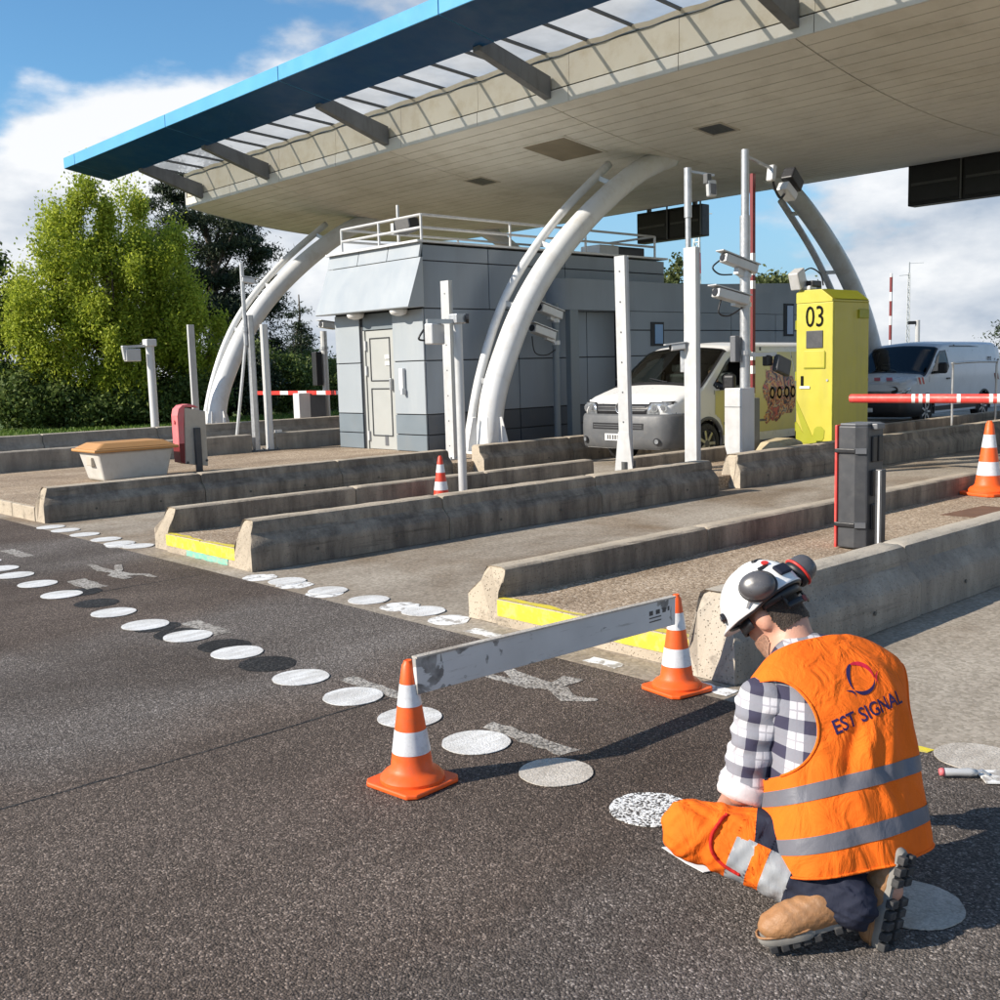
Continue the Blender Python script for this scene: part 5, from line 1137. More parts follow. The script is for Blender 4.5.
            for r_, dx in ((0.435, 0.004), (0.43, 0.012), (0.385, 0.012), (0.375, -0.02)):
                for k in range(n+1): t = math.pi*1.12*k/n-0.06*math.pi; z_ = wheel_r+r_*math.sin(t); vs_.append((v.X+sd*(v.w(wl_, max(z_, v.zbot))+dx), v.Y+wl_+r_*math.cos(t), z_))
            mb.add(vs_, [(j*(n+1)+k, j*(n+1)+k+1, (j+1)*(n+1)+k+1, (j+1)*(n+1)+k) for j in range(3) for k in range(n)]); mb.build('arch_lip', 'bumper_grey' if paint == 'van_white' else 'black_plastic', root, smooth=True)
            mb = MB()                                              # dark inner arch
            n = 20; vs_ = []
            for dx in (0.0, -0.30):
                for k in range(n+1): t = math.pi*1.1*k/n-0.05*math.pi; vs_.append((xo+sd*(dx-0.01), v.Y+wl_+0.40*math.cos(t), wheel_r+0.40*math.sin(t)))
            mb.add(vs_, [(k, k+1, n+2+k, n+1+k) for k in range(n)]); mb.build('wheel_arch', 'black_plastic', root, smooth=True)
    return body
def mirror(v, root, l, z, side=1, sx=0.13):
    mb = MB(); x = v.X+side*(v.w(l, z)+0.05)
    mb.obox((x+side*sx, v.Y+l, z+0.06), (0.11, 0, 0), (0, 0.055, 0), (0, 0, 0.13)); o = mb.build('door_mirror', 'black_plastic', root, bevel=0.05, segs=3)
    mb = MB(); mb.bar((x-side*0.06, v.Y+l, z-0.04), (x+side*sx, v.Y+l, z-0.03), 0.06, 0.05); mb.build('mirror_arm', 'black_plastic', o)
def bumper(v, root, zlo, zhi, mat, name='bumper', lend=0.62):
    xs_ = [(-1.005*v.W, lend)] + [(-f*v.W, l) for l, f in reversed(v.plan_) if l < lend] + [(f*v.W*t, v.fl(f*v.W*t, 0.3)) for f in (v.plan_[0][1],) for t in np.linspace(-0.9, 0.9, 13)] + [(f*v.W, l) for l, f in v.plan_ if l < lend] + [(1.005*v.W, lend)]
    prof = [(-0.005, zlo), (0.03, zlo+0.02), (0.05, zlo+(zhi-zlo)*0.3), (0.055, zlo+(zhi-zlo)*0.62), (0.045, zhi-0.05), (0.025, zhi-0.008), (-0.005, zhi)]
    mb = MB(); n = len(prof); vs_ = []
    for i, (x, l) in enumerate(xs_):
        a, b = xs_[max(i-1, 0)], xs_[min(i+1, len(xs_)-1)]; t = Vector((b[0]-a[0], b[1]-a[1])).normalized(); nr = Vector((t.y, -t.x))
        for o_, z in prof: vs_.append((v.X+x+nr.x*o_, v.Y+l+nr.y*o_, z))
    mb.add(vs_, [(i*n+j, i*n+j+1, (i+1)*n+j+1, (i+1)*n+j) for i in range(len(xs_)-1) for j in range(n-1)])
    return mb.build(name, mat, root, smooth=True)

# ---- white and yellow van
PLAN = [(0.0, 0.80), (0.04, 0.87), (0.12, 0.935), (0.3, 0.985), (0.55, 1.0), (4.4, 1.0), (4.9, 0.97)]
vw = Van(-11.23, 13.0, 0.95, [(0, 1.0), (0.05, 1.05), (0.25, 1.13), (0.80, 1.27), (0.86, 1.30), (1.60, 1.84), (1.85, 1.91), (2.4, 1.945), (4.7, 1.93), (4.9, 1.80)], PLAN, 0.30, 1.10, 1.93)
vr = empty('parked_van', (-11.23, 15.4, 0), 'white and dull yellow delivery van with a printed crest on its side', 'van')
dw = [(1.12, 1.26), (1.56, 1.62), (1.74, 1.72), (2.14, 1.75), (2.16, 1.20), (1.2, 1.20)]
build_van(vw, vr, 'van_white', (0.84, 1.64, 0.70), dw, (0.98, 3.98), open_side=1)
bumper(vw, vr, 0.30, 0.85, 'bumper_grey')
vw.front_poly([(-0.52, 0.83), (0.52, 0.83), (0.56, 1.01), (-0.56, 1.01)], 0.012, 'grille', 'black_plastic', vr, 0.004)
for z in (0.895, 0.955): vw.front_poly([(-0.50, z), (0.50, z), (0.50, z+0.018), (-0.50, z+0.018)], 0.022, 'grille_bar', 'bumper_grey', vr, 0.006)
for sd in (1, -1):
    vw.front_poly([(sd*0.48, 0.825), (sd*0.945, 0.835), (sd*0.965, 1.05), (sd*0.54, 1.035)], 0.010, 'headlight_surround', 'black_plastic', vr, 0.003)
    h = vw.front_poly([(sd*0.51, 0.845), (sd*0.93, 0.855), (sd*0.95, 1.035), (sd*0.56, 1.02)], 0.018, 'headlight', 'lens_clear', vr, 0.006)
    for x in (0.66, 0.80):
        mb = MB(); mb.disc((vw.X+sd*x, vw.Y+vw.fl(x, 0.94)-0.028, 0.94), 0.062, 18, (sd*0.25, -1, 0), 0.006); mb.build('lamp', 'chrome', h)
        mb = MB(); mb.disc((vw.X+sd*x, vw.Y+vw.fl(x, 0.94)-0.036, 0.94), 0.035, 14, (sd*0.25, -1, 0), 0.005); mb.build('lamp_core', 'mid_grey_plastic', h)
    mb = MB(); mb.disc((vw.X+sd*0.74, vw.Y+vw.fl(0.74, 0.45)-0.062, 0.43), 0.055, 16, (sd*0.3, -1, 0), 0.01); f_ = mb.build('fog_lamp', 'black_plastic', vr)
    mb = MB(); mb.disc((vw.X+sd*0.745, vw.Y+vw.fl(0.74, 0.45)-0.074, 0.43), 0.035, 14, (sd*0.3, -1, 0), 0.008); mb.build('fog_lens', 'lens_clear', f_)
mb = MB()
def bgrid(x0, x1, z0, z1, name, mat, off):
    m_ = MB(); m_.grid(lambda a, b: (vw.X+x0+(x1-x0)*a, vw.Y+vw.fl(x0+(x1-x0)*a, 0.3)-off, z0+(z1-z0)*b), 14, 2); return m_.build(name, mat, vr, smooth=True)
bgrid(-0.56, 0.50, 0.61, 0.71, 'lower_grille', 'black_plastic', 0.060)
for z in (0.635, 0.67): bgrid(-0.54, 0.48, z, z+0.012, 'lower_grille_bar', 'bumper_grey', 0.064)
pt = bgrid(-0.27, 0.25, 0.43, 0.54, 'number_plate', 'plate_white', 0.066)
for i, x in enumerate((-0.20, -0.15, -0.09, -0.04, 0.01, 0.07, 0.12, 0.17)):
    m_ = MB(); m_.box(vw.X+x-0.014, vw.X+x+0.014, vw.Y+vw.fl(x, 0.3)-0.071, vw.Y+vw.fl(x, 0.3)-0.0685, 0.45, 0.52); m_.build('plate_character', 'text_grey', pt)
# round badge: ring with a V above a W
by = vw.Y+vw.fl(0, 0.95)-0.03; bz = 0.945
mb = MB(); n = 28
mb.tube([(vw.X+0.085*math.cos(2*math.pi*k/n), by, bz+0.085*math.sin(2*math.pi*k/n)) for k in range(n+1)], 0.009, 8, cap=False); bdg = mb.build('badge', 'chrome', vr, smooth=True)
mb = MB(); mb.disc((vw.X, by+0.012, bz), 0.082, 24, (0, -1, 0), 0.004); mb.build('badge_field', 'dark_grey_plastic', bdg)
def bl(pts): 
    m_ = MB()
    for a, b in zip(pts[:-1], pts[1:]): m_.bar((vw.X+a[0], by-0.002, bz+a[1]), (vw.X+b[0], by-0.002, bz+b[1]), 0.008, 0.013, (0, -1, 0))
    m_.build('badge_letter', 'chrome', bdg)
bl([(-0.035, 0.072), (0, 0.008), (0.035, 0.072)]); bl([(-0.075, 0.02), (-0.035, -0.065), (0, 0.0), (0.035, -0.065), (0.075, 0.02)])
mirror(vw, vr, 1.32, 1.24, 1); mirror(vw, vr, 1.32, 1.24, -1)
# yellow panels and graphics on the right side
side_fill(vw, [(1.40, 0.45), (2.24, 0.45), (2.24, 1.18), (1.16, 1.18), (1.16, 0.80), (1.30, 0.72), (1.40, 0.55)], 0.0045, 'door_panel', 'van_yellow', vr, 0.02)
vw.patch(2.27, 3.52, 0.055, 0.585, 0.004, 'cargo_panel', 'van_yellow', vr, (1,), 20, 10); vw.patch(3.55, 4.72, 0.055, 0.585, 0.004, 'cargo_panel', 'van_yellow', vr, (1,), 20, 10)
vw.side_poly([(1.40, 0.62), (4.7, 0.60), (4.7, 0.64), (1.40, 0.66)], 0.010, 'rub_strip', 'bumper_grey', vr)
for l in (1.14, 2.255, 3.535): vw.side_poly([(l-0.006, 0.42), (l+0.006, 0.42), (l+0.006, 1.18 if l < 3 else 1.7), (l-0.006, 1.18 if l < 3 else 1.7)], 0.007, 'panel_gap', 'black_plastic', vr)
mb = MB(); x_ = vw.X+vw.W+0.02; mb.box(x_-0.02, x_+0.012, vw.Y+2.02, vw.Y+2.18, 1.08, 1.12); mb.build('door_handle', 'bumper_grey', vr, bevel=0.01)
for row, (z, hgt, l0, n, wd) in enumerate([(0.93, 0.065, 1.42, 7, 0.05), (0.83, 0.045, 1.42, 1, 0.05), (0.80, 0.05, 1.62, 6, 0.045), (0.70, 0.04, 1.62, 8, 0.036)]):
    for k in range(n):
        if (k*7+row*3) % 9 == 5: continue
        l = l0+k*wd*1.55
        vw.side_poly([(l, z), (l+wd, z), (l+wd, z+hgt), (l+wd*0.4, z+hgt)], 0.0075, 'side_lettering', 'text_grey', vr)
def crest_mat():
    m, n, l, p = newmat('crest_print'); v = coords(n, l)
    f = noise(n, l, v, 5.5, 2, 0.5, 1.6)
    c = ramp(n, l, f, [(0.36, (0.02, 0.016, 0.014)), (0.42, (0.20, 0.09, 0.05)), (0.46, (0.55, 0.14, 0.05)), (0.50, (0.70, 0.42, 0.10)), (0.54, (0.42, 0.36, 0.32)), (0.58, (0.04, 0.035, 0.035)), (0.63, (0.50, 0.10, 0.06))])
    l.new(c, p.inputs['Base Color']); p.inputs['Roughness'].default_value = 0.4
crest_mat()
simple('crest_gold', (0.52, 0.33, 0.08), 0.4, var=0.2, scale=12)
cr = [(2.50, 1.18), (2.62, 1.30), (2.66, 1.48), (2.80, 1.46), (2.84, 1.62), (2.90, 1.72), (2.96, 1.62), (3.02, 1.48), (3.15, 1.44), (3.22, 1.34), (3.45, 1.36), (3.50, 1.2), (3.50, 0.86), (3.40, 0.72), (3.1, 0.70), (2.95, 0.58), (2.75, 0.62), (2.62, 0.56), (2.54, 0.68), (2.66, 0.82), (2.60, 0.96), (2.52, 1.02)]
side_fill(vw, cr, 0.0065, 'printed_crest', 'crest_print', vr)
for l in (2.78, 3.0, 3.22, 3.42):
    mb = MB(); n = 16; xx = vw.X+vw.w(l, 1.1)+0.0095; vs_ = []
    for r_ in (0.085, 0.05):
        for k in range(n): t = 2*math.pi*k/n; vs_.append((xx, vw.Y+l+r_*0.9*math.cos(t), 1.08+r_*1.25*math.sin(t)))
    mb.add(vs_, [(k, (k+1) % n, (k+1) % n+n, k+n) for k in range(n)]); mb.build('printed_ring', 'text_black', vr)
    mb = MB(); vs_ = [(xx, vw.Y+l+0.048*0.9*math.cos(2*math.pi*k/n), 1.08+0.048*1.25*math.sin(2*math.pi*k/n)) for k in range(n)]; mb.add(vs_, [tuple(range(n))]); mb.build('printed_disc', 'crest_gold', vr)

# ---- silver van with red chevrons
PLAN2 = [(0.0, 0.78), (0.05, 0.86), (0.15, 0.93), (0.35, 0.98), (0.6, 1.0), (4.9, 1.0), (5.2, 0.97)]
tv = Van(-12.62, 23.35, 0.97, [(0, 0.98), (0.05, 1.03), (0.35, 1.12), (0.92, 1.24), (1.72, 1.84), (2.0, 1.93), (2.6, 1.965), (5.0, 1.95), (5.2, 1.88)], PLAN2, 0.28, 1.12, 1.95)
tr = empty('parked_van', (-12.62, 26, 0), 'silver grey van with red and white chevrons, standing behind the barrier arm', 'van')
dw2 = [(1.15, 1.20), (1.58, 1.62), (1.80, 1.74), (2.12, 1.76), (2.16, 1.36), (2.05, 1.26), (1.5, 1.20)]
build_van(tv, tr, 'van_silver', (0.90, 1.74, 0.69), dw2, (1.0, 4.1))
bumper(tv, tr, 0.24, 0.66, 'black_plastic', lend=0.64)
tv.patch(0.07, 0.86, 0.70, 1.0, 0.004, 'hood_panel', 'van_white', tr, (1, -1), 14, 8)
tv.front_poly([(-0.6, 0.68), (0.6, 0.68), (0.62, 0.84), (-0.62, 0.84)], 0.012, 'grille', 'black_plastic', tr, 0.004)
tv.front_poly([(-0.6, 0.80), (0.6, 0.80), (0.6, 0.825), (-0.6, 0.825)], 0.024, 'grille_bar', 'chrome', tr, 0.005)
for sd in (1, -1):
    h = tv.front_poly([(sd*0.50, 0.70), (sd*0.90, 0.74), (sd*0.965, 0.98), (sd*0.85, 0.93), (sd*0.56, 0.83)], 0.014, 'headlight', 'black_plastic', tr, 0.006)
    tv.front_poly([(sd*0.60, 0.73), (sd*0.88, 0.76), (sd*0.94, 0.92), (sd*0.80, 0.86)], 0.022, 'headlight_lens', 'lens_clear', h, 0.003)
tv.front_poly([(-0.2, 0.36), (0.2, 0.36), (0.2, 0.46), (-0.2, 0.46)], 0.066, 'number_plate', 'plate_white', tr, 0.004)
mirror(tv, tr, 1.36, 1.28, 1, 0.15); mirror(tv, tr, 1.36, 1.28, -1, 0.15)
for i, x in enumerate((-0.5, -0.2, 0.1, 0.4)):
    mb = MB(); mb.add([tv.surf(0.10+d_, 0.9, 1) for d_ in (0,)] and [(tv.X+x+dx, tv.Y+yy, tv.zt(yy)+0.035) for dx, yy in ((0, 0.12), (0.15, 0.12), (0.03, 0.34), (-0.12, 0.34))], [(0, 1, 2, 3)]); mb.build('red_chevron', 'red_paint', tr)
for l in (0.60, 0.76, 4.72, 4.88):
    tv.side_poly([(l, 0.98), (l+0.08, 0.98), (l, 1.14), (l-0.08, 1.14)], 0.006, 'red_chevron', 'red_paint' if l < 2 else 'dark_red', tr)
tv.side_poly([(0.52, 0.975), (0.90, 0.975), (0.82, 1.145), (0.46, 1.145)], 0.004, 'chevron_field', 'van_white', tr)
for l in (1.08, 2.22, 3.6): tv.side_poly([(l-0.008, 0.45), (l+0.008, 0.45), (l+0.008, 1.75 if l > 2 else 1.15), (l-0.008, 1.75 if l > 2 else 1.15)], 0.005, 'panel_gap', 'black_plastic', tr)
tv.side_poly([(2.35, 1.83), (5.0, 1.81), (5.0, 1.845), (2.35, 1.865)], 0.006, 'slide_rail', 'dark_grey_plastic', tr)
tv.side_poly([(1.42, 0.33), (3.68, 0.33), (3.68, 0.44), (1.42, 0.44)], 0.006, 'sill_trim', 'black_plastic', tr)
mb = MB(); x_ = tv.X+tv.W; mb.box(x_-0.0, x_+0.03, tv.Y+1.95, tv.Y+2.12, 1.06, 1.10); mb.build('door_handle', 'black_plastic', tr, bevel=0.01)
v_, f_ = text_mesh('m', 0.34)
mb = MB(); mb.add([(tv.X+tv.w(4.5, 1.5)+0.012, tv.Y+4.45+p[0], 1.52+p[1]) for p in v_], f_); mb.build('side_letter', 'text_grey', tr)
v_, f_ = text_mesh('ç', 0.34)
mb = MB(); mb.add([(tv.X+tv.w(4.5, 1.5)+0.012, tv.Y+4.78+p[0]*0.6, 1.47+p[1]) for p in v_], f_); mb.build('side_letter', 'text_grey', tr)
mb = MB(); mb.sphere((tv.X-0.1, tv.Y+1.35, 1.24), (0.13, 0.11, 0.09), 14, 8); 
tag(mb.build('safety_helmet', 'plate_white', None, smooth=True, loc=(tv.X-0.1, tv.Y+1.35, 1.2)), 'white safety helmet lying on the silver van dashboard', 'helmet')
mb = MB(); mb.box(tv.X+0.15, tv.X+0.6, tv.Y+1.2, tv.Y+1.32, 1.18, 1.2)
tag(mb.build('paper_sheet', 'plate_white', None, loc=(tv.X+0.4, tv.Y+1.26, 1.19)), 'white paper lying on the silver van dashboard', 'paper')
# ================================================================== VEGETATION AND FAR MASTS
def leaf_mat(name, lo, mid, hi, trans=0.35):
    m, n, l, p = newmat(name)
    out = [x for x in n if x.type == 'OUTPUT_MATERIAL'][0]
    v = coords(n, l)
    g = n.new('ShaderNodeNewGeometry')
    f = mixc(n, l, 0.5, noise(n, l, v, 0.7, 3), g.outputs['Random Per Island'])
    c = ramp(n, l, f, [(0.25, lo), (0.5, mid), (0.78, hi)])
    l.new(c, p.inputs['Base Color']); p.inputs['Roughness'].default_value = 0.55; p.inputs['Specular IOR Level'].default_value = 0.25
    t = n.new('ShaderNodeBsdfTranslucent'); l.new(c, t.inputs[0])
    mx = n.new('ShaderNodeMixShader'); mx.inputs[0].default_value = trans; l.new(p.outputs[0], mx.inputs[1]); l.new(t.outputs[0], mx.inputs[2]); l.new(mx.outputs[0], out.inputs[0])
leaf_mat('leaf_lime', (0.19, 0.25, 0.025), (0.40, 0.47, 0.05), (0.58, 0.62, 0.09), 0.5)
leaf_mat('leaf_green', (0.055, 0.09, 0.022), (0.115, 0.165, 0.04), (0.21, 0.26, 0.075))
leaf_mat('leaf_pine', (0.018, 0.030, 0.018), (0.040, 0.058, 0.030), (0.075, 0.098, 0.048), 0.15)
leaf_mat('leaf_olive', (0.06, 0.08, 0.025), (0.12, 0.15, 0.05), (0.20, 0.22, 0.09))
leaf_mat('grass_blade', (0.05, 0.10, 0.015), (0.11, 0.19, 0.03), (0.20, 0.26, 0.06))
simple('bark', (0.10, 0.08, 0.06), 0.9, var=0.25, scale=5, bmp=0.5, bscale=25)
def quads(C, size, rng, asp=0.6, up=0.0):
    n = len(C)
    a = rng.normal(size=(n, 3)); a[:, 2] += up; a /= np.linalg.norm(a, axis=1)[:, None]
    b = rng.normal(size=(n, 3)); b -= a*(a*b).sum(1)[:, None]; b /= np.linalg.norm(b, axis=1)[:, None]
    s = size*rng.uniform(0.6, 1.4, n)[:, None]
    V = np.stack([C-a*s, C+b*s*asp, C+a*s, C-b*s*asp], 1).reshape(-1, 3)
    return V
def quad_obj(name, V, mat, parent=None, loc=None):
    if loc is not None: V = V-np.array(loc)
    me = bpy.data.meshes.new(name); nq = len(V)//4
    me.vertices.add(len(V)); me.vertices.foreach_set('co', V.astype(np.float32).ravel())
    me.loops.add(len(V)); me.loops.foreach_set('vertex_index', np.arange(len(V), dtype=np.int32))
    me.polygons.add(nq); me.polygons.foreach_set('loop_start', np.arange(0, len(V), 4, dtype=np.int32)); me.polygons.foreach_set('loop_total', np.full(nq, 4, np.int32))
    me.materials.append(MATS[mat]); me.update(); me.validate()
    o = bpy.data.objects.new(name, me); COL.objects.link(o)
    if parent is not None: o.parent = parent; o.matrix_parent_inverse = parent_inv(parent)
    if loc is not None: o.location = loc
    return o
def crown(blobs, nclump, nleaf, size, rng, clump=(0.5, 0.5, 0.7), shell=0.55, droop=0.0):
    out = []; cl = []
    vol = np.array([b[3]*b[4]*b[5] for b in blobs]); pr = vol/vol.sum()
    for i in rng.choice(len(blobs), nclump, p=pr):
        cx, cy, cz, rx, ry, rz = blobs[i]
        d = rng.normal(size=3); d /= np.linalg.norm(d); q = shell+(1-shell)*rng.random()**0.5
        c = np.array([cx+d[0]*rx*q, cy+d[1]*ry*q, cz+d[2]*rz*q]); cl.append(c)
        k = int(nleaf*rng.uniform(0.5, 1.5)); s = rng.uniform(0.55, 1.35)
        P_ = rng.normal(size=(k, 3))*np.array(clump)*s*0.55
        out.append(c+P_)
    return np.concatenate(out), cl
def tree(name, base, blobs, label, mat, nclump, nleaf, size, seed, clump, cat='tree', group=None, trunk_r=0.16, up=0.0, shell=0.5, asp=0.6):
    rng = np.random.default_rng(seed); random.seed(seed)
    root = empty(name, base, label, cat, group)
    C, cl = crown(blobs, nclump, nleaf, size, rng, clump, shell)
    C = C[C[:, 2] > 0.05]
    quad_obj('crown', quads(C, size, rng, asp, up), mat, root)
    top = max(b[2]+b[5]*0.6 for b in blobs); mb = MB(); b0 = Vector(base)
    pts = [b0+Vector((0, 0, -0.1))]+[b0+Vector((random.uniform(-0.1, 0.1)*k, random.uniform(-0.1, 0.1)*k, top*k/5)) for k in range(1, 6)]
    mb.tube(pts, [trunk_r*(1-0.16*k) for k in range(6)], 9)
    for c in cl[::max(1, len(cl)//22)]:
        c = Vector(c); h = min(max(c.z-b0.z-1.0, 0.4)*0.75, top); s = b0+Vector((0, 0, h)); mb.tube([s, (s+c)/2+Vector((0, 0, 0.15)), c], [trunk_r*0.35, trunk_r*0.2, trunk_r*0.06], 6)
    mb.build('trunk', 'bark', root, smooth=True)
    return root
tree('lime_tree', (-36.0, 15.4, 0), [(-36.3, 14.9, 6.6, 0.9, 0.9, 1.7), (-35.8, 16.0, 6.2, 1.0, 1.0, 1.8), (-36.6, 13.7, 5.4, 1.1, 1.0, 1.7), (-35.2, 17.2, 4.9, 1.1, 1.1, 1.6), (-36.1, 15.3, 4.6, 1.9, 1.9, 1.8), (-36.6, 13.2, 3.5, 1.2, 1.1, 1.5), (-35.0, 17.6, 3.1, 1.1, 1.1, 1.5), (-36.1, 15.3, 2.6, 2.0, 2.1, 1.6)],
     'tall feathery lime green tree behind the grit bin', 'leaf_lime', 215, 640, 0.060, 3, (0.36, 0.36, 0.62), group='trees behind the plaza', up=0.8, shell=0.6, asp=0.5)
tree('pine_tree', (-43.5, 22.9, 0), [(-43.7, 22.3, 10.4, 1.3, 1.4, 1.4), (-43.4, 22.6, 8.6, 2.0, 2.2, 1.6), (-43.4, 22.9, 7.0, 2.3, 2.7, 1.6), (-43.0, 23.6, 5.4, 2.3, 2.8, 1.8), (-43.2, 23.0, 3.4, 2.2, 2.8, 1.8), (-42.5, 24.8, 3.6, 1.4, 1.6, 1.7)],
     'tall dark pine rising behind the lime green tree', 'leaf_pine', 150, 520, 0.10, 5, (0.58, 0.58, 0.30), group='trees behind the plaza', trunk_r=0.28, shell=0.62, asp=0.25)
tree('spruce_tree', (-50.0, 31.4, 0), [(-50, 31.4, 1.9, 1.1, 1.1, 1.2), (-50, 31.4, 3.4, 0.75, 0.75, 1.1), (-50, 31.4, 4.6, 0.42, 0.42, 0.9), (-50, 31.4, 5.5, 0.16, 0.16, 0.6)],
     'small dark pointed spruce seen between arch and booth', 'leaf_pine', 60, 150, 0.10, 6, (0.45, 0.45, 0.2), group='trees behind the plaza', shell=0.3, asp=0.25)
tree('broadleaf_tree', (-39.5, 12.0, 0), [(-39.6, 11.9, 4.6, 1.7, 1.6, 2.2), (-39.0, 12.6, 2.6, 1.9, 1.8, 1.8), (-40.2, 11.0, 3.0, 1.6, 1.6, 2.0)],
     'dark green leafy tree cut by the left edge', 'leaf_green', 110, 330, 0.075, 7, (0.5, 0.5, 0.5), group='trees behind the plaza', shell=0.5)
bushes = [((-35.2, 12.1), 1.3, 2.2, 'leaf_green', 'dark bush at the left edge below the leafy tree'), ((-34.5, 13.4), 1.2, 1.5, 'leaf_green', 'low dark bush left of the lime green tree'), ((-34.0, 14.9), 1.3, 1.4, 'leaf_green', 'low dark bush at the foot of the lime green tree'),
          ((-33.8, 16.6), 1.3, 1.8, 'leaf_green', 'dark bush right of the lime green tree trunk'), ((-36.4, 19.6), 1.7, 3.2, 'leaf_pine', 'tall dark bush left of the white arch'), ((-37.8, 22.2), 1.8, 2.9, 'leaf_green', 'dark green bush seen through the left arch'),
          ((-38.6, 24.6), 1.7, 2.5, 'leaf_green', 'green bush right of the left arch foot'), ((-40.2, 27.2), 1.8, 2.9, 'leaf_olive', 'yellow green bush behind the far gate'), ((-41.6, 29.8), 1.8, 2.9, 'leaf_olive', 'yellow green bush next to the booth wall')]
for k, ((x, y), rr, hh, mt, lb) in enumerate(bushes):
    x *= 1.045; y *= 1.045
    tree('bush', (x, y, 0), [(x, y, hh*0.5, rr, rr, hh*0.5), (x+0.3, y+0.4, hh*0.35, rr*0.9, rr*0.9, hh*0.38)], lb, mt, 52, 300, 0.07, 20+k, (0.42, 0.42, 0.36), cat='bush', group='bushes behind the lawn', trunk_r=0.07, shell=0.45)
tree('broadleaf_tree', (-36.2, 46.6, 0), [(-36.2, 46.6, 4.6, 1.1, 1.1, 2.2), (-36.1, 46.8, 2.6, 1.2, 1.2, 1.6)], 'olive green treetop right of the booth roof railing', 'leaf_olive', 60, 150, 0.12, 41, (0.4, 0.4, 0.55), group='trees behind the plaza')
tree('broadleaf_tree', (-36.8, 51.5, 0), [(-36.8, 51.5, 4.2, 1.3, 1.3, 1.9)], 'thin olive treetop beside the lattice mast', 'leaf_olive', 30, 110, 0.11, 42, (0.45, 0.45, 0.4), group='trees behind the plaza')
tree('broadleaf_tree', (-35.6, 54.4, 0), [(-35.6, 54.4, 4.6, 2.1, 1.9, 2.1), (-34.0, 55.4, 4.2, 1.2, 1.2, 1.7)], 'broad olive treetop left of the yellow cabinet', 'leaf_olive', 60, 130, 0.12, 43, (0.5, 0.5, 0.45), group='trees behind the plaza')
tree('pine_tree', (-24.0, 63.0, 0), [(-23.9, 63.0, 2.4, 1.9, 1.9, 1.6), (-23.6, 63.4, 3.4, 1.2, 1.2, 0.9)], 'dark pine branches at the right edge behind the silver van', 'leaf_pine', 50, 140, 0.13, 44, (0.8, 0.8, 0.2), group='trees behind the plaza', asp=0.25)
# lawn blades
rng = np.random.default_rng(9)
n = 26000; C = np.stack([rng.uniform(-36.5, -27.2, n), rng.uniform(7, 30, n), np.full(n, 0.03)], 1)
a = np.stack([rng.normal(0, 0.03, n), rng.normal(0, 0.03, n), rng.uniform(0.05, 0.13, n)], 1); b = rng.normal(size=(n, 3))*0.02; b[:, 2] = 0
V = np.stack([C-b, C+b, C+a+b*0.2, C+a-b*0.2], 1).reshape(-1, 3)
tag(quad_obj('lawn_grass', V, 'grass_blade'), 'short green grass of the lawn strip behind the barriers', 'grass', None, 'stuff')
# masts
def lattice(name, x, y, h, w, label, mats, n=14, r_=0.05):
    root = empty(name, (x, y, 0), label, 'mast')
    for i in range(n):
        z0, z1 = h*i/n, h*(i+1)/n; s0, s1 = w*(1-0.5*i/n), w*(1-0.5*(i+1)/n); mb = MB()
        c = [(-0.5, -0.3), (0.5, -0.3), (0, 0.55)]
        A = [Vector((x+cx*s0, y+cy*s0, z0)) for cx, cy in c]; B = [Vector((x+cx*s1, y+cy*s1, z1)) for cx, cy in c]
        for k in range(3): mb.tube([A[k], B[k]], r_, 5); mb.tube([A[k], B[(k+1) % 3]], r_*0.7, 5); mb.tube([B[k], B[(k+1) % 3]], r_*0.6, 5)
        mb.build('section', mats[(i//2) % len(mats)], root)
    return root
lm = lattice('lattice_mast', -75.2, 100.4, 18.6, 1.3, 'red and white lattice mast above the trees', ['plate_white', 'red_paint'], 16, 0.075)
mb = MB(); mb.tube([(-75.2, 100.4, 18.6), (-75.2, 100.4, 20.2)], 0.06, 6); mb.bar((-76.4, 99.3, 18.2), (-74.0, 101.5, 18.2), 0.1, 0.1); mb.build('antenna', 'alu_white', lm)
am = lattice('antenna_mast', -43.8, 87.8, 8.6, 0.36, 'thin grey antenna mast in the sky right of the arch', ['galvanised'], 14, 0.03)
mb = MB(); mb.tube([(-43.8, 87.8, 8.5), (-43.8, 87.8, 9.5)], 0.05, 6); mb.bar((-43.8, 87.8, 9.4), (-42.9, 88.5, 9.4), 0.03, 0.03); mb.bar((-44.4, 87.2, 8.4), (-43.8, 87.8, 8.45), 0.04, 0.04); mb.build('antenna', 'galvanised', am)
pp = empty('camera_pole', (-18.9, 38.6, 0), 'grey pole with a small dark camera behind the silver van', 'pole')
mb = MB(); mb.tube([(-18.9, 38.6, 0), (-18.9, 38.6, 2.95)], 0.085, 10); mb.build('pole', 'alu_white', pp); mb = MB(); mb.obox((-19.06, 38.45, 2.86), (0.09, 0.09, 0), (-0.05, 0.05, 0), (0, 0, 0.06)); mb.build('camera', 'black_plastic', pp)
rw = empty('raised_barrier_arm', (-17.9, 34.6, 0), 'red and white raised barrier arm seen right of the arch', 'barrier arm')
mb = MB(); mb.box(-17.935, -17.865, 34.57, 34.63, 1.0, 4.42); mb.build('arm', 'plate_white', rw); mb = MB(); mb.box(-18.05, -17.75, 34.45, 34.75, 0, 1.0); mb.build('gate_housing', 'mid_grey_plastic', rw, bevel=0.02)
for i in range(4):
    z = 1.4+i*0.8; mb = MB(); mb.box(-17.938, -17.862, 34.567, 34.633, z, z+0.5); mb.build('red_band', 'dark_red', rw)
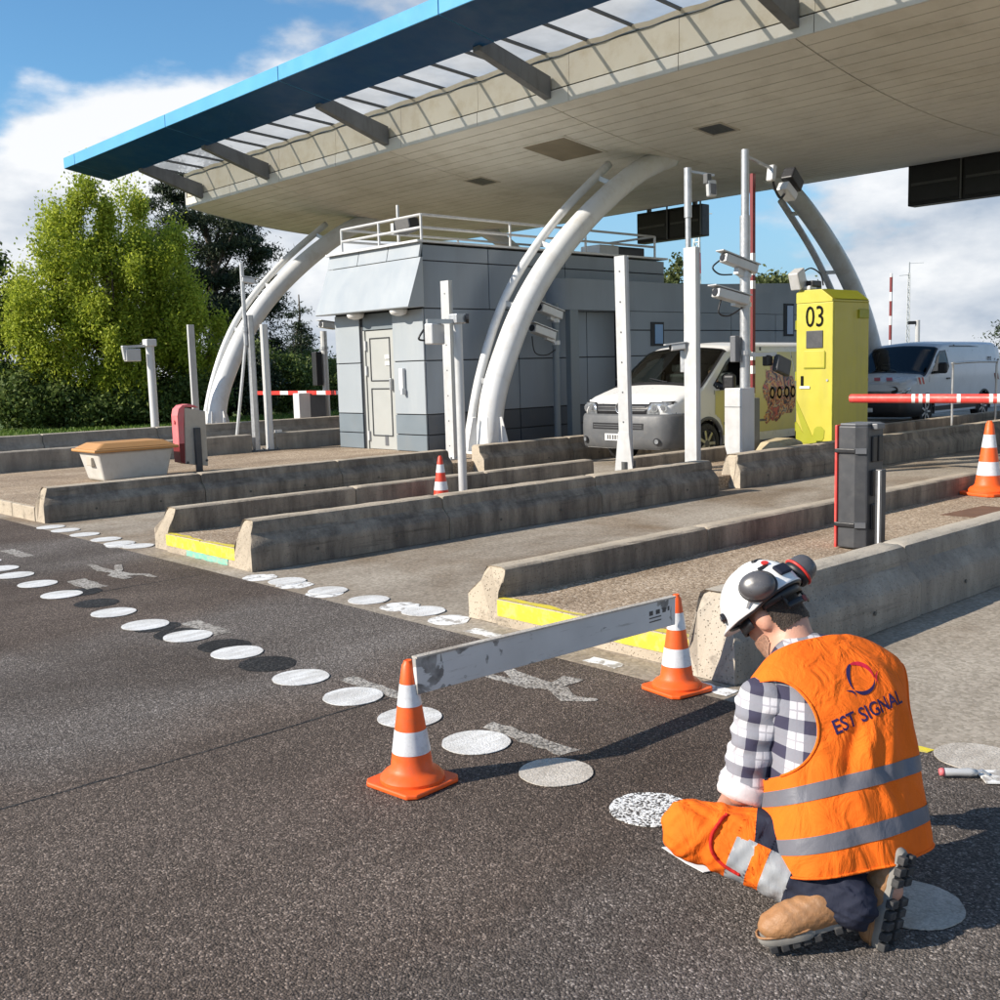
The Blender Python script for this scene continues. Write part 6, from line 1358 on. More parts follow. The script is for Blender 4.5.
# ================================================================== THE WORKER
def plaid_mat():
    m, n, l, p = newmat('plaid_shirt'); t = n.new('ShaderNodeTexCoord'); s = n.new('ShaderNodeSeparateXYZ'); l.new(t.outputs['Object'], s.inputs[0])
    def M_(op, a, b=None):
        q = n.new('ShaderNodeMath'); q.operation = op
        for i, v in enumerate((a, b)):
            if v is None: continue
            if isinstance(v, (int, float)): q.inputs[i].default_value = v
            else: l.new(v, q.inputs[i])
        return q.outputs[0]
    u = M_('ADD', M_('ADD', M_('MULTIPLY', s.outputs[0], 0.68), M_('MULTIPLY', s.outputs[1], 0.73)), M_('MULTIPLY', s.outputs[2], -0.17))
    w = M_('ADD', s.outputs[2], M_('MULTIPLY', M_('ADD', M_('MULTIPLY', s.outputs[0], 0.68), M_('MULTIPLY', s.outputs[1], 0.73)), 0.10))
    def stripe(c, per, a, b): 
        fr = M_('FRACT', M_('DIVIDE', c, per)); return M_('MULTIPLY', M_('GREATER_THAN', fr, a), M_('LESS_THAN', fr, b))
    s1 = stripe(u, 0.074, 0.0, 0.46); s2 = stripe(w, 0.080, 0.0, 0.44); th1 = stripe(u, 0.074, 0.70, 0.76); th2 = stripe(w, 0.080, 0.69, 0.75)
    both = M_('MULTIPLY', s1, s2); one = M_('MAXIMUM', s1, s2); thin = M_('MAXIMUM', th1, th2)
    c = mixc(n, l, one, (0.62, 0.60, 0.62), (0.25, 0.25, 0.28)); c = mixc(n, l, both, c, (0.055, 0.052, 0.085)); c = mixc(n, l, M_('MULTIPLY', thin, 0.6), c, (0.25, 0.24, 0.27))
    v = coords(n, l); l.new(c, p.inputs['Base Color']); p.inputs['Roughness'].default_value = 0.9; p.inputs['Specular IOR Level'].default_value = 0.15
    bump(n, l, p, noise(n, l, v, 35, 5, 0.6), 0.35, 0.006)
plaid_mat()
def cloth(name, col, rough=0.8, bs=0.4):
    m, n, l, p = newmat(name); v = coords(n, l)
    c = ramp(n, l, noise(n, l, v, 7, 5), [(0.3, tuple(x*0.86 for x in col)), (0.7, tuple(min(1, x*1.08) for x in col))])
    l.new(c, p.inputs['Base Color']); p.inputs['Roughness'].default_value = rough; p.inputs['Specular IOR Level'].default_value = 0.2
    h = n.new('ShaderNodeMath'); h.operation = 'ADD'; l.new(noise(n, l, coords(n, l, (1, 1, 0.5)), 13, 4, 0.5, 0.9), h.inputs[0])
    h2 = n.new('ShaderNodeMath'); h2.operation = 'MULTIPLY'; l.new(noise(n, l, v, 420, 2), h2.inputs[0]); h2.inputs[1].default_value = 0.06; l.new(h2.outputs[0], h.inputs[1])
    bump(n, l, p, h.outputs[0], bs, 0.02)
    return m
cloth('hi_vis_orange', (0.96, 0.165, 0.012), 0.8, 1.0); cloth('navy_cloth', (0.022, 0.025, 0.042)); cloth('reflective_grey', (0.15, 0.15, 0.17), 0.45, 0.3); cloth('reflective_silver', (0.33, 0.34, 0.35), 0.45, 0.35)
cloth('white_cuff', (0.66, 0.62, 0.62)); cloth('red_seam', (0.50, 0.02, 0.015)); cloth('print_navy', (0.03, 0.02, 0.085), 0.6, 0.2); cloth('print_red', (0.60, 0.02, 0.05), 0.6, 0.2)
simple('skin', (0.56, 0.29, 0.20), 0.5, var=0.08, scale=18, dirt=(0.42, 0.20, 0.14), dirt_amt=0.3, bmp=0.12, bscale=160)
simple('hair', (0.035, 0.022, 0.014), 0.6, var=0.5, scale=50, bmp=0.8, bscale=170)
simple('beard', (0.30, 0.165, 0.11), 0.7, var=0.4, scale=120)
simple('helmet_white', (0.80, 0.80, 0.79), 0.22, var=0.02, scale=5, dirt=(0.55, 0.53, 0.50), dirt_amt=0.15)
simple('muff_grey', (0.085, 0.083, 0.088), 0.3, var=0.08, scale=8)
simple('boot_leather', (0.34, 0.17, 0.072), 0.55, var=0.15, scale=14, dirt=(0.24, 0.15, 0.09), dirt_amt=0.6, bmp=0.35, bscale=70)
simple('boot_sole', (0.22, 0.21, 0.19), 0.8, var=0.15, scale=16, dirt=(0.30, 0.27, 0.23), dirt_amt=0.4)
simple('boot_dark', (0.035, 0.035, 0.036), 0.75, var=0.2, scale=16, dirt=(0.14, 0.13, 0.12), dirt_amt=0.4)

# ---- surface nets on a signed distance grid
def surface_nets(f, lo, hi, h):
    lo, hi = np.array(lo, float), np.array(hi, float); n = np.ceil((hi-lo)/h).astype(int)+1
    X, Y, Z_ = np.meshgrid(*[lo[i]+h*np.arange(n[i]) for i in range(3)], indexing='ij')
    D = f(np.stack([X, Y, Z_], -1).reshape(-1, 3)).reshape(n)
    ins = D < 0; c = n-1
    cnt = np.zeros(c, int); acc = np.zeros(tuple(c)+(3,)); num = np.zeros(c)
    off = [(i, j, k) for i in (0, 1) for j in (0, 1) for k in (0, 1)]
    sl = lambda o: tuple(slice(o[a], o[a]+c[a]) for a in range(3))
    for o in off: cnt += ins[sl(o)]
    for a in off:
        for ax in range(3):
            if a[ax]: continue
            b = list(a); b[ax] = 1
            d0, d1 = D[sl(a)], D[sl(b)]; cr = (d0 < 0) != (d1 < 0)
            t = np.where(cr, d0/np.where(cr, d0-d1, 1), 0)
            for k in range(3): acc[..., k] += np.where(cr, a[k]+(t if k == ax else 0), 0)
            num += cr
    act = (cnt > 0) & (cnt < 8); idx = -np.ones(c, int); idx[act] = np.arange(act.sum())
    ijk = np.argwhere(act); V = lo+h*(ijk+acc[act]/num[act][:, None])
    F_ = []
    for ax in range(3):
        u, w = (ax+1) % 3, (ax+2) % 3
        s0 = [slice(0, n[k]) for k in range(3)]; s1 = list(s0); s0[ax] = slice(0, n[ax]-1); s1[ax] = slice(1, n[ax])
        cr = ins[tuple(s0)] != ins[tuple(s1)]; E_ = np.argwhere(cr); flip = ins[tuple(s0)][cr]
        ok = (E_[:, u] > 0) & (E_[:, w] > 0) & (E_[:, u] < c[u]) & (E_[:, w] < c[w]); E_, flip = E_[ok], flip[ok]
        q = []
        for du, dw in ((0, 0), (-1, 0), (-1, -1), (0, -1)):
            e = E_.copy(); e[:, u] += du; e[:, w] += dw; q.append(idx[e[:, 0], e[:, 1], e[:, 2]])
        Q = np.stack(q, 1); Q[~flip] = Q[~flip][:, ::-1]; F_.append(Q[(Q >= 0).all(1)])
    return V, np.concatenate(F_)
def sd_cap(a, b, ra, rb):
    a, b = np.array(a, float), np.array(b, float)
    def f(P_): 
        d = b-a; t = np.clip(((P_-a)@d)/(d@d), 0, 1); return np.linalg.norm(P_-(a+t[:, None]*d), axis=1)-(ra+(rb-ra)*t)
    return f
def sd_ell(c, axes, r_):
    c = np.array(c, float); A = np.array([np.array(x, float)/np.linalg.norm(x) for x in axes]); r_ = np.array(r_, float)
    def f(P_):
        q = (P_-c)@A.T; k0 = np.linalg.norm(q/r_, axis=1); k1 = np.linalg.norm(q/(r_*r_), axis=1); return k0*(k0-1)/np.maximum(k1, 1e-6)
    return f
def smin(fs, k=0.03):
    def f(P_):
        d = fs[0](P_)
        for g_ in fs[1:]:
            e = g_(P_); h = np.clip(0.5+0.5*(e-d)/k, 0, 1); d = e*(1-h)+d*h-k*h*(1-h)
        return d
    return f
def wr(P_, amp, fr, seed=0.0, st=(1, 1, 1)):       # smooth folds from a few crossed sine waves
    x, y, z = (P_*np.array(st)*fr).T
    return amp*(np.sin(x*1.0+y*1.7+z*2.3+seed+1.3*np.sin(z*1.1+y*0.7+seed))+0.6*np.sin(-x*1.9+y*1.1+z*1.6+seed*2+1.1*np.sin(x*1.3+seed))+0.4*np.sin(x*3.1-z*3.7+y*2.3+seed*3))
def np_obj(name, V, F_, mats, parent, mi=None, smooth=True, sub=0):
    me = bpy.data.meshes.new(name); me.from_pydata([tuple(v) for v in V], [], [tuple(int(i) for i in q) for q in F_])
    for m_ in (mats if isinstance(mats, (list, tuple)) else [mats]): me.materials.append(MATS[m_])
    if mi is not None: me.polygons.foreach_set('material_index', [int(i) for i in mi])
    if smooth: me.polygons.foreach_set('use_smooth', [True]*len(me.polygons))
    o = bpy.data.objects.new(name, me); COL.objects.link(o)
    if parent is not None: o.parent = parent; o.matrix_parent_inverse = parent_inv(parent)
    if sub: s_ = o.modifiers.new('smooth', 'SMOOTH'); s_.iterations = sub; s_.factor = 0.5
    return o
nv = lambda *a: np.array(a, float)
J = dict(pelvis=nv(-1.50, 2.72, 0.26), hipL=nv(-1.565, 2.64, 0.235), hipR=nv(-1.46, 2.82, 0.26), waist=nv(-1.575, 2.80, 0.40), chest=nv(-1.665, 2.885, 0.60), neck=nv(-1.79, 2.872, 0.745),
         shL=nv(-1.765, 2.70, 0.625), shR=nv(-1.655, 2.99, 0.645), elL=nv(-1.795, 2.60, 0.352), wrL=nv(-1.97, 2.76, 0.20), haL=nv(-2.05, 2.80, 0.12), elR=nv(-1.80, 3.06, 0.40), wrR=nv(-1.98, 3.0, 0.22), haR=nv(-2.05, 2.93, 0.13),
         kneeL=nv(-1.872, 2.455, 0.25), ankL=nv(-1.465, 2.60, 0.115), kneeR=nv(-1.80, 2.95, 0.085), ankR=nv(-1.37, 2.70, 0.15))
person = empty('person', (-1.6, 2.7, 0), 'kneeling worker in orange vest, plaid shirt and white helmet by the dots', 'person')
# head frame
Fh = nv(-0.74, -0.06, -0.60); Fh /= np.linalg.norm(Fh); Uh = nv(0, 0, 1)-Fh*Fh[2]; Uh /= np.linalg.norm(Uh); Lh = np.cross(Uh, Fh)
HC = nv(-1.872, 2.878, 0.835)
def hp(f_, l_, u_): return HC+Fh*f_+Lh*l_+Uh*u_
body_f = [sd_ell(HC, (Fh, Lh, Uh), (0.095, 0.076, 0.105)), sd_ell(hp(0.035, 0, -0.065), (Fh, Lh, Uh), (0.06, 0.055, 0.06)), sd_ell(hp(0.098, 0, -0.02), (Fh, Lh, Uh), (0.02, 0.014, 0.026)), sd_ell(hp(0.075, 0, -0.095), (Fh, Lh, Uh), (0.03, 0.032, 0.022)),
          sd_ell(hp(0.083, 0.03, 0.018), (Fh, Lh, Uh), (0.02, 0.026, 0.012)), sd_ell(hp(0.083, -0.03, 0.018), (Fh, Lh, Uh), (0.02, 0.026, 0.012)), sd_ell(hp(0.088, 0, -0.062), (Fh, Lh, Uh), (0.014, 0.026, 0.009)),
          sd_cap(hp(-0.03, 0, -0.06), J['neck'], 0.060, 0.066), sd_cap(J['neck']-nv(0, 0, 0.02), J['chest'], 0.08, 0.12), sd_cap(J['chest'], J['pelvis'], 0.125, 0.12), sd_cap(J['shL'], J['shR'], 0.055, 0.055),
          sd_cap(J['shL'], J['elL'], 0.055, 0.045), sd_cap(J['elL'], J['wrL'], 0.044, 0.029), sd_cap(J['shR'], J['elR'], 0.055, 0.045), sd_cap(J['elR'], J['wrR'], 0.044, 0.029),
          sd_cap(J['hipL'], J['kneeL'], 0.075, 0.055), sd_cap(J['kneeL'], J['ankL'], 0.052, 0.036), sd_cap(J['hipR'], J['kneeR'], 0.075, 0.055), sd_cap(J['kneeR'], J['ankR'], 0.052, 0.036)]
for sd_, l_ in ((1, 0.082), (-1, -0.082)): body_f.append(sd_ell(hp(-0.004, l_, -0.012), (Fh*0.9-Lh*sd_*0.35, Lh, Uh), (0.022, 0.011, 0.034)))
fing = []
for w_, h_, sgn in ((J['wrL'], J['haL'], 1), (J['wrR'], J['haR'], -1)):
    d = (h_-w_)/np.linalg.norm(h_-w_); s_ = np.cross(d, nv(0, 0, 1)); s_ /= np.linalg.norm(s_); dn = np.cross(s_, d); dn = dn if dn[2] < 0 else -dn
    fing.append(sd_ell(w_+(h_-w_)*0.55, (d, s_, dn), (0.055, 0.042, 0.017)))
    for k, (o_, L) in enumerate(((-0.030, 0.062), (-0.010, 0.074), (0.010, 0.070), (0.030, 0.054))):
        a = w_+d*0.088+s_*o_; b = a+d*L*0.5+dn*0.012; c = b+d*L*0.25+dn*L*0.42
        fing += [sd_cap(a, b, 0.0095, 0.0088), sd_cap(b, c, 0.0088, 0.0075)]
    a = w_+d*0.03-s_*0.036*sgn; b = a+d*0.035-s_*0.022*sgn+dn*0.01; fing += [sd_cap(a, b, 0.012, 0.010), sd_cap(b, b+d*0.03+dn*0.012, 0.010, 0.008)]
bf = smin(body_f, 0.022); ff = smin(fing, 0.006)
V, F_ = surface_nets(lambda P_: np.minimum(bf(P_), ff(P_)), (-2.22, 2.36, 0.02), (-1.28, 3.28, 1.0), 0.0085)
np_obj('body', V, F_, 'skin', person, sub=3)
# beard along the jaw and hair below the helmet, thin shells over the skin
def shell(name, test, off, mat, h=0.0065, lo=(-2.05, 2.70, 0.66), hi=(-1.72, 3.02, 0.98), rough=0.0):
    hf = smin(body_f[:9]+body_f[-2:], 0.022)
    V, F_ = surface_nets(lambda P_: hf(P_)-off-(wr(P_, rough, 240.0) if rough else 0), lo, hi, h)
    c = V[F_].mean(1); F_ = F_[test(c)]; u, inv = np.unique(F_, return_inverse=True); return np_obj(name, V[u], inv.reshape(F_.shape), mat, person, sub=1)
def q_(c): r_ = c-HC; return r_@Fh, r_@Lh, r_@Uh
shell('hair', lambda c: (q_(c)[0] < 0.012-0.25*np.abs(q_(c)[2]+0.0)) & (q_(c)[2] > -0.072) & (np.abs(q_(c)[1]) < 0.085) & ~((np.abs(q_(c)[1]) > 0.066) & (q_(c)[0] > -0.034) & (q_(c)[2] < 0.03)), 0.007, 'hair', rough=0.0012)
shell('beard', lambda c: (q_(c)[0] > 0.022) & (q_(c)[2] < -0.048) & (q_(c)[2] > -0.125) & (np.abs(q_(c)[1]) < 0.08), 0.0035, 'beard')
# ---- torso loft
WA = nv(0.385, 0.922, 0.03); WA /= np.linalg.norm(WA)
RG = [  # t, centre, half width, half depth
    (0.00, nv(-1.530, 2.740, 0.185), 0.240, 0.176), (0.10, nv(-1.540, 2.750, 0.235), 0.242, 0.174), (0.25, nv(-1.562, 2.775, 0.315), 0.238, 0.168), (0.42, nv(-1.592, 2.808, 0.408), 0.235, 0.158), (0.60, nv(-1.632, 2.845, 0.510), 0.236, 0.150),
    (0.75, nv(-1.672, 2.875, 0.592), 0.252, 0.140), (0.86, nv(-1.708, 2.90, 0.656), 0.246, 0.122), (0.93, nv(-1.738, 2.90, 0.697), 0.198, 0.104), (1.00, nv(-1.782, 2.88, 0.722), 0.090, 0.080)]
RT = np.array([r_[0] for r_ in RG])
from functools import lru_cache
@lru_cache(maxsize=None)
def rint(t, k):
    A = np.array([r_[k] for r_ in RG]); 
    i = int(np.clip(np.searchsorted(RT, t)-1, 0, len(RT)-2)); u = (t-RT[i])/(RT[i+1]-RT[i]); p0, p1, p2, p3 = A[max(i-1, 0)], A[i], A[i+1], A[min(i+2, len(RT)-1)]
    m1 = (p2-p0)/(RT[i+1]-RT[max(i-1, 0)])*(RT[i+1]-RT[i]); m2 = (p3-p1)/(RT[min(i+2, len(RT)-1)]-RT[i])*(RT[i+1]-RT[i])
    return (2*u**3-3*u*u+1)*p1+(u**3-2*u*u+u)*m1+(-2*u**3+3*u*u)*p2+(u**3-u*u)*m2
@lru_cache(maxsize=None)
def tframe(t):
    e = 0.02; sp = rint(min(t+e, 1), 1)-rint(max(t-e, 0), 1); sp /= np.linalg.norm(sp); nb = np.cross(sp, WA); nb /= np.linalg.norm(nb)
    if nb @ nv(1, -0.4, 0.5) < 0: nb = -nb
    return sp, nb
def fold(p, s, t):       # soft creases of the vest
    d = 0.0035*math.sin(9*t+5*s+2.2*math.sin(4*s+5*t))+0.0014*math.sin(17*s-20*t+3*math.sin(7*t+3*s))*max(0, 1-abs(t-0.5)*2.2)
    d += 0.016*math.exp(-((s+0.1-0.5*(t-0.4)*2)/0.16)**2)*math.exp(-((t-0.46)/0.16)**2) - 0.014*math.exp(-((s+0.34-0.6*(t-0.4)*2)/0.11)**2)*math.exp(-((t-0.45)/0.15)**2)
    d += 0.013*math.exp(-((s-0.28-0.5*(t-0.45)*2)/0.12)**2)*math.exp(-((t-0.5)/0.14)**2) - 0.011*math.exp(-((s-0.55)/0.14)**2)*math.exp(-((t-0.42)/0.2)**2)
    d += 0.007*math.exp(-((s-0.1+1.1*(t-0.3))/0.07)**2)*math.exp(-((t-0.3)/0.12)**2)-0.006*math.exp(-((s-0.24+1.1*(t-0.3))/0.06)**2)*math.exp(-((t-0.3)/0.12)**2)
    d += 0.004*math.sin(7*s+1.0)*max(0, 0.18-t)/0.18*1.4
    return d
def tsurf(th, t, off=0.0, k=1.0, m_=2.5, folds=True):
    C_ = rint(t, 1); a, b = rint(t, 2)*k, rint(t, 3)*k; sp, nb = tframe(t)
    c, s = math.cos(th), math.sin(th); x = math.copysign(abs(c)**(2/m_), c); y = math.copysign(abs(s)**(2/m_), s)
    d = WA*x/a+nb*y/b; d /= np.linalg.norm(d)
    o_ = off+(fold(None, x, t) if folds and y > -0.3 else 0.0)*min(1, (y+0.3)*1.5 if y > -0.3 else 0)*min(1.0, (1.02-t)*6)
    return C_+WA*x*a+nb*y*b+d*o_, x, y
def loft(name, mat, parent, t0, t1, nt, k, off, hole=None, folds=True, nth=96, capb=False):
    V = []; X = []; T = []
    for j in range(nt+1):
        t = t0+(t1-t0)*j/nt
        for i in range(nth): p, x, y = tsurf(2*math.pi*i/nth, t, off, k, folds=folds); V.append(p); X.append((x, y)); T.append(t)
    F_ = []
    for j in range(nt):
        for i in range(nth):
            q = (j*nth+i, j*nth+(i+1) % nth, (j+1)*nth+(i+1) % nth, (j+1)*nth+i)
            if hole and hole(np.mean([X[z][0] for z in q]), np.mean([X[z][1] for z in q]), np.mean([T[z] for z in q])): continue
            F_.append(q)
    return np_obj(name, V, [q[::-1] for q in F_], mat, parent)
def armhole(x, y, t):
    if x < 0: return ((x+1.10)/(0.52 if y > 0 else 0.55))**2+((t-0.66)/0.215)**2 < 1
    return ((x-1.10)/(0.22 if y > 0 else 0.55))**2+((t-0.68)/0.19)**2 < 1
shirt = loft('shirt', 'plaid_shirt', person, 0.02, 0.97, 40, 0.955, 0.0, folds=False)
vest = loft('vest', 'hi_vis_orange', person, 0.0, 0.955, 150, 1.0, 0.012, armhole, nth=260)
for sgn, w_, c_, h_ in ((-1, 0.52, 0.66, 0.215), (1, 0.22, 0.68, 0.19)):           # bound edge of the armholes
    out = []
    for i in range(90):
        a = -math.pi/2+math.pi*i/89; x = sgn*(1.10-w_*math.cos(a)); t = c_+h_*math.sin(a)
        if abs(x) > 0.985: continue
        th = math.acos(math.copysign(abs(x)**(2.5/2), x)); out.append(Vector(tsurf(th, t, 0.0125)[0]))
    mb = MB(); mb.tube(out, 0.0042, 8); mb.build('armhole_binding', 'hi_vis_orange', vest, smooth=True)
out = [Vector(tsurf(2*math.pi*i/120, 0.003, 0.0125)[0]) for i in range(121)]; mb = MB(); mb.tube(out, 0.004, 8, cap=False); mb.build('hem', 'hi_vis_orange', vest, smooth=True)
# collar of the shirt
V = []; n = 40
for j, (t, kk, up_) in enumerate(((0.945, 0.985, 0.0), (0.975, 0.90, 0.006), (1.0, 0.88, 0.016), (1.0, 0.84, 0.012))):
    for i in range(n): V.append(tsurf(2*math.pi*i/n, t, 0.004, kk, folds=False)[0]+nv(-0.7, -0.1, 0.7)*up_)
F_ = [(j*n+i, j*n+(i+1) % n, (j+1)*n+(i+1) % n, (j+1)*n+i) for j in range(3) for i in range(n)]
np_obj('collar', V, F_, 'plaid_shirt', person)
# reflective bands round the vest
def band(t0, t1, name, tilt=0.0):
    V = []; n = 180; m_ = 4; F_ = []
    for j in range(m_+1):
        for i in range(n):
            th = 2*math.pi*i/n; c = math.cos(th); V.append(tsurf(th, t0+(t1-t0)*j/m_+tilt*c, 0.0140)[0])
    def ok(i, t): 
        p, x, y = tsurf(2*math.pi*(i+0.5)/n, t, 0); return not armhole(x, y, t)
    F_ = [(j*n+i, j*n+(i+1) % n, (j+1)*n+(i+1) % n, (j+1)*n+i) for j in range(m_) for i in range(n) if ok(i, t0+tilt*math.cos(2*math.pi*i/n))]
    return np_obj(name, V, F_, 'reflective_grey', vest)
band(0.115, 0.185, 'reflective_band', 0.012); band(0.335, 0.405, 'reflective_band', 0.012)
# printing on the back: u along the shoulders, v up the spine (metres)
LEN = float(sum(np.linalg.norm(rint(0.01*(i+1), 1)-rint(0.01*i, 1)) for i in range(100)))
def back(u, v, off):
    t = 0.60+v/LEN; a = rint(t, 2); s = np.clip(u/a, -0.999, 0.999); th = math.acos(math.copysign(abs(s)**(2.5/2), s)); return tsurf(th, t, off)[0]
def print_poly(pts, name, mat, off=0.0165, rot=0.0, c=(0, 0)):
    ca, sa = math.cos(rot), math.sin(rot); P2 = [(c[0]+x*ca-y*sa, c[1]+x*sa+y*ca) for x, y in pts]; return P2
ROT = R(11)
v2, f2 = text_mesh('EST SIGNAL', 0.053, bold=0.0007)
bm = bmesh.new(); vv = [bm.verts.new((x, y, 0)) for x, y, _ in v2]
for q in f2:
    try: bm.faces.new([vv[i] for i in q])
    except ValueError: pass
bmesh.ops.triangulate(bm, faces=bm.faces); bmesh.ops.subdivide_edges(bm, edges=[e for e in bm.edges if e.calc_length() > 0.012], cuts=1, use_grid_fill=False); bmesh.ops.triangulate(bm, faces=bm.faces)
bm.verts.ensure_lookup_table(); bm.verts.index_update()
ca, sa = math.cos(ROT), math.sin(ROT); TX, TY = 0.026, 0.020
V = [back(TX+(v_.co.x*0.94)*ca-v_.co.y*sa, TY+(v_.co.x*0.94)*sa+v_.co.y*ca, 0.0140) for v_ in bm.verts]; F_ = [[v_.index for v_ in f_.verts] for f_ in bm.faces]; bm.free()
np_obj('back_lettering', V, F_, 'print_navy', vest, smooth=False)
def blade(a0, a1, r_, w0, w1, mat, cx=0.030, cy=0.112, ex=1.0, tip=0.0):
    n = 22; V = []
    for i in range(n+1):
        t = i/n; a = R(a0+(a1-a0)*t); w = (w0+(w1-w0)*t)*math.sin(math.pi*min(1, max(0.02, t*0.96+0.03)))**0.6
        for sgn in (1, -1):
            rr = r_*(1+tip*(t-0.5)**2)+sgn*w/2; x, y = rr*math.cos(a)*ex, rr*math.sin(a); V.append(back(cx+x*ca-y*sa, cy+x*sa+y*ca, 0.0140))
    return np_obj('emblem_blade', V, [(2*i, 2*i+1, 2*i+3, 2*i+2) for i in range(n)], mat, vest, smooth=False)
blade(205, 100, 0.040, 0.006, 0.017, 'print_navy', tip=0.5); blade(100, -20, 0.040, 0.017, 0.009, 'print_red', tip=0.4); blade(-25, -150, 0.040, 0.007, 0.014, 'print_navy', tip=0.5)
blade(192, 225, 0.052, 0.010, 0.002, 'print_navy', tip=1.0); blade(-2, -38, 0.051, 0.010, 0.002, 'print_red', tip=1.0)
# ---- sleeves with rolled cuff
def sleeve(a, b, ra, rb, name, seed, cap=True, nseg=34, n=48, mat='plaid_shirt'):
    a, b = nv(*a), nv(*b); d = (b-a)/np.linalg.norm(b-a); u = np.cross(d, nv(0.3, 1, 0.2)); u /= np.linalg.norm(u); w = np.cross(d, u); V = []
    L = np.linalg.norm(b-a)
    for j in range(nseg+1):
        t = j/nseg; r_ = ra+(rb-ra)*t; cpt = a+(b-a)*t
        k = math.sqrt(max(0.0, 1-(1-min(1, t/0.22))**2)) if cap else 1.0
        for i in range(n):
            th = 2*math.pi*i/n; e = u*math.cos(th)+w*math.sin(th); p = cpt+e*r_*k
            f_ = 0.004*math.sin(t*26+1.8*math.cos(th*2+seed)+seed)+0.003*math.sin(t*47+2.5*math.sin(th+seed))+0.003*math.sin(3*th+t*6+seed)
            V.append(p+e*f_*k)
    F_ = [(j*n+i, j*n+(i+1) % n, (j+1)*n+(i+1) % n, (j+1)*n+i) for j in range(nseg) for i in range(n)]
    return np_obj(name, V, F_, mat, person)
sleeve(J['shL']+nv(0.0, 0.015, 0.055), J['elL']+nv(0.004, 0.008, 0.01), 0.088, 0.072, 'sleeve', 0.4); sleeve(J['shR']+nv(-0.02, -0.01, 0.03), J['elR'], 0.078, 0.066, 'sleeve', 2.2)
for e_, s_ in ((J['elL'], J['shL']), (J['elR'], J['shR'])):
    d = (e_-s_)/np.linalg.norm(e_-s_); mb = MB(); pts = [Vector(e_+d*x+nv(0.004, 0.008, 0)) for x in (-0.028, -0.024, -0.012, 0.0, 0.014, 0.028, 0.032, 0.020)]
    mb.tube(pts, [0.062, 0.079, 0.083, 0.080, 0.081, 0.076, 0.060, 0.052], 28, cap=False); o = mb.build('rolled_cuff', 'white_cuff', person, smooth=True)
# ---- trousers
tr_f = [sd_ell(J['pelvis']+nv(-0.01, 0, 0.0), (WA, nv(1, -0.4, 0.3), nv(0, 0, 1)), (0.165, 0.115, 0.11)), sd_cap(J['hipL'], J['kneeL'], 0.086, 0.084), sd_cap(J['kneeL'], J['ankL']+nv(0.0, -0.01, 0.012), 0.080, 0.083), sd_cap(J['ankL']+nv(-0.02, -0.02, 0.03), J['ankL']+nv(0.05, -0.02, 0.02), 0.074, 0.064), sd_cap(J['hipR'], J['kneeR'], 0.095, 0.078), sd_cap(J['kneeR'], J['ankR']+nv(-0.05, 0.02, 0.0), 0.078, 0.055)]
def trf(P_):
    d = smin(tr_f, 0.03)(P_); kn = np.exp(-(np.linalg.norm(P_-J['kneeL'], axis=1)/0.16)**2)
    an = np.exp(-(np.linalg.norm(P_-J['ankL'], axis=1)/0.13)**2)
    return d-wr(P_, 0.0028, 26, 1.0)-wr(P_, 0.0040, 38, 3.0)*kn-wr(P_, 0.0045, 45, 2.0, (1, 1, 2))*an
V, F_ = surface_nets(trf, (-2.02, 2.28, 0.005), (-1.24, 3.12, 0.46), 0.006)
A_, B_ = J['kneeL'], J['ankL']; d = B_-A_; BW = nv(0.45, 0.62, 0.64)
tv_ = ((V-A_)@d)/(d@d); bs_ = (V-A_-np.clip(tv_, 0, 1)[:, None]*d)@BW
for s_k in (0.30, 0.43, 0.52, 0.68):
    k = np.abs(tv_-s_k)*np.linalg.norm(d) < 0.0042; V[k] += ((s_k-tv_[k])[:, None])*d
k = np.abs(bs_-0.042) < 0.004; V[k] += (0.042-bs_[k])[:, None]*BW/(BW@BW)
hA, hB = J['kneeL'], J['hipL']; e = hB-hA; tq = ((V-hA)@e)/(e@e); k = np.abs(tq-0.52)*np.linalg.norm(e) < 0.0042; V[k] += ((0.52-tq[k])[:, None])*e
c = V[F_].mean(1); ts = ((c-A_)@d)/(d@d); dth = np.linalg.norm(c-(A_+np.clip(ts, 0, 1)[:, None]*d), axis=1)
hA, hB = J['kneeL'], J['hipL']; e = hB-hA; tt = ((c-hA)@e)/(e@e); dh = np.linalg.norm(c-(hA+np.clip(tt, 0, 1)[:, None]*e), axis=1)
skew = ts+0.25*((c-A_)@nv(0.0, 0.0, 1.0))/0.1*0.0
shin = (dth-0.078 < dh-0.09+0.012)
cls = np.zeros(len(c), int)                                   # 0 navy, 1 orange, 2 band
cls[(tt < 0.52) & ~shin] = 1; cls[shin & (ts < 0.68)] = 1
back_side = ((c-A_-np.clip(ts, 0, 1)[:, None]*d)@BW) > 0.042
cls[shin & back_side & (ts > 0.22)] = 0
cls[shin & ~back_side & (((ts > 0.30) & (ts < 0.43)) | ((ts > 0.52) & (ts < 0.68)))] = 2
rl = np.linalg.norm(c-J['kneeR'], axis=1) < 0.25; cls[(c@nv(0.385, 0.922, 0)) > (nv(-1.72, 2.80, 0)@nv(0.385, 0.922, 0))] = 0
def pick(k): 
    Fk = F_[np.isin(cls, k)]; u, inv = np.unique(Fk, return_inverse=True); return V[u], inv.reshape(Fk.shape), cls[np.isin(cls, k)]
v_, f_, ck = pick([0, 1]); trousers = np_obj('trousers', v_, f_, ['navy_cloth', 'hi_vis_orange'], person, ck)
v_, f_, ck = pick([2]); np_obj('leg_reflective_band', v_, f_, 'reflective_silver', trousers)
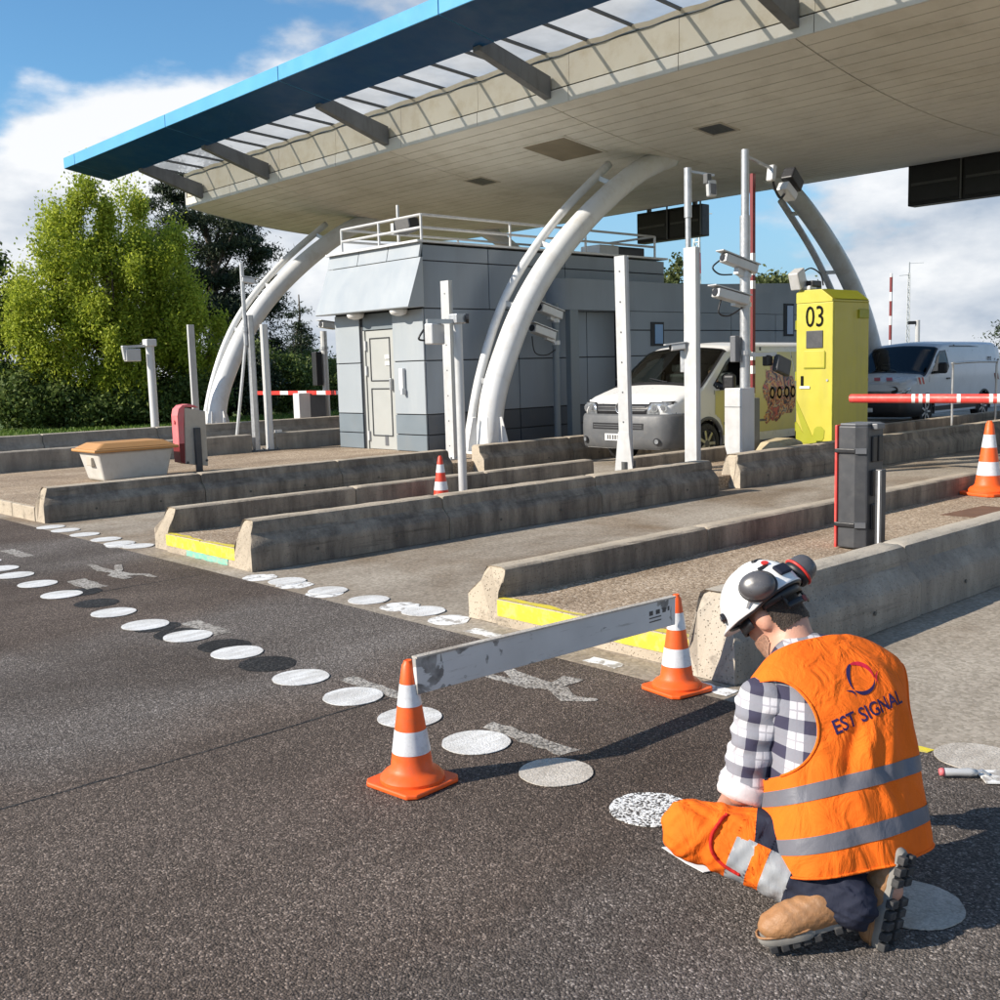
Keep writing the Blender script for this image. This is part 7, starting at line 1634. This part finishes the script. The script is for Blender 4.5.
# red piping along the pocket seam
sp = crv([(-1.735, 2.425, 0.360), (-1.745, 2.405, 0.335), (-1.755, 2.382, 0.295), (-1.745, 2.372, 0.255), (-1.715, 2.378, 0.225), (-1.672, 2.40, 0.20)], 8); out = []
for p in sp:                                                   # drop the seam on to the cloth
    q = nv(*p); g_ = nv(0.35, -0.75, 0.5); g_ /= np.linalg.norm(g_)
    lo_, hi_ = -0.15, 0.15
    ss = np.linspace(lo_, hi_, 61); dd = trf(q+ss[:, None]*g_); k = np.where(dd < 0)[0]
    if len(k): q = q+ss[k[-1]]*g_+g_*0.006
    out.append(q)
mb = MB(); mb.tube([Vector(q) for q in out], 0.0055, 7); mb.build('pocket_seam', 'red_seam', trousers, smooth=True)
# ---- boots
def boot(name, heel, fwd, upv, seed, lab):
    heel, fwd, upv = nv(*heel), nv(*fwd), nv(*upv); fwd /= np.linalg.norm(fwd); upv -= fwd*(upv@fwd); upv /= np.linalg.norm(upv); lat = np.cross(upv, fwd)
    P3 = lambda x, y, z: heel+fwd*x+lat*y+upv*z
    fr = (fwd, lat, upv)
    up_ = smin([sd_ell(P3(0.215, 0, 0.055), fr, (0.068, 0.050, 0.042)), sd_ell(P3(0.14, 0, 0.055), fr, (0.10, 0.043, 0.048)), sd_ell(P3(0.055, 0, 0.05), fr, (0.062, 0.040, 0.046)), sd_cap(P3(0.18, 0, 0.055), P3(0.11, 0, 0.07), 0.040, 0.042)], 0.03)
    f = lambda P_: np.maximum(up_(P_)-wr(P_, 0.0011, 60, seed), -((P_-heel)@upv-0.024))
    cs = np.array([P3(x, y, z) for x in (-0.03, 0.31) for y in (-0.08, 0.08) for z in (0, 0.24)])
    V, F_ = surface_nets(f, cs.min(0)-0.01, cs.max(0)+0.01, 0.0055)
    root = np_obj(name, V, F_, 'boot_leather', person, sub=2); root['label'] = lab
    # sole: outline swept in three layers, then separate tread blocks
    def outline(k): 
        o = []
        for i in range(40):
            t = 2*math.pi*i/40; x = 0.138+0.152*math.cos(t); w = 0.050 if math.cos(t) > 0.1 else 0.040
            if -0.4 < math.cos(t) < 0.15: w = 0.038
            o.append((x, w*math.copysign(abs(math.sin(t))**0.75, math.sin(t))))
        return [(0.138+(x-0.138)*k, y*k) for x, y in o]
    mb = MB(); rings = [(0.97, 0.012), (1.0, 0.018), (1.015, 0.028), (0.99, 0.036)]; n = 40; vs_ = []
    for k, z in rings: vs_ += [P3(x, y, z) for x, y in outline(k)]
    mb.add(vs_, [(j*n+i, j*n+(i+1) % n, (j+1)*n+(i+1) % n, (j+1)*n+i) for j in range(3) for i in range(n)]+[tuple(range(n-1, -1, -1)), tuple(3*n+i for i in range(n))])
    so = mb.build('sole', 'boot_sole', root, auto=50)
    mb = MB(); mb.tube([Vector(P3(x*1.005, y*1.01, 0.040)) for x, y in outline(1.0)]+[Vector(P3(*outline(1.0)[0], 0.040))], 0.0035, 6, cap=False); mb.build('welt', 'boot_leather', so, smooth=True)
    for x in (0.01, 0.042, 0.074, 0.135, 0.166, 0.197, 0.228, 0.259):
        for y in (-0.026, 0.026):
            hw = 0.017 if x not in (0.01, 0.259) else 0.012
            mb = MB(); mb.obox(P3(x, y*(0.85 if x < 0.1 else 1), 0.004), fwd*0.0115, lat*hw, upv*0.011); mb.build('tread_block', 'boot_dark', so, bevel=0.003)
    return root
bl_ = boot('boot', (-1.405, 2.605, 0.088), (-0.66, -0.72, -0.28), (-0.15, -0.16, 1), 0.5, 'left tan leather boot, side on')
br_ = boot('boot', (-1.325, 2.715, 0.255), (-0.10, -0.20, -0.97), (-0.98, 0.06, 0.08), 2.5, 'right tan leather boot standing on its toe')
# ---- helmet
helm = empty('helmet', tuple(hp(0, 0, 0.06))); helm.parent = person; helm.matrix_parent_inverse = parent_inv(person)
def hs(az, el, off=0.0):
    """helmet shell: az 0 = front, 90 = left"""
    ca_, sa_ = math.cos(az), math.sin(az); ce, se = math.cos(el), math.sin(el)
    fr = 0.150 if ca_ > 0 else 0.138
    d_ = nv(fr*ca_*ce, 0.120*sa_*ce, 0.128*se)
    rid = 0.006*max(0, math.cos(2*az))**6*max(0, se)*1.0 + 0.004*math.exp(-((abs(sa_)*ce-0.28)/0.07)**2)*max(0, se)
    k = 1+(off+rid)/np.linalg.norm(d_); d_ = d_*k
    return hp(d_[0]+0.004, d_[1], d_[2]+0.045)
def rim(az): ca_ = math.cos(az); return (-0.10-0.10*max(0, -ca_)**2-0.05*abs(math.sin(az))**3) if True else 0
n = 64; m_ = 26; V = []
for j in range(m_+1):
    for i in range(n):
        az = 2*math.pi*i/n; e0 = rim(az)
        if math.cos(az) < -0.2: e0 += 0.22*max(0, -math.cos(az)-0.2)              # raised nape cut-out
        el = e0+(math.pi/2-e0)*j/m_; p = hs(az, el, 0.004*(1 if j == 0 else 0))
        if j == 0 and math.cos(az) > 0.3: p = p+Fh*0.028*(math.cos(az)-0.3)/0.7-Uh*0.010*(math.cos(az)-0.3)   # short peak
        V.append(p)
F_ = [(j*n+i, j*n+(i+1) % n, (j+1)*n+(i+1) % n, (j+1)*n+i) for j in range(m_) for i in range(n)]
sh = np_obj('shell', V, F_, 'helmet_white', helm); sm = sh.modifiers.new('thickness', 'SOLIDIFY'); sm.thickness = 0.006; sm.offset = -1
mb = MB(); mb.tube([Vector(hs(2*math.pi*i/n, rim(2*math.pi*i/n)+(0.22*max(0, -math.cos(2*math.pi*i/n)-0.2) if math.cos(2*math.pi*i/n) < -0.2 else 0)-0.03, -0.004)) for i in range(n+1)], 0.006, 6, cap=False); mb.build('rim', 'black_plastic', helm, smooth=True)
# headband, nape cradle with adjuster, vents, chin clips
def strip(azs, e0, e1, off, name, mat, k=20):
    V = []
    for i in range(k+1):
        az = azs[0]+(azs[1]-azs[0])*i/k
        for e in (e0, e1): V.append(hp(*(nv(0.118*math.cos(az), 0.094*math.sin(az), 0.0)*(1+off)+nv(-0.006, 0, e))))
    o = np_obj(name, V, [(2*i, 2*i+1, 2*i+3, 2*i+2) for i in range(k)], mat, helm); s_ = o.modifiers.new('t', 'SOLIDIFY'); s_.thickness = 0.005; return o
strip((R(104), R(256)), 0.008, 0.040, -0.04, 'headband', 'black_plastic'); strip((R(140), R(220)), -0.030, -0.010, -0.02, 'nape_cradle', 'black_plastic')
for a in (R(142), R(218)): 
    mb = MB(); mb.bar(Vector(hp(0.118*math.cos(a)*0.97-0.006, 0.094*math.sin(a)*0.97, 0.02)), Vector(hp(0.118*math.cos(a)-0.006, 0.094*math.sin(a), -0.02)), 0.010, 0.005); mb.build('cradle_strap', 'black_plastic', helm)
mb = MB(); mb.disc(Vector(hp(-0.121, 0, -0.020)), 0.011, 16, Vector(-Fh), 0.006); mb.build('adjuster_wheel', 'dark_red', helm)
for s_ in (1, -1):
    p = hs(R(48*s_), R(8), 0.0); nrm = p-hp(0, 0, 0.04); nrm /= np.linalg.norm(nrm); mb = MB(); mb.disc(Vector(p), 0.017, 12, Vector(nrm), 0.010); c_ = mb.build('clip', 'black_plastic', helm)
    mb = MB(); mb.disc(Vector(p+nrm*0.010), 0.008, 10, Vector(nrm), 0.004); mb.build('clip_pin', 'mid_grey_plastic', c_)
for (az, el, L) in ((R(150), R(38), 0.018), (R(210), R(38), 0.018), (R(168), R(62), 0.014), (R(192), R(62), 0.014)):
    p = hs(az, el, 0.001); nrm = p-hp(0, 0, 0.04); nrm /= np.linalg.norm(nrm); s_ = np.cross(nrm, Uh); s_ /= np.linalg.norm(s_); t_ = np.cross(s_, nrm); mb = MB(); mb.obox(Vector(p), Vector(s_*L), Vector(t_*0.007), Vector(nrm*0.004)); mb.build('vent', 'black_plastic', helm, bevel=0.003)
p = hs(R(172), R(20), 0.002); nrm = p-hp(0, 0, 0.04); nrm /= np.linalg.norm(nrm); s_ = np.cross(nrm, Uh); s_ /= np.linalg.norm(s_); t_ = np.cross(s_, nrm)
mb = MB(); mb.obox(Vector(p), Vector(s_*0.030), Vector(t_*0.020), Vector(nrm*0.006)); mb.build('rear_plate', 'navy_cloth', helm, bevel=0.005)
p = hs(R(160), R(42), 0.002); mb = MB(); mb.disc(Vector(p), 0.012, 14, Vector((p-hp(0, 0, 0.04))/np.linalg.norm(p-hp(0, 0, 0.04))), 0.004); mb.build('red_badge', 'red_paint', helm)
# raised ear muffs
def muff(c_, ax, up_, r1, r2, dep, name, ringmat='red_paint'):
    c_, ax, up_ = nv(*c_), nv(*ax), nv(*up_); ax /= np.linalg.norm(ax); up_ -= ax*(up_@ax); up_ /= np.linalg.norm(up_); s_ = np.cross(ax, up_); V = []; n = 32; m_ = 10
    for j in range(m_+1):
        a = math.pi/2*j/m_; k = math.cos(a)**0.55 if j < m_ else 0.0
        for i in range(n): t = 2*math.pi*i/n; V.append(c_+up_*r1*k*math.cos(t)+s_*r2*k*math.sin(t)+ax*dep*math.sin(a))
    F_ = [(j*n+i, j*n+(i+1) % n, (j+1)*n+(i+1) % n, (j+1)*n+i) for j in range(m_) for i in range(n)]
    o = np_obj(name, V, F_, 'muff_grey', helm)
    mb = MB(); mb.tube([Vector(c_+up_*r1*1.0*math.cos(2*math.pi*i/n)+s_*r2*1.0*math.sin(2*math.pi*i/n)-ax*0.002) for i in range(n+1)], 0.005, 6, cap=False); mb.build('edge_ring', ringmat, o, smooth=True)
    V = []
    for j, (k, z) in enumerate(((0.98, -0.004), (1.0, -0.012), (0.95, -0.024), (0.80, -0.026))):
        for i in range(n): t = 2*math.pi*i/n; V.append(c_+up_*r1*k*math.cos(t)+s_*r2*k*math.sin(t)+ax*z)
    np_obj('cushion', V, [(j*n+i, j*n+(i+1) % n, (j+1)*n+(i+1) % n, (j+1)*n+i) for j in range(3) for i in range(n)], 'black_plastic', o)
    return o
mL = hs(R(122), R(13), 0.014); muff(mL, Lh*1.0-Fh*0.42+Uh*0.22, Fh*0.9+Uh*0.35, 0.058, 0.046, 0.042, 'ear_muff', 'black_plastic')
mR = hs(R(232), R(10), 0.030); muff(mR, -Lh*0.72-Fh*0.62+Uh*0.22, Uh, 0.048, 0.044, 0.056, 'ear_muff')
for a, b in ((hs(R(95), R(-2), 0.004), mL), (hs(R(255), R(-2), 0.004), mR)):
    mb = MB(); mb.tube([Vector(a), Vector((a+b)/2+(a+b-2*HC)/np.linalg.norm(a+b-2*HC)*0.012), Vector(b)], 0.004, 6); mb.build('muff_arm', 'galvanised', helm)
# eye protection seen below the peak
strip((R(-75), R(75)), -0.018, 0.018, 0.02, 'goggles', 'black_plastic', 14)
# sheet under the knee
mb = MB(); mb.prism([(-2.19, 2.705), (-2.06, 2.668), (-1.98, 2.655), (-1.94, 2.74), (-2.12, 2.80)], 'z', 0.0045, 0.0065)
tag(mb.build('white_sheet', 'plate_white', None, loc=(-2.1, 2.72, 0.0045)), 'white flat sheet sticking out under the worker knee', 'sheet')

# ---- driver of the white and yellow van (head, shoulders and arms behind the open window)
drv = empty('person', (-10.80, 14.9, 0.55), 'driver in dark clothes at the wheel of the white and yellow van', 'person')
dc = nv(-10.72, 14.72, 1.46); Fd = nv(0.25, -0.95, -0.1); Fd /= np.linalg.norm(Fd); Ld = np.cross(nv(0, 0, 1), Fd); Ld /= np.linalg.norm(Ld); Ud = np.cross(Fd, Ld)
dp = lambda f_, l_, u_: dc+Fd*f_+Ld*l_+Ud*u_
df = smin([sd_ell(dc, (Fd, Ld, Ud), (0.095, 0.076, 0.112)), sd_ell(dp(0.04, 0, -0.07), (Fd, Ld, Ud), (0.06, 0.055, 0.055)), sd_ell(dp(0.10, 0, -0.015), (Fd, Ld, Ud), (0.02, 0.014, 0.026)), sd_ell(dp(0, 0.078, 0), (Fd, Ld, Ud), (0.02, 0.01, 0.03)), sd_ell(dp(0, -0.078, 0), (Fd, Ld, Ud), (0.02, 0.01, 0.03)), sd_cap(dp(-0.02, 0, -0.08), dp(-0.04, 0, -0.22), 0.055, 0.065),
    sd_cap(dp(-0.05, 0.17, -0.28), dp(-0.05, -0.17, -0.28), 0.06, 0.06), sd_cap(dp(-0.06, 0, -0.3), dp(-0.08, 0, -0.75), 0.14, 0.15), sd_cap(dp(-0.05, 0.19, -0.28), dp(0.06, 0.22, -0.52), 0.052, 0.045), sd_cap(dp(0.06, 0.22, -0.52), dp(0.30, 0.12, -0.42), 0.042, 0.03), sd_cap(dp(-0.05, -0.19, -0.28), dp(0.06, -0.22, -0.52), 0.052, 0.045), sd_cap(dp(0.06, -0.22, -0.52), dp(0.30, -0.12, -0.42), 0.042, 0.03), sd_cap(dp(-0.08, 0.1, -0.8), dp(0.35, 0.12, -0.72), 0.085, 0.07), sd_cap(dp(-0.08, -0.1, -0.8), dp(0.35, -0.12, -0.72), 0.085, 0.07)], 0.03)
V, F_ = surface_nets(df, (-11.25, 14.2, 0.52), (-10.35, 15.05, 1.64), 0.015); np_obj('body', V, F_, 'skin', drv, sub=2)
cf = lambda P_: np.maximum(df(P_)-0.012, (P_-dc)@Ud+0.16)
V, F_ = surface_nets(cf, (-11.25, 14.2, 0.52), (-10.35, 15.05, 1.36), 0.015); np_obj('jacket', V, F_, 'navy_cloth', drv)
hf_ = lambda P_: np.maximum(np.maximum(df(P_)-0.010, -((P_-dc)@Ud-0.015-0.35*((P_-dc)@Fd))), -((P_-dc)@Ud+0.06))
V, F_ = surface_nets(hf_, (-10.87, 14.55, 1.36), (-10.57, 14.9, 1.64), 0.01); np_obj('hair', V, F_, 'hair', drv)
